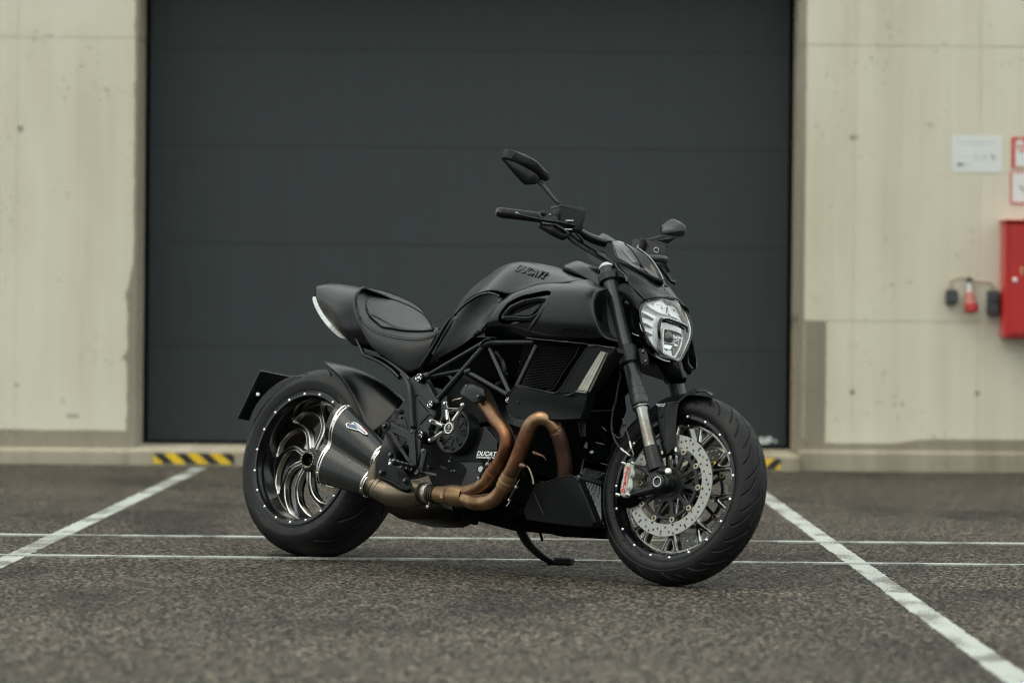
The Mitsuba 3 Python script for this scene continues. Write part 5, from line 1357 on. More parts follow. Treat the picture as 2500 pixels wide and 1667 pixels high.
ro = np.array([[1.0841,-.192,.707],[1.2471,-.192,.7053],[1.1694,-.192,.5745],[1.1391,-.192,.5674],[1.0275,-.192,.5774]])
fins = []
for k in range(26):
    t = (k + .5) / 26
    a, b = ro[4] + (ro[0] - ro[4]) * t, ro[3] * .4 + ro[2] * .6
    b = b + (ro[1] - b) * t
    fins.append(tube([a, b], .0012, sides=4))
scene_fins = join(fins)
part('radiator', scene_fins, 'plastic_black', 'dark radiator fins behind the shroud', smooth=False)
labels['motorcycle__radiator']['kind'] = 'stuff'
sl = np.array([[1.3927,-.25,.6849],[1.4151,-.249,.6811],[1.3892,-.247,.6218],[1.3602,-.246,.5561],[1.315,-.246,.5594],[1.3536,-.248,.6239]])
part('turn_signal', plate(sl, .012, .0015, .003), 'amber_lamp', 'ribbed clear turn signal strip on the shroud', smooth=30)
for k in range(7):
    t = (k + .5) / 7
    a, b = sl[0] + (sl[1] - sl[0]) * t, sl[4] + (sl[3] - sl[4]) * t
    m_ = sl[5] + (sl[2] - sl[5]) * t
    part('turn_signal__ridge', tube([a + [0, -.0005, 0], m_ + [0, -.0005, 0], b + [0, -.0005, 0]], .0011, 12, 6), 'sign_grey' if k % 2 else 'amber_lamp')
part('turn_signal__rim', tube(sl, .0016, 60, 6, closed=True, smooth=False), 'gloss_black')
part('turn_signal__end_cap', tube([[1.3152,-.249,.5544],[1.3375,-.249,.553],[1.3589,-.248,.5513]], .0030, sides=8), 'screw_steel')
part('radiator_shroud__corner_wedge', tube([[1.2606,-.242,.5438],[1.2833,-.244,.5433],[1.2998,-.246,.5473],[1.3107,-.248,.5531]], [.002, .004, .004, .002], 24, 8), 'satin_black', smooth=True)

# --- belly pan and oil cooler
bp = [[1.1251,-.165,.2645],[1.2046,-.17,.2838],[1.2795,-.172,.3008],[1.2969,-.172,.298],[1.3092,-.17,.2873],[1.3523,-.165,.2298],[1.3899,-.15,.1622],[1.3687,-.145,.1462],[1.3311,-.14,.1452],[1.1828,-.14,.1507],[1.0897,-.14,.1557],[1.0804,-.15,.1875]]
part('belly_pan', plate(bp, .03, .004), 'shadow_black', 'black belly pan in front of the engine', smooth=30)
part('belly_pan__top_edge', tube([[1.132,-.168,.266],[1.207,-.173,.2847],[1.282,-.175,.3012],[1.2993,-.175,.2989],[1.3141,-.173,.2869]], .0022, 30, 8), 'satin_black', smooth=True)
part('belly_pan__floor', hull(np.vstack([[[1.016,-.12,.146],[1.0899,-.14,.1549],[1.2616,-.14,.1547],[1.3426,-.08,.1434],[1.3619,-.12,.1589]], np.array([[1.016,-.12,.146],[1.0899,-.14,.1549],[1.2616,-.14,.1547],[1.3426,-.08,.1434],[1.3619,-.12,.1589]]) * [1, -1, 1]])), 'deep_black')
for p_ in ([[1.1885,-.1425,.1753],[1.2134,-.1425,.1735]], [[1.226,-.1425,.1732],[1.2499,-.1425,.1726]], [[1.137,-.1665,.2351],[1.1747,-.155,.1754]]):
    part('belly_pan__crease', tube(p_, .0016, sides=6), 'satin_black')
core = [[1.2891,-.135,.3606],[1.3005,-.03,.3608],[1.3026,-.04,.3128],[1.3364,-.05,.1657],[1.3773,-.13,.1589],[1.3548,-.15,.2017],[1.2999,-.16,.2942],[1.3032,-.155,.3086]]
part('oil_cooler', plate(np.array(core) + N(-.05, .06, 0), .02, .001, face=(1, -.5, 0)), 'deep_black', smooth=30)


def grille(z_quad, nx, ny, key):
    q = [N(*c) for c in z_quad]
    out = []
    f = lambda u, v: (q[0] * (1 - u) + q[1] * u) * (1 - v) + (q[3] * (1 - u) + q[2] * u) * v
    for k in range(1, nx):
        u = k / nx
        out.append(tube([f(u, 0), f(min(1, max(0, u - .22)), 1)], .0008, sides=4))
    for k in range(1, ny):
        v = k / ny
        out.append(tube([f(0, min(1, v + .05)), f(1, v)], .0009, sides=4))
    part(key, join(out), 'screw_steel', 'fine metal mesh in front of the oil cooler', smooth=False)
    labels[LAST[0]]['kind'] = 'stuff'


LAST = ['']
_part = part


def part(key, *a, **k):
    LAST[0] = _part(key, *a, **k)
    return LAST[0]


grille([[1.2976,-.14,.3339],[1.2982,-.035,.3404],[1.3011,-.04,.3114],[1.3025,-.15,.3082]], 16, 6, 'oil_cooler__mesh')
grille([[1.3032,-.155,.2913],[1.2974,-.04,.2952],[1.3286,-.045,.1755],[1.3709,-.12,.1661]], 14, 18, 'oil_cooler__mesh')
part('oil_cooler__crossbar', plate([[1.3054,-.158,.3068],[1.3033,-.045,.3093],[1.3038,-.045,.2964],[1.3043,-.162,.2948]], .012, .002, face=(1, -.6, .3)), 'grey_plastic', smooth=30)
part('oil_cooler__frame', tube([[1.3066,-.157,.3092],[1.2909,-.137,.36],[1.2918,-.08,.3616],[1.2987,-.03,.3607]], .0035, sides=8, smooth=False), 'satin_black')
part('oil_cooler__frame', tube([[1.3026,-.163,.2938],[1.3348,-.155,.237],[1.3769,-.13,.161],[1.3396,-.05,.1672]], .0045, sides=8, smooth=False), 'satin_black')
# dark pieces between radiator and front wheel
part('radiator_bracket', plate([[1.2757,-.15,.5134],[1.3071,-.06,.5347],[1.3558,-.05,.5085],[1.3323,-.05,.4514],[1.3001,-.06,.4108],[1.2814,-.12,.4092]], .03, .003, face=(1, -1, 0)), 'deep_black')
part('radiator_bracket__edge', tube([[1.2781,-.152,.5099],[1.3127,-.062,.5323]], .0035, sides=8), 'plastic_black')
part('oil_hose', tube([[1.2961,-.09,.4531],[1.3231,-.08,.4318],[1.3246,-.07,.399],[1.3129,-.09,.368]], .010, 30, 10), 'deep_black', smooth=True)
part('horn__body', lathe([(-.03, .0), (-.03, .024), (0, .028), (.006, .024), (.007, 0)], 32, [1.3043,-.085,.3901], (.7, -.7, 0)), 'deep_black')
part('horn__nut', lathe([(-.004, .0065), (.004, .0065), (.005, .004), (.005, 0)], 6, [1.305,-.12,.3865], (.5, -.8, .1)), 'screw_steel', smooth=False)
for p_ in ([[1.2721,-.1,.4552],[1.2791,-.1,.4586],[1.2922,-.09,.4643]], [[1.294,-.09,.4584],[1.2989,-.09,.4478],[1.304,-.09,.4394]], [[1.2985,-.1,.4217],[1.3186,-.08,.4196]], [[1.306,-.09,.4735],[1.3168,-.08,.4638]], [[1.3084,-.06,.4393],[1.3112,-.06,.434]]):
    part('wiring', tube(p_, .0022, 12, 6), 'screw_steel', smooth=True)
part('shock_guard__mesh', plate([[1.2463,-.13,.4879],[1.2598,-.13,.487],[1.2707,-.13,.439],[1.2634,-.13,.4375],[1.2497,-.13,.4571]], .004, .001), 'screw_steel')
part('shock_guard__frame', tube([[1.2426,-.135,.4841],[1.2517,-.135,.4562],[1.2679,-.135,.4358],[1.2789,-.135,.433],[1.2698,-.135,.4876]], .003, sides=6, smooth=False), 'plastic_black')
part('wing_bracket', plate([[1.2826,-.13,.4193],[1.2887,-.13,.4115],[1.2907,-.13,.3964],[1.2751,-.13,.3996]], .004, .001), 'grey_plastic')

# --- side stand
st = [[.8144,.12,.1929],[.7965,.18,.1547],[.7804,.235,.13],[.7707,.29,.1126],[.7682,.35,.0978],[.7802,.392,.0894]]
part('side_stand', tube(st, [.018, .0175, .017, .0165, .0155, .014], 40, 14, flat=.8), 'satin_black', 'black side stand resting on the asphalt', smooth=True)
foot = rbox((.168, 11.40, .0125), (.085, .050, .023), [[.96, -.28, 0], [.28, .96, 0], [0, 0, 1]], .004)
neck = hull(np.vstack([np.array([[.76,.345,.1023],[.7729,.35,.0936],[.7788,.36,.0986],[.7828,.375,.0911]]) @ BIKE_M.T + BIKE_T, np.array([[.135, 11.39, .004], [.135, 11.42, .004], [.16, 11.40, .024], [.14, 11.38, .022]])]))
for m_, nm in ((foot, 'side_stand__foot'), (neck, 'side_stand__ankle')):
    m_.vertices = (m_.vertices - BIKE_T) @ BIKE_M
    part(nm, m_, 'shadow_black', smooth=False)
part('side_stand__lever', tube([[.936,.1,.1694],[.9367,.11,.1511]], .006, sides=6), 'deep_black')
part('side_stand__lever', tube([[.9337,.11,.1567],[.9424,.12,.1273]], .0045, sides=6), 'deep_black')

# dark masses inside: air box, battery, radiator cores, steering head
part('air_box', hull([N(q[0], y_, q[2]) for q in [[.536,0,.7246],[.6808,0,.755],[.8846,0,.7543],[1.0664,0,.75],[1.0417,0,.6496],[.8347,0,.6175],[.6441,0,.6168],[.558,0,.6433]] for y_ in (.09, -.09)]), 'deep_black', 'dark air box behind the frame tubes', smooth=False)
part('radiator_block', hull([N(q[0], q[1], q[2]) for q in [[1.0893,-.12,.5601],[1.1652,-.12,.4646],[1.2406,-.12,.3864],[1.2515,-.1,.3692],[1.2415,-.02,.3788],[1.2548,0,.3858],[1.2629,0,.4158],[1.271,0,.4458],[1.2741,0,.5189],[1.2879,.02,.4881],[1.2808,.01,.4602],[1.3001,.02,.5508],[1.2939,0,.6142],[1.2409,0,.5994],[1.1188,0,.6102],[1.0713,.1,.423],[1.161,.1,.4371],[.9972,.1,.6143]]]), 'deep_black', smooth=False)
part('steering_head', hull([[1.1981,-.1,.7369],[1.3019,-.09,.7439],[1.3344,-.06,.7611],[1.3775,-.05,.6964],[1.3722,-.04,.6143],[1.3131,-.04,.5624],[1.2454,-.08,.5457],[1.1852,-.1,.5806],[1.2058,-.06,.8617],[1.2512,-.04,.8802],[1.2976,0,.8078],[1.1683,0,.9094]]), 'deep_black', smooth=False)

# ---- motorcycle: fork, front mudguard, headlamp, bars ------------------------------------------------------------
f0, f1 = np.array([1.2437,-.112,.9764]), np.array([1.5559,-.112,.3735])
fd = unit(f1 - f0)
FL = np.linalg.norm(f1 - f0)
fat = lambda px: f0 + fd * px


def along(c):
    return float((np.array(c) - f0) @ fd)


a_low = along([1.4223,-.112,.6682]); a_c1 = along([1.4489,-.112,.5964]); a_c2 = along([1.4597,-.112,.5684])
a_end = along([1.471,-.112,.5447]); a_chr = along([1.5352,-.112,.4104])
far = N(0, .224, 0)
for s in (0, 1):
    o = f0 + far * s
    k = 'fork_leg' if s == 0 else 'fork_leg_001'
    part(k + '__upper_tube', lathe([(-.006, 0), (-.006, .021), (.03, .0235), (a_low, .0245), (a_low + .002, .0250), (a_c1 - .003, .0252), (a_c1, .0268), (a_c2 - .004, .0268), (a_c2 - .003, .0262), (a_c2, .0275), (a_end - .006, .0278), (a_end, .0262), (a_end, .021)], 48, o, fd), 'grey_satin', smooth=25)
    part(k + '__dust_seal', lathe([(a_end + .004, .0225), (a_end + .004, .0275), (a_end + .0065, .0280), (a_end + .0075, .0265), (a_end + .0075, .0215)], 48, o, fd), 'plastic_black', smooth=25)
    part(k + '__seal_clip', lathe([(a_end + .0086, .0225), (a_end + .0086, .0278), (a_end + .0102, .0282), (a_end + .0102, .0225)], 48, o, fd), 'steel', smooth=25)
    part(k + '__chrome_tube', lathe([(a_end - .02, .0213), (a_chr + .02, .0213)], 48, o, fd), 'fork_chrome', smooth=True)
    part(k + '__lower', lathe([(a_chr, .0235), (a_chr + .003, .0262), (a_chr + .08, .0275), (FL + .012, .0275), (FL + .016, .024), (FL + .016, 0)], 48, o, fd), 'satin_black', smooth=25)
    part(k + '__cap', lathe([(-.006, .0225), (-.012, .0225), (-.0135, .0205), (-.018, .0150), (-.020, .0145), (-.020, .010), (-.016, .008), (-.016, 0)], 40, o, fd), 'white_lamp' if s == 0 else 'steel', 'bright cap on the fork leg' if s == 0 else None, smooth=25)
    part(k + '__adjuster', lathe([(-.016, .007), (-.028, .007), (-.029, .005), (-.029, 0)], 6, o, fd), 'plastic_black', smooth=False)

# yokes
up_c = fat(along([1.2529,-.112,.9446]))
part('top_yoke', blob([tuple(up_c) + (.0005,), tuple(up_c + far) + (.0005,)], 1) if False else join(lathe([(-.014, .0238), (-.014, .031), (-.011, .0335), (.011, .0335), (.014, .031), (.014, .0238)], 40, up_c, fd), lathe([(-.014, .0238), (-.014, .031), (-.011, .0335), (.011, .0335), (.014, .031), (.014, .0238)], 40, up_c + far, fd),
     rbox(up_c + far / 2, (.042, .18, .026), [unit(np.cross(far, fd)), [0, 1, 0], fd], .006)), 'cast_black', smooth=30)
lo_c = fat(along([1.3994,-.112,.7019]))
e_f = unit(np.cross([0, 1, 0], fd)); e_f = e_f if e_f[0] > 0 else -e_f
part('lower_yoke', join(lathe([(-.030, .0250), (-.030, .0330), (-.027, .0355), (.027, .0355), (.030, .0330), (.030, .0250)], 40, lo_c, fd), lathe([(-.030, .0250), (-.030, .0330), (-.027, .0355), (.027, .0355), (.030, .0330), (.030, .0250)], 40, lo_c + far, fd),
     rbox(lo_c + far / 2 - e_f * .004, (.055, .18, .056), [e_f, [0, 1, 0], fd], .008)), 'cast_black', 'cast black lower fork yoke', smooth=30)
part('lower_yoke__clamp', plate([[1.4378,-.128,.7218],[1.4515,-.118,.7213],[1.459,-.112,.7128],[1.4684,-.108,.6883],[1.4704,-.108,.6742],[1.4655,-.11,.6708],[1.448,-.12,.6726]], .03, .003, .006), 'cast_black', smooth=30)
for c in [[1.4534,-.122,.7134],[1.4632,-.114,.6847]]:
    part('lower_yoke__bolt', rcyl(c, (.35, -1, .1), .0075, .004, .001, 24, .005, .003), 'plastic_black')
    part('lower_yoke__bolt', bolt(N(*c) + N(.35, -1, .1) * .0005, (.35, -1, .1), .0042, .002), 'screw_steel')

# axle foot, brake caliper
fb = [[1.5653,-.128,.3495],[1.5976,-.125,.3385],[1.6204,-.125,.3331],[1.6339,-.125,.3187],[1.6306,-.125,.2932],[1.6107,-.128,.2824],[1.586,-.13,.2785],[1.5565,-.125,.2688],[1.5087,-.118,.2603],[1.4756,-.11,.2552],[1.4685,-.11,.2634],[1.503,-.115,.2768],[1.5378,-.12,.2881],[1.5607,-.128,.3024],[1.5552,-.128,.3171],[1.5218,-.125,.3356],[1.4811,-.118,.346],[1.4791,-.118,.3567],[1.5143,-.12,.3533]]
part('fork_foot', plate(fb, .028, .005, .008), 'cast_black', 'cast black axle foot with two arms to the caliper', smooth=30)
ac = N(*[1.5989,-.131,.3035])
part('fork_foot__axle_boss', lathe([(-.05, .026), (-.004, .026), (.001, .0235), (.003, .020), (.003, .0165), (.002, .0160)], 40, ac, (0, -1, 0)), 'cast_black', smooth=30)
part('fork_foot__axle_ring', lathe([(.0015, .0158), (.0040, .0158), (.0040, .0140), (-.006, .0138)], 44, ac, (0, -1, 0)), 'bright_bolt', smooth=30)
part('fork_foot__axle_bore', lathe([(-.006, .0139), (-.03, .0135), (-.03, 0)], 36, ac, (0, -1, 0)), 'deep_black')
part('fork_foot__pinch_bolt', lathe([(-.012, .010), (0, .010), (.001, .0085), (.005, .0085), (.006, .007), (.006, .0035), (.003, .0035), (.003, 0)], 26, [1.6369,-.135,.3369], (.45, -1, .2)), 'steel')
part('fork_foot__pinch_lug', blob([tuple([1.5839,-.115,.3399]) + (.013,), tuple([1.618,-.122,.3382]) + (.011,)], 3), 'cast_black', smooth=60)
for c in [[1.6028,-.06,.3212],[1.6126,-.05,.3277],[1.6138,-.03,.323]]:
    part('front_wheel__spacer', lathe([(-.008, .0), (-.008, .030), (.008, .030), (.008, 0)], 36, N(*FRONT_HUB) + FORK_M @ N(0, -(.055 + .01 * (c[0] - FRONT_HUB[0])), 0), FORK_M @ N(0, -1, 0)), 'plastic_black')

cal = [[1.4459,-.118,.3602],[1.4677,-.118,.362],[1.477,-.116,.3617],[1.4777,-.116,.3454],[1.4851,-.116,.3298],[1.4833,-.116,.3166],[1.4756,-.116,.3123],[1.4806,-.116,.3006],[1.4843,-.116,.285],[1.4809,-.117,.2754],[1.4737,-.117,.2738],[1.4765,-.118,.2553],[1.4635,-.12,.2517],[1.4497,-.121,.2536],[1.4402,-.121,.2743],[1.44,-.121,.298],[1.4429,-.12,.3142],[1.4412,-.12,.3406]]
part('brake_caliper', plate(cal, .055, .007, .005), 'caliper_silver', 'silver front brake caliper with red lettering', smooth=35)
part('brake_caliper__spine', plate([[1.452,-.1188,.3584],[1.4688,-.1188,.3598],[1.4688,-.1188,.3419],[1.4682,-.12,.3152],[1.4682,-.12,.2888],[1.4692,-.12,.2665],[1.4579,-.12,.2634],[1.4492,-.12,.2696],[1.4493,-.12,.2986],[1.45,-.12,.325]], .004, .0018, .004, lift=.0022), 'caliper_silver', smooth=30)
bq = [N(*q) + N(0, -.0035, 0) for q in [[1.465,-.12,.265],[1.4713,-.12,.3465],[1.4509,-.12,.2675]]]
part('brake_caliper__lettering', lettering_fit('brembo', bq, .0014, True, .0), 'red_paint', 'red maker lettering on the caliper', smooth=False)
for c in [[1.4378,-.118,.358],[1.4715,-.112,.3604],[1.4351,-.12,.2579],[1.4703,-.114,.2611]]:
    part('brake_caliper__bolt', lathe([(-.008, .0058), (.004, .0058), (.006, .0045), (.0065, 0)], 18, c, (-.55, -.8, .1)), 'bright_bolt')
part('brake_caliper__body', plate([[1.3983,-.075,.3607],[1.4345,-.07,.3644],[1.4516,-.075,.2621],[1.4163,-.08,.2543]], .05, .005), 'plastic_black')
part('brake_caliper__bracket', plate([[1.4478,-.11,.3692],[1.4612,-.105,.3839],[1.4682,-.105,.3656],[1.4438,-.11,.3632]], .012, .002), 'grey_plastic')
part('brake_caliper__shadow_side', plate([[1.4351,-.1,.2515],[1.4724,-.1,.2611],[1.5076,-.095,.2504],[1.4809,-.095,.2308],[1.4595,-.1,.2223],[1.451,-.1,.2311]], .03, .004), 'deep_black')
# brake hose and speed sensor lead
part('brake_hose', tube([[1.3668,-.115,.5519],[1.3656,-.118,.5352],[1.3657,-.12,.5081],[1.3675,-.12,.4814],[1.3736,-.12,.459],[1.3865,-.12,.4367],[1.4043,-.12,.4161],[1.4223,-.12,.4026]], .0036, 70, 10), 'satin_black', 'black brake hose curving to the caliper', smooth=True)
part('brake_hose', tube([[1.3651,-.112,.6499],[1.3695,-.112,.6339],[1.3678,-.114,.6114],[1.3676,-.116,.5808],[1.3679,-.118,.5483],[1.3636,-.118,.5242],[1.364,-.119,.4999],[1.3695,-.12,.4759],[1.3776,-.12,.4541]], .0030, 70, 10), 'plastic_black', smooth=True)
part('brake_hose__ferrule', tube([[1.4223,-.12,.4026],[1.4401,-.12,.3934]], .0050, sides=12), 'aluminium')
part('brake_hose__union', tube([[1.4401,-.12,.3934],[1.4545,-.12,.386],[1.4648,-.12,.3816]], [.0036, .0028, .0042], sides=10, smooth=False), 'steel')
part('sensor_lead', tube([[1.4018,-.11,.5004],[1.4095,-.11,.4874],[1.4161,-.11,.4742],[1.427,-.11,.4586],[1.4457,-.11,.4274]], .0026, 50, 8), 'grey_plastic', smooth=True)
part('sensor_lead__sleeve', tube([[1.4457,-.11,.4274],[1.4566,-.11,.4066]], .0046, sides=12), 'aluminium')
part('sensor_lead__end', tube([[1.4566,-.11,.4066],[1.4672,-.108,.3888],[1.4626,-.108,.3807]], .0030, sides=8, smooth=False), 'screw_steel')
part('sensor_lead__loop', tube([[1.3881,-.12,.4461],[1.3982,-.12,.4385],[1.4104,-.118,.4374],[1.4184,-.115,.4454],[1.4181,-.112,.4606],[1.4121,-.11,.4741]], .0018, 50, 6), 'grey_plastic', smooth=True)
part('sensor_lead__clip', rbox([1.4114,-.11,.4773], (.012, .006, .010), None, .001), 'plastic_black')

# front mudguard
mg = sheet([[[1.5739,-.086,.3916],[1.5563,-.088,.4198],[1.531,-.088,.4864],[1.5076,-.088,.5533]],[[1.5864,-.086,.3986],[1.572,-.088,.4362],[1.5561,-.088,.495],[1.5519,-.088,.5594]],[[1.5941,-.08,.4118],[1.5833,-.082,.4575],[1.5716,-.082,.5126],[1.5745,-.082,.5638]],[[1.6007,-.077,.4196],[1.5937,-.078,.4784],[1.5877,-.077,.5418],[1.5899,-.074,.5682]]], .004, 40, 24)
part('front_mudguard', mg, 'matte_black', 'matt black front mudguard hugging the tyre', smooth=True)
crown = sheet([[N(*q) for q in r] for r in ([[1.5076,-.088,.5533],[1.5524,-.088,.5594],[1.5909,-.078,.5664],[1.6053,-.066,.5857]] + [[1.637,-.06,.6],[1.6697,-.055,.6042],[1.7005,-.048,.5892]],
                                            [[1.4908,-.05,.569],[1.5127,-.04,.5782],[1.539,-.025,.5899],[1.5576,-.01,.6021]] + [[1.5828,0,.6155],[1.628,0,.6158],[1.6598,0,.6046]],
                                            [[1.4659,0,.5879],[1.4708,.02,.5985],[1.4858,.04,.6095],[1.5117,.05,.6186]] + [[1.5328,.055,.6298],[1.5885,.052,.628],[1.6213,.046,.6188]])], .004, 50, 20, out=(0, -.5, 1))
part('front_mudguard__crown', crown, 'matte_black', smooth=True)
part('front_mudguard__edge', tube([[1.6007,-.077,.4196],[1.5962,-.081,.4779],[1.5894,-.079,.5414],[1.5916,-.076,.5678],[1.6061,-.067,.5859],[1.6419,-.064,.5953]] + [[1.6272,-.063,.5987],[1.6746,-.061,.603],[1.6973,-.058,.6018],[1.707,-.056,.5881]], .0018, 90, 8), 'satin_black', smooth=True)
part('front_mudguard__fold', tube([[1.5528,-.0883,.5574],[1.5484,-.0888,.5424],[1.5516,-.0887,.5147],[1.5576,-.0889,.4752],[1.5649,-.0893,.4397]], .0018, 60, 8), 'matte_black', smooth=True)
for c in [[1.5393,-.0887,.5148],[1.5567,-.0889,.4371]]:
    part('front_mudguard__bolt', rcyl(c, (0, -1, 0), .0062, .0025, .001, 24), 'deep_black')
    part('front_mudguard__bolt', bolt(N(*c) + [0, -.0025, 0], (0, -1, 0), .0040, .0018), 'plastic_black')
mq = [[1.512,-.0893,.549],[1.5489,-.0895,.5507],[1.5118,-.0894,.5538]]
part('front_mudguard__lettering', lettering_fit('DUCATI', mq, .0006, True, .25), 'white_paint', 'small white lettering on the front mudguard', smooth=False)
mq = [[1.5195,-.0895,.5454],[1.5459,-.0897,.5456],[1.5195,-.0896,.5479]]
part('front_mudguard__lettering', lettering_fit('CORSE', mq, .0006, True, .15), 'white_paint', smooth=False)

# --- headlamp
LG = [[[1.4126,-.098,.8807],[1.4189,-.065,.8975],[1.4269,-.03,.9074],[1.4284,.012,.9131],[1.4257,.055,.9087]],[[1.4134,-.118,.8465],[1.4327,-.085,.8626],[1.4448,-.035,.8726],[1.4489,.015,.8782],[1.4302,.088,.8801]],[[1.4238,-.118,.808],[1.4413,-.09,.8202],[1.4529,-.03,.8279],[1.4545,.03,.8327],[1.4484,.1,.8367]],[[1.4366,-.105,.7712],[1.4548,-.085,.7758],[1.4614,-.03,.783],[1.464,.028,.7908],[1.4529,.098,.8089]],[[1.4584,-.085,.7331],[1.4702,-.068,.7363],[1.4733,-.022,.7435],[1.4765,.022,.7502],[1.4618,.075,.7651]],[[1.4763,-.045,.7108],[1.4825,-.03,.7095],[1.4846,-.01,.7092],[1.4829,.01,.7096],[1.4775,.03,.7158]]]
LG = np.array(LG)
lc = LG.mean((0, 1))
axl = unit(N(.93, -.02, .12))
lens_S, lens_N, _, _ = surf(LG, 44, 44, out=(1, -.4, .1))
V_, F_ = gridmesh(lens_S + lens_N * .002)
part('headlamp__lens', trimesh.Trimesh(V_, F_, process=False), 'lamp_glass', 'clear shield shaped headlamp lens', smooth=True)


def inner(d, grow=1.0, pts=None):
    g = LG if pts is None else np.array(pts)
    return lc + (g - lc) * grow - axl * d


part('headlamp__bowl', sheet(inner(.030, .88), .004, 40, 40, out=(1, -.4, .1), rim=0), 'reflector_soft', smooth=True)
part('headlamp__back', hull(np.vstack([(inner(.012, 1.0)[[0, 0, 1, 2, 3, 4, 5, 5, 0, 1, 2, 3, 4, 5], [0, 2, 0, 0, 0, 0, 0, 4, 4, 4, 4, 4, 4, 2]]), inner(.09, .75).reshape(-1, 3)[::3]]) - axl * .024), 'shadow_black', smooth=40)
edge = np.vstack([LG[0], LG[1:, -1], LG[-1][::-1][1:], LG[::-1, 0][1:-1]])
part('headlamp__rim', tube(edge + lens_N.mean((0, 1)) * .001, .0045, 140, 10, closed=True), 'gloss_black', smooth=True)
part('headlamp__rim_chrome', tube(lc + (edge - lc) * .955 - axl * .002, .0016, 140, 8, closed=True), 'reflector', smooth=True)


def lampx(s, d=.0):
    return [N(*q) - axl * d for q in s]


# cross bar and uprights of the light guide: dark channel with a grey guide in it
tb = [[1.4611,-.052,.7354],[1.467,-.068,.7768],[1.4643,-.072,.813],[1.4607,-.062,.8273],[1.4602,-.045,.834],[1.4613,-.002,.8364],[1.4602,.045,.8354],[1.4591,.068,.8304],[1.4595,.072,.8162]]
part('headlamp__light_guide', tube(lampx(tb, .004), .0052, 110, 10), 'gloss_black', smooth=True)
tb2 = [[1.4601,-.056,.7366],[1.4651,-.071,.7762],[1.4629,-.075,.8094],[1.4594,-.064,.8283],[1.4605,-.046,.8366],[1.4616,-.003,.8391],[1.4605,.044,.8381],[1.4603,.068,.8333]]
part('headlamp__guide_edge', tube(lampx(tb2, .001), .0018, 110, 8), 'reflector', smooth=True)
tb3 = [[1.4619,-.046,.7338],[1.4656,-.06,.7786],[1.463,-.063,.8078],[1.4607,-.055,.8167],[1.4622,-.022,.8212],[1.4603,.025,.8231],[1.4589,.062,.8183]]
part('headlamp__guide_edge', tube(lampx(tb3, .002), .0016, 110, 8), 'steel', smooth=True)
part('headlamp__guide_slot', plate(np.array(lampx([[1.4556,-.052,.8209],[1.4581,-.05,.8278],[1.4604,-.033,.8295],[1.4618,-.001,.8295],[1.4611,.034,.8286],[1.4614,.055,.8247],[1.4619,.057,.8187],[1.4612,.024,.8228],[1.4612,-.021,.8222],[1.4583,-.048,.8183]], .001)), .006, .001, face=(1, -.3, 0)), 'deep_black')
# upper reflector with vanes
part('headlamp__upper_reflector', sheet([[N(*q) - axl * .012 for q in r] for r in ([[1.4277,-.1,.8721],[1.4259,-.075,.8842],[1.4329,-.035,.8969],[1.4284,-.01,.8911],[1.4459,.02,.8822]], [[1.43,-.092,.8689],[1.4392,-.065,.8672],[1.4411,-.03,.8708],[1.4418,.005,.8716],[1.4345,.055,.8712]], [[1.4383,-.085,.8619],[1.4453,-.058,.8531],[1.4451,-.022,.854],[1.4478,.015,.8552],[1.4387,.075,.8512]])], .003, 30, 16, out=(1, -.4, .1)), 'reflector_soft', smooth=True)
for p_ in ([[1.4285,-.075,.8756],[1.4312,-.072,.877],[1.4323,-.072,.8684],[1.4316,-.075,.866]], [[1.4372,-.04,.8764],[1.4394,-.038,.8776],[1.4398,-.037,.8692],[1.4391,-.04,.8686]], [[1.4399,-.018,.8786],[1.4428,-.014,.878],[1.4426,-.013,.8596],[1.4424,-.016,.8582]], [[1.4507,.008,.8773],[1.4508,.012,.8761],[1.4498,.014,.8701],[1.4501,.01,.8699]], [[1.4468,-.01,.8589],[1.4473,-.004,.8567],[1.447,-.002,.8549],[1.4466,-.008,.8557]]):
    part('headlamp__vane', plate(np.array(lampx(p_, .007)), .004, .0006, face=(1, -.3, 0)), 'grey_plastic', smooth=False)
for p_ in ([[1.4393,-.052,.8594],[1.4395,-.044,.872],[1.4411,-.03,.8708]], [[1.4426,-.02,.8588],[1.4393,-.02,.8759],[1.4408,-.012,.8821],[1.446,-.002,.86]], [[1.4416,.002,.8853],[1.4469,.03,.8729],[1.4392,.055,.8655]], [[1.4321,-.07,.8689],[1.4332,-.058,.8788],[1.4375,-.05,.8792]]):
    part('headlamp__facet', tube(lampx(p_, .008), .0014, 24, 6, smooth=False), 'reflector')
part('headlamp__side_reflector', sheet([[N(*q) - axl * .016 for q in r] for r in ([[1.4249,-.112,.8479],[1.4296,-.112,.8094],[1.4416,-.104,.7786],[1.4614,-.07,.7436]], [[1.4406,-.09,.843],[1.4426,-.092,.8126],[1.4531,-.09,.7775],[1.4612,-.068,.7454]], [[1.453,-.066,.837],[1.4534,-.072,.8129],[1.4586,-.075,.7795],[1.4608,-.066,.7487]])], .003, 24, 14, out=(1, -.4, .1)), 'reflector_soft', smooth=True)
for p_ in ([[1.4211,-.11,.8405],[1.4322,-.105,.8367],[1.4429,-.092,.8297],[1.4486,-.08,.8246],[1.4403,-.095,.8276],[1.4285,-.11,.8298]], [[1.4365,-.11,.8071],[1.4433,-.1,.8051],[1.4502,-.08,.7975],[1.445,-.098,.797],[1.4383,-.108,.799]], [[1.443,-.102,.7819],[1.4496,-.095,.7792],[1.4549,-.08,.7729],[1.4514,-.094,.7702],[1.4463,-.1,.7752]]):
    part('headlamp__fin', plate(np.array(lampx(p_, .006)), .014, .0006, face=(1, -.5, 0)), 'gloss_black', smooth=False)
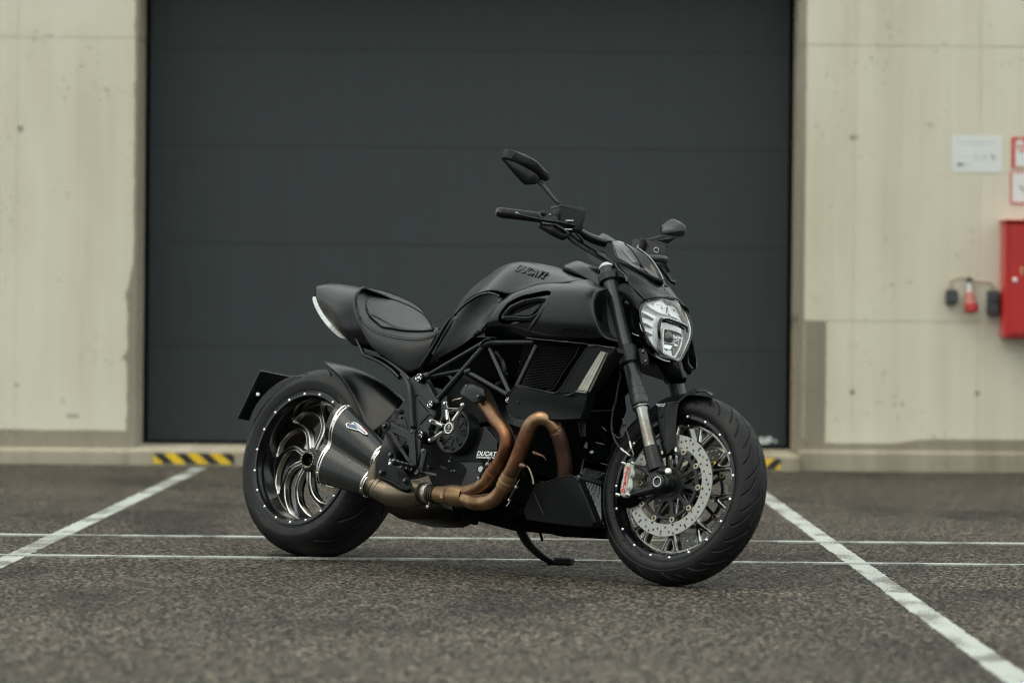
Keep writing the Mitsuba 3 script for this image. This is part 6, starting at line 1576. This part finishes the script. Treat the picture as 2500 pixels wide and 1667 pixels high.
part('headlamp__crown_glass', tube(lampx([[1.4265,-.01,.9011],[1.4284,.02,.8979],[1.4319,.045,.8892],[1.4328,.07,.8746],[1.4383,.085,.8592]], .004), .006, 40, 8, flat=.4), 'heated_violet', smooth=True)
# low beam block
lb = [[1.4658,-.052,.796],[1.4666,-.05,.8022],[1.4718,-.03,.8045],[1.4731,.002,.8052],[1.4704,.035,.8038],[1.4711,.045,.801],[1.4716,.044,.7786],[1.4729,.035,.7523],[1.4776,.012,.7195],[1.479,-.005,.7173],[1.477,-.03,.7197],[1.4752,-.045,.7214],[1.4703,-.05,.7523]]
part('headlamp__beam_frame', plate(np.array(lampx(lb, .002)), .012, .002, .004, face=(1, -.3, 0), holes=[np.array([lc2 for lc2 in (np.mean(lampx(lb, .002), 0) + (np.array(lampx(lb, .002)) - np.mean(lampx(lb, .002), 0)) * .86)])]), 'steel', smooth=30)
part('headlamp__beam_bowl', sheet([[N(*q) - axl * .02 for q in r] for r in ([[1.4656,-.05,.7979],[1.4724,-.03,.801],[1.4736,.002,.8023],[1.4704,.044,.7994]], [[1.4698,-.05,.7666],[1.4733,-.024,.7709],[1.4756,.006,.7746],[1.4715,.042,.7781]], [[1.4742,-.045,.7221],[1.4771,-.028,.7201],[1.4778,-.004,.7196],[1.4782,.012,.7209]])], .003, 20, 20, out=(1, -.4, .1)), 'gloss_black', smooth=True)
rng = np.random.default_rng(11)
for p_, mt in (([[1.4763,-.038,.7814],[1.4766,-.032,.7877],[1.4784,-.018,.7901],[1.4784,-.024,.7824],[1.4773,-.037,.7766]], 'reflector'), ([[1.4776,-.01,.794],[1.4756,.02,.792],[1.4771,.018,.783],[1.4804,-.004,.7825],[1.4789,-.012,.7764]], 'reflector'), ([[1.4746,-.044,.7537],[1.483,-.006,.7578],[1.4834,-.014,.7418],[1.4768,-.044,.7423]], 'reflector'), ([[1.4809,.006,.7661],[1.481,.024,.7657],[1.4817,.022,.761],[1.4821,.004,.7585]], 'reflector'),
              ([[1.4759,.024,.7929],[1.4755,.04,.7943],[1.4764,.039,.789],[1.4769,.023,.787]], 'reflector'), ([[1.4799,-.026,.7349],[1.4825,-.008,.7402],[1.481,.004,.7214],[1.4799,-.016,.7213]], 'reflector_soft'), ([[1.4765,-.043,.7397],[1.4795,-.028,.7359],[1.4795,-.018,.7223],[1.4787,-.04,.7247]], 'reflector_soft'), ([[1.4815,-.002,.7487],[1.4829,.02,.7535],[1.4816,.008,.7251]], 'heated_grey'), ([[1.4725,-.048,.7913],[1.476,-.028,.7929],[1.4747,-.042,.7827]], 'reflector_soft')):
    q_ = np.array(lampx(p_, .012))
    part('headlamp__facet', plate(q_, .006, .001, face=(1, -.3, rng.uniform(-.2, .2))), mt, smooth=False)
part('headlamp__projector', lathe([(-.02, .0), (-.02, .021), (.0, .021), (.003, .019), (.003, .0165), (.0075, .010), (.009, 0)], 36, N(*[1.4803,-.026,.7805]) - axl * .012, axl), 'smoked_screen', smooth=True)
for p_ in ([[1.4736,-.046,.7675],[1.4784,-.025,.7672],[1.479,-.002,.7715],[1.4759,.024,.7829]], [[1.4758,-.045,.7613],[1.4807,-.022,.7614],[1.4803,.002,.7667]], [[1.4768,-.034,.7759],[1.478,-.012,.7907]]):
    part('headlamp__facet', tube(lampx(p_, .008), .0013, 30, 6), 'reflector')
part('headlamp__chin', plate([[1.4826,-.09,.7033],[1.4889,-.08,.7084],[1.4884,-.06,.7113],[1.4846,.01,.7099],[1.4834,-.02,.7006],[1.4868,-.055,.6981]], .02, .003, face=(1, -.5, -.3)), 'plastic_black')
part('headlamp__chin_edge', tube([[1.4826,-.09,.7033],[1.4859,-.072,.6995],[1.4863,-.05,.6985],[1.4856,-.025,.7006]], .0022, 24, 8), 'steel')

# cowl over the headlamp
cowl = sheet([[[1.2701,-.098,1.0069],[1.2902,-.105,.9894],[1.3325,-.112,.958],[1.3432,-.114,.9355],[1.3806,-.114,.9069],[1.4207,-.112,.8798]],[[1.2962,-.085,.9966],[1.3213,-.088,.9806],[1.3507,-.09,.9598],[1.3722,-.09,.9378],[1.4051,-.088,.9147],[1.4389,-.085,.8928]],[[1.3356,-.055,.979],[1.3491,-.056,.9694],[1.3714,-.056,.9541],[1.3931,-.055,.9375],[1.4138,-.05,.9201],[1.4365,-.045,.9036]],[[1.336,0,.9799],[1.3459,0,.9731],[1.3656,0,.9603],[1.3899,0,.9459],[1.4149,0,.9273],[1.4403,0,.9063]]], .005, 44, 30, out=(.6, -.6, .6))
part('headlamp_cowl', both(cowl), 'matte_black', 'matt black cowl above the headlamp', smooth=True)
part('headlamp_cowl__crease', tube([[1.339,-.0562,.9756],[1.3669,-.0594,.9562],[1.3907,-.0578,.938],[1.4114,-.0479,.9218]], .0016, 40, 6), 'matte_black')
part('headlamp_cowl__panel_gap', tube([[1.3396,-.1145,.932],[1.3812,-.1145,.906],[1.4202,-.1125,.8788]], .0022, sides=6), 'deep_black')
part('headlamp_cowl__corner', tube([[1.2668,-.099,1.0002],[1.2796,-.104,.9837],[1.3099,-.11,.9653],[1.3303,-.113,.951],[1.3385,-.114,.9355]], .005, 50, 10), 'gloss_black', smooth=True)
side = sheet([[[1.2891,-.112,.9249],[1.3367,-.116,.9308],[1.3816,-.117,.9037],[1.4207,-.114,.8768]],[[1.3035,-.115,.9081],[1.3416,-.119,.9073],[1.3811,-.12,.8853],[1.4099,-.117,.8626]],[[1.3278,-.112,.8818],[1.3562,-.118,.8722],[1.387,-.12,.8551],[1.4119,-.117,.8408]]], .005, 30, 20, out=(.4, -1, 0))
part('headlamp_cowl__side_panel', side, 'matte_black', smooth=True)
part('headlamp_cowl__side_panel', mirrored(side), 'matte_black', smooth=True)
side2 = sheet([[[1.3258,-.112,.8742],[1.3617,-.117,.8618],[1.3942,-.119,.8529],[1.4104,-.116,.8509]],[[1.356,-.11,.8232],[1.3853,-.113,.8171],[1.4082,-.113,.8116],[1.42,-.11,.8038]],[[1.3872,-.105,.7731],[1.4115,-.106,.7646],[1.4298,-.1,.7576],[1.4396,-.092,.7481]],[[1.4148,-.095,.7386],[1.4303,-.09,.7314],[1.4492,-.08,.7224],[1.4717,-.07,.7136]]], .005, 30, 20, out=(.3, -1, 0))
part('headlamp_cowl__lower_panel', side2, 'deep_black', smooth=True)
part('headlamp_cowl__lower_panel', mirrored(side2), 'deep_black', smooth=True)
part('headlamp_cowl__clip', tube([[1.3862,-.108,.7725],[1.4018,-.108,.7669],[1.4153,-.106,.7641]], .0022, sides=6), 'screw_steel')
part('headlamp_cowl__stay', blob([tuple([1.447,-.02,.7068]) + (.02,), tuple([1.4903,0,.6605]) + (.025,), tuple([1.5116,.02,.6538]) + (.012,)], 2), 'deep_black', smooth=60)
part('headlamp_cowl__stay', tube([[1.496,.01,.7027],[1.5151,.012,.6692],[1.5224,.015,.6558]], [.007, .006, .008], 20, 10), 'plastic_black', smooth=True)
part('headlamp_cowl__cable', tube([[1.4417,.1,.7728],[1.4442,.1,.7498],[1.4574,.1,.7183],[1.4787,.1,.7015]], .006, 30, 8), 'plastic_black', smooth=True)
part('headlamp_cowl__cable', tube([[1.457,.08,.7572],[1.4595,.08,.7342],[1.4731,.08,.7],[1.4848,.08,.6859]], .008, 30, 8), 'deep_black', smooth=True)

# fly screen
fs = sheet([[[1.2283,-.088,1.0722],[1.2504,-.094,1.0407],[1.2706,-.098,1.0154],[1.3092,-.085,.9966],[1.342,-.062,.9812],[1.3663,-.035,.9701],[1.3869,-.008,.9619]],[[1.2059,-.05,1.0867],[1.2362,-.05,1.0667],[1.2626,-.046,1.0487],[1.2869,-.036,1.027],[1.3155,-.026,1.0054],[1.3466,-.012,.9865],[1.3847,-.002,.965]],[[1.1767,-.005,1.1012],[1.2169,0,1.0883],[1.2502,0,1.0752],[1.2935,0,1.0544],[1.3316,0,1.0252],[1.3607,0,.9978],[1.3871,0,.9663]]], .004, 40, 24, out=(.5, -.4, .8))
part('fly_screen', both(fs), 'gloss_black', 'smoked fly screen above the headlamp cowl', smooth=True)
part('fly_screen__side_pane', sheet([[[1.2318,-.0866,1.0702],[1.2273,-.0504,1.0749],[1.2377,-.0348,1.0722],[1.2623,-.0332,1.0568],[1.2836,-.0285,1.0388]], [[1.2498,-.091,1.0464],[1.2608,-.0701,1.0432],[1.2728,-.0567,1.0377],[1.2888,-.044,1.0253],[1.3047,-.0323,1.0153]], [[1.2719,-.0965,1.0181],[1.2936,-.0861,1.0075],[1.3102,-.0779,1.0001],[1.3235,-.066,.994],[1.3273,-.0411,.9942]]], .002, 24, 14, out=(.5, -.6, .8)), 'smoked_light', smooth=True)
part('fly_screen__centre_pane', plate(np.array([[1.322,-.0207,1.0084],[1.3391,-.0134,.9982],[1.3582,-.008,.9858],[1.3768,-.0055,.9725],[1.362,-.0164,.9779],[1.3472,-.0262,.9849],[1.3276,-.0291,.9978]]), .002, .0004, face=(.6, -.5, .8)), 'smoked_light', smooth=30)
part('fly_screen__far_pane', plate([[1.2391,.012,1.0644],[1.2492,.014,1.0717],[1.2787,.012,1.0573],[1.311,.012,1.0366],[1.3412,.01,1.0121],[1.3661,.006,.989],[1.3403,.002,1.0051],[1.3085,.002,1.024],[1.2686,.008,1.0478]], .002, .0004, face=(.6, -.5, .8), lift=.004), 'smoked_light', smooth=30)
for p_, mt in (([[1.2715,-.099,1.0152],[1.311,-.087,.9958],[1.3438,-.064,.9803],[1.3681,-.037,.9691],[1.3901,-.008,.9619]], 'gloss_black'), ([[1.2485,-.0505,1.0731],[1.2785,-.045,1.0523],[1.2962,-.035,1.0307],[1.3101,-.026,1.0105],[1.3177,-.022,.9995]], 'gloss_black'), ([[1.2587,.004,1.071],[1.3047,.004,1.0467],[1.3407,.004,1.0176],[1.3678,.004,.9885],[1.3882,0,.9663]], 'screw_steel')):
    part('fly_screen__rim', tube(np.array(p_) + N(.002, -.001, .003), .0028, 60, 8), mt, smooth=True)
part('fly_screen__screw', bolt([1.3864,.02,.9531], (.5, -.3, .8), .007, .004), 'plastic_black')
part('instrument_cowl', sheet([[[1.1091,-.03,1.106],[1.0995,0,1.1229],[1.0915,.02,1.1296],[1.1047,.02,1.1251]],[[1.1379,-.04,1.0982],[1.1327,-.02,1.1074],[1.1309,0,1.1105],[1.1426,.01,1.1103]],[[1.1751,-.06,1.0845],[1.1795,-.05,1.0869],[1.1892,-.03,1.0873],[1.1953,0,1.0867]]], .006, 24, 14, out=(0, -.3, 1)), 'plastic_black', 'hood over the instruments', smooth=True)
part('instrument_cowl__pod', hull([[1.0997,-.06,1.0469],[1.1044,-.05,1.0597],[1.1406,-.06,1.0536],[1.1821,-.06,1.0225],[1.1811,-.06,1.0053],[1.1495,-.06,1.0088],[1.115,-.06,1.0261],[1.0324,.04,1.0851],[1.0979,.04,1.0708],[1.1009,.04,1.0325]]), 'gloss_black', smooth=40)

# --- bars and controls
bar = [[1.0358,-.43,1.0875],[1.0534,-.405,1.0894],[1.1016,-.335,1.096],[1.1525,-.272,1.0997],[1.1658,-.235,1.095],[1.1696,-.185,1.0833],[1.1689,-.12,1.0768],[1.1714,-.06,1.0769]]
part('handlebar', tube(bar, [.011, .011, .011, .0115, .0125, .0135, .015, .0155], 80, 18), 'satin_black', smooth=True)
bar_l = [N(q[0], -q[1], q[2]) for q in bar[3:]] + [N(*bar[-1]) * [1, 0, 1]]
part('handlebar__far_half', tube(bar_l, .0125, 50, 14), 'satin_black', smooth=True)
g0, g1 = np.array([1.043,-.428,1.0872]), np.array([1.1194,-.315,1.0973])
gd = unit(g1 - g0); gl = np.linalg.norm(g1 - g0)
part('grip', lathe([(.0, .0), (.0, .0145), (.004, .0165), (.022, .0168), (.024, .0155), (.026, .0160), (gl * .96, .0160), (gl * .97, .019), (gl, .019), (gl, .0)], 30, g0, gd), 'plastic_black', 'black rubber grip', smooth=30)
for k in range(7):
    ring_on(g0 + gd * (.034 + k * .016), gd, .0167, .0035, 'plastic_black', 'grip__rib')
part('grip__end_weight', lathe([(-.012, .0), (-.012, .010), (-.008, .0140), (.0, .0150), (.001, 0)], 30, g0, gd), 'gloss_black')
part('grip__end_screw', bolt(g0 - gd * .012, -gd, .005, .002), 'screw_steel')
lev = [[1.1199,-.435,1.0785],[1.14,-.41,1.0777],[1.1733,-.372,1.0759],[1.1934,-.335,1.0787],[1.2067,-.3,1.081],[1.2131,-.262,1.0835]]
part('brake_lever', tube(lev, [.0075, .0055, .0075, .0095, .0105, .010], 60, 12, flat=.6), 'satin_black', 'black brake lever', smooth=True)
part('brake_lever__pivot', lathe([(-.0022, 0), (-.0022, .0145), (.0022, .0145), (.003, .012), (.003, 0)], 28, [1.2096,-.285,1.0942], (0, -.2, 1)), 'aluminium')
part('brake_lever__pivot', lathe([(-.0018, 0), (-.0018, .0135), (.0018, .0135), (.0018, 0)], 28, [1.203,-.275,1.0689], (0, -.2, 1)), 'aluminium')
mcp = [[1.1819,-.315,1.1373],[1.1937,-.315,1.1398],[1.2217,-.245,1.144],[1.2299,-.235,1.1368],[1.2272,-.235,1.1063],[1.2229,-.235,1.0775],[1.2179,-.26,1.0731],[1.2141,-.27,1.091],[1.1959,-.31,1.0899],[1.1901,-.315,1.1141]]
mc_ = np.array(mcp)
part('brake_master_cylinder', hull(np.vstack([mc_, mc_ + N(-.045, .02, .0)])), 'plastic_black', 'black brake fluid reservoir on the bar', smooth=30)
lid = [[1.184,-.318,1.1311],[1.1844,-.318,1.1378],[1.1952,-.316,1.1409],[1.2212,-.244,1.1463],[1.2301,-.234,1.1385],[1.2298,-.234,1.133],[1.223,-.246,1.1369],[1.1966,-.317,1.1338]]
part('brake_master_cylinder__lid', hull(np.vstack([np.array(lid), np.array(lid) + N(-.048, .02, .0)])), 'satin_black', smooth=30)
part('brake_master_cylinder__window', lathe([(0, 0), (0, .007), (.002, .007), (.0022, .0055), (.001, 0)], 24, [1.2206,-.235,1.1132], (.8, -.6, 0)), 'satin_black')
part('brake_master_cylinder__clamp', blob([tuple([1.193,-.22,1.0933]) + (.018,), tuple([1.1905,-.245,1.0804]) + (.016,)], 3), 'plastic_black', smooth=60)
part('switch_block', hull([[1.1223,-.335,1.1032],[1.1344,-.33,1.1094],[1.1395,-.32,1.1067],[1.18,-.3,1.1044],[1.185,-.3,1.0908],[1.1564,-.315,1.0891],[1.1333,-.335,1.0929]]), 'plastic_black', smooth=30)
for c, r in zip([[1.1354,-.325,1.1048],[1.1542,-.308,1.1027],[1.122,-.43,1.079]], (.0095, .0075, .0065)):
    part('switch_block__knob', blob([tuple(c) + (r,), tuple(N(*c) + [0, -.006, .003]) + (r * .8,)], 2), 'screw_steel' if r < .009 else 'plastic_black', smooth=60)
part('switch_block__housing', blob([tuple([1.111,-.3,1.0745]) + (.010,), tuple([1.1442,-.28,1.0655]) + (.018,), tuple([1.1692,-.26,1.0531]) + (.016,)], 3), 'plastic_black', smooth=60)
for i_, p_ in enumerate(([[1.1676,-.25,1.0624],[1.1845,-.235,1.0455],[1.1967,-.2,1.0334],[1.2047,-.15,1.0232],[1.227,-.11,1.0071],[1.2531,-.085,.9907]], [[1.1762,-.24,1.0648],[1.1876,-.22,1.0542],[1.2001,-.18,1.0416],[1.2124,-.14,1.0307],[1.2337,-.11,1.0173],[1.2558,-.085,.9992]], [[1.1822,-.25,1.0555],[1.1905,-.23,1.0382],[1.2021,-.2,1.0283],[1.2152,-.15,1.0147],[1.2371,-.11,1.0002],[1.2581,-.09,.9861]], [[1.1935,-.23,1.067],[1.2003,-.21,1.0582],[1.203,-.195,1.0465]])):
    part('control_cable', tube(p_, (.0058, .0046, .0030, .004)[i_], 70, 8), 'plastic_black' if i_ != 2 else 'satin_black', 'black cables running from the bar to the frame' if i_ == 0 else None, smooth=True)
part('control_cable__sleeve', tube([[1.2093,-.135,1.0251],[1.2351,-.11,1.0104],[1.2612,-.09,.9929]], .010, 30, 10), 'gloss_black', smooth=True)

# mirrors
def mirror_shell(pts_, bulge, fwd):
    p = np.array(pts_)
    c = p.mean(0)
    return hull(np.vstack([p + N(-.010, 0, 0), p, c + (p - c) * .82 + N(fwd, 0, .0), c + (p - c) * .45 + N(bulge, 0, .002)]))


part('mirror', join(mirror_shell([[1.0467,-.45,1.2538],[1.0463,-.45,1.2641],[1.0449,-.448,1.2816],[1.0484,-.445,1.2888],[1.0571,-.44,1.2899],[1.0797,-.405,1.2852],[1.1005,-.365,1.273],[1.1084,-.34,1.2581],[1.1164,-.315,1.2429],[1.1207,-.31,1.2356],[1.1205,-.31,1.2236],[1.1179,-.318,1.2158],[1.1102,-.338,1.219],[1.0835,-.4,1.2456]], .022, .010),
                    mirror_shell([[1.0467,-.45,1.2538],[1.0694,-.43,1.2262],[1.0907,-.39,1.1935],[1.0959,-.378,1.1887],[1.1047,-.352,1.1972],[1.1102,-.338,1.219],[1.1041,-.355,1.2346],[1.0832,-.4,1.2473],[1.0581,-.435,1.2592]], .014, .006)), 'plastic_black', 'angular black mirror on the right bar', smooth=35)
part('mirror__stalk', tube([[1.0978,-.335,1.2125],[1.1275,-.325,1.1873],[1.1552,-.315,1.1604],[1.1794,-.305,1.1398]], [.012, .0095, .0085, .0085], 30, 10, flat=.6), 'satin_black', smooth=True)
part('mirror__stalk_edge', tube(np.array([[1.1197,-.335,1.2138],[1.146,-.325,1.1836],[1.1681,-.315,1.1619],[1.1844,-.305,1.1431]]) + N(0, -.004, .0), .0016, 30, 6), 'gloss_black', smooth=True)
part('mirror', mirror_shell([[1.076,.33,1.2025],[1.0718,.33,1.215],[1.0711,.335,1.2304],[1.0733,.35,1.2502],[1.0777,.36,1.2601],[1.0834,.367,1.2621],[1.0973,.38,1.2573],[1.1099,.395,1.2455],[1.1127,.395,1.2376],[1.1162,.39,1.2096],[1.11,.385,1.2041],[1.1014,.365,1.2036],[1.0909,.345,1.2021]], .026, .012), 'grey_satin', 'angular black mirror on the left bar', smooth=40)
part('mirror_001__stalk', plate([[1.038,.26,1.1573],[1.0594,.27,1.1678],[1.0852,.32,1.1964],[1.0961,.34,1.1958],[1.1155,.36,1.1977],[1.0962,.34,1.1716],[1.0862,.33,1.1721],[1.0799,.31,1.1727],[1.0613,.28,1.162]], .012, .002), 'satin_black', smooth=30)
cm_ = np.array([[1.0751,.26,1.1518],[1.08,.262,1.1646],[1.1109,.285,1.1629],[1.1237,.29,1.1569],[1.1321,.29,1.1428],[1.1322,.285,1.1098],[1.1237,.275,1.0915],[1.106,.262,1.0991],[1.0895,.256,1.1172]])
part('clutch_master_cylinder', hull(np.vstack([cm_, cm_ + N(-.05, -.02, 0)])), 'plastic_black', 'black clutch fluid reservoir on the left bar', smooth=30)
part('clutch_master_cylinder__ring', lathe([(0, .0085), (.002, .0092), (.002, .0078), (0, .0075)], 32, N(*[1.1056,.27,1.1328]) + N(.003, 0, 0), (.85, -.5, .1)), 'steel')
part('clutch_master_cylinder__lid', hull(np.vstack([np.array([[1.0741,.26,1.1571],[1.0807,.262,1.1657],[1.1115,.285,1.1647],[1.1259,.29,1.1569],[1.119,.288,1.1547],[1.0833,.265,1.1583]]), np.array([[1.0741,.26,1.1571],[1.0807,.262,1.1657],[1.1115,.285,1.1647],[1.1259,.29,1.1569]]) + N(-.05, -.02, 0)])), 'gloss_black', smooth=30)
part('clutch_master_cylinder__banjo', lathe([(0, 0), (0, .011), (.03, .011), (.032, .009), (.032, .006), (.026, .006), (.026, 0)], 24, [1.0685,.24,1.1311], unit(np.array([1.072,.24,1.1594]) - np.array([1.0685,.24,1.1311]))), 'plastic_black')
part('clutch_master_cylinder__collar', lathe([(-.006, 0), (-.006, .009), (.006, .009), (.006, 0)], 20, [1.0633,.24,1.1347], (.2, 0, 1)), 'sign_grey')
part('clutch_lever', tube([[1.1264,.27,1.0868],[1.1419,.28,1.068],[1.1561,.295,1.0469],[1.1709,.305,1.0316],[1.1802,.31,1.0321]], [.011, .012, .011, .009, .012], 40, 10, flat=.7), 'satin_black', 'black clutch lever', smooth=True)
part('clutch_lever__bracket', hull([[1.1215,.27,1.101],[1.1455,.28,1.0962],[1.1588,.29,1.0774],[1.1676,.29,1.0661],[1.1573,.29,1.0615],[1.133,.28,1.068],[1.1226,.27,1.0833]]), 'plastic_black', smooth=30)
part('clutch_lever__pivot', tube([[1.1216,.275,1.1021],[1.1486,.285,1.0938]], .0045, sides=10), 'aluminium')
part('clutch_lever__pivot', tube([[1.1222,.275,1.0757],[1.1399,.285,1.0692]], .0045, sides=10), 'aluminium')
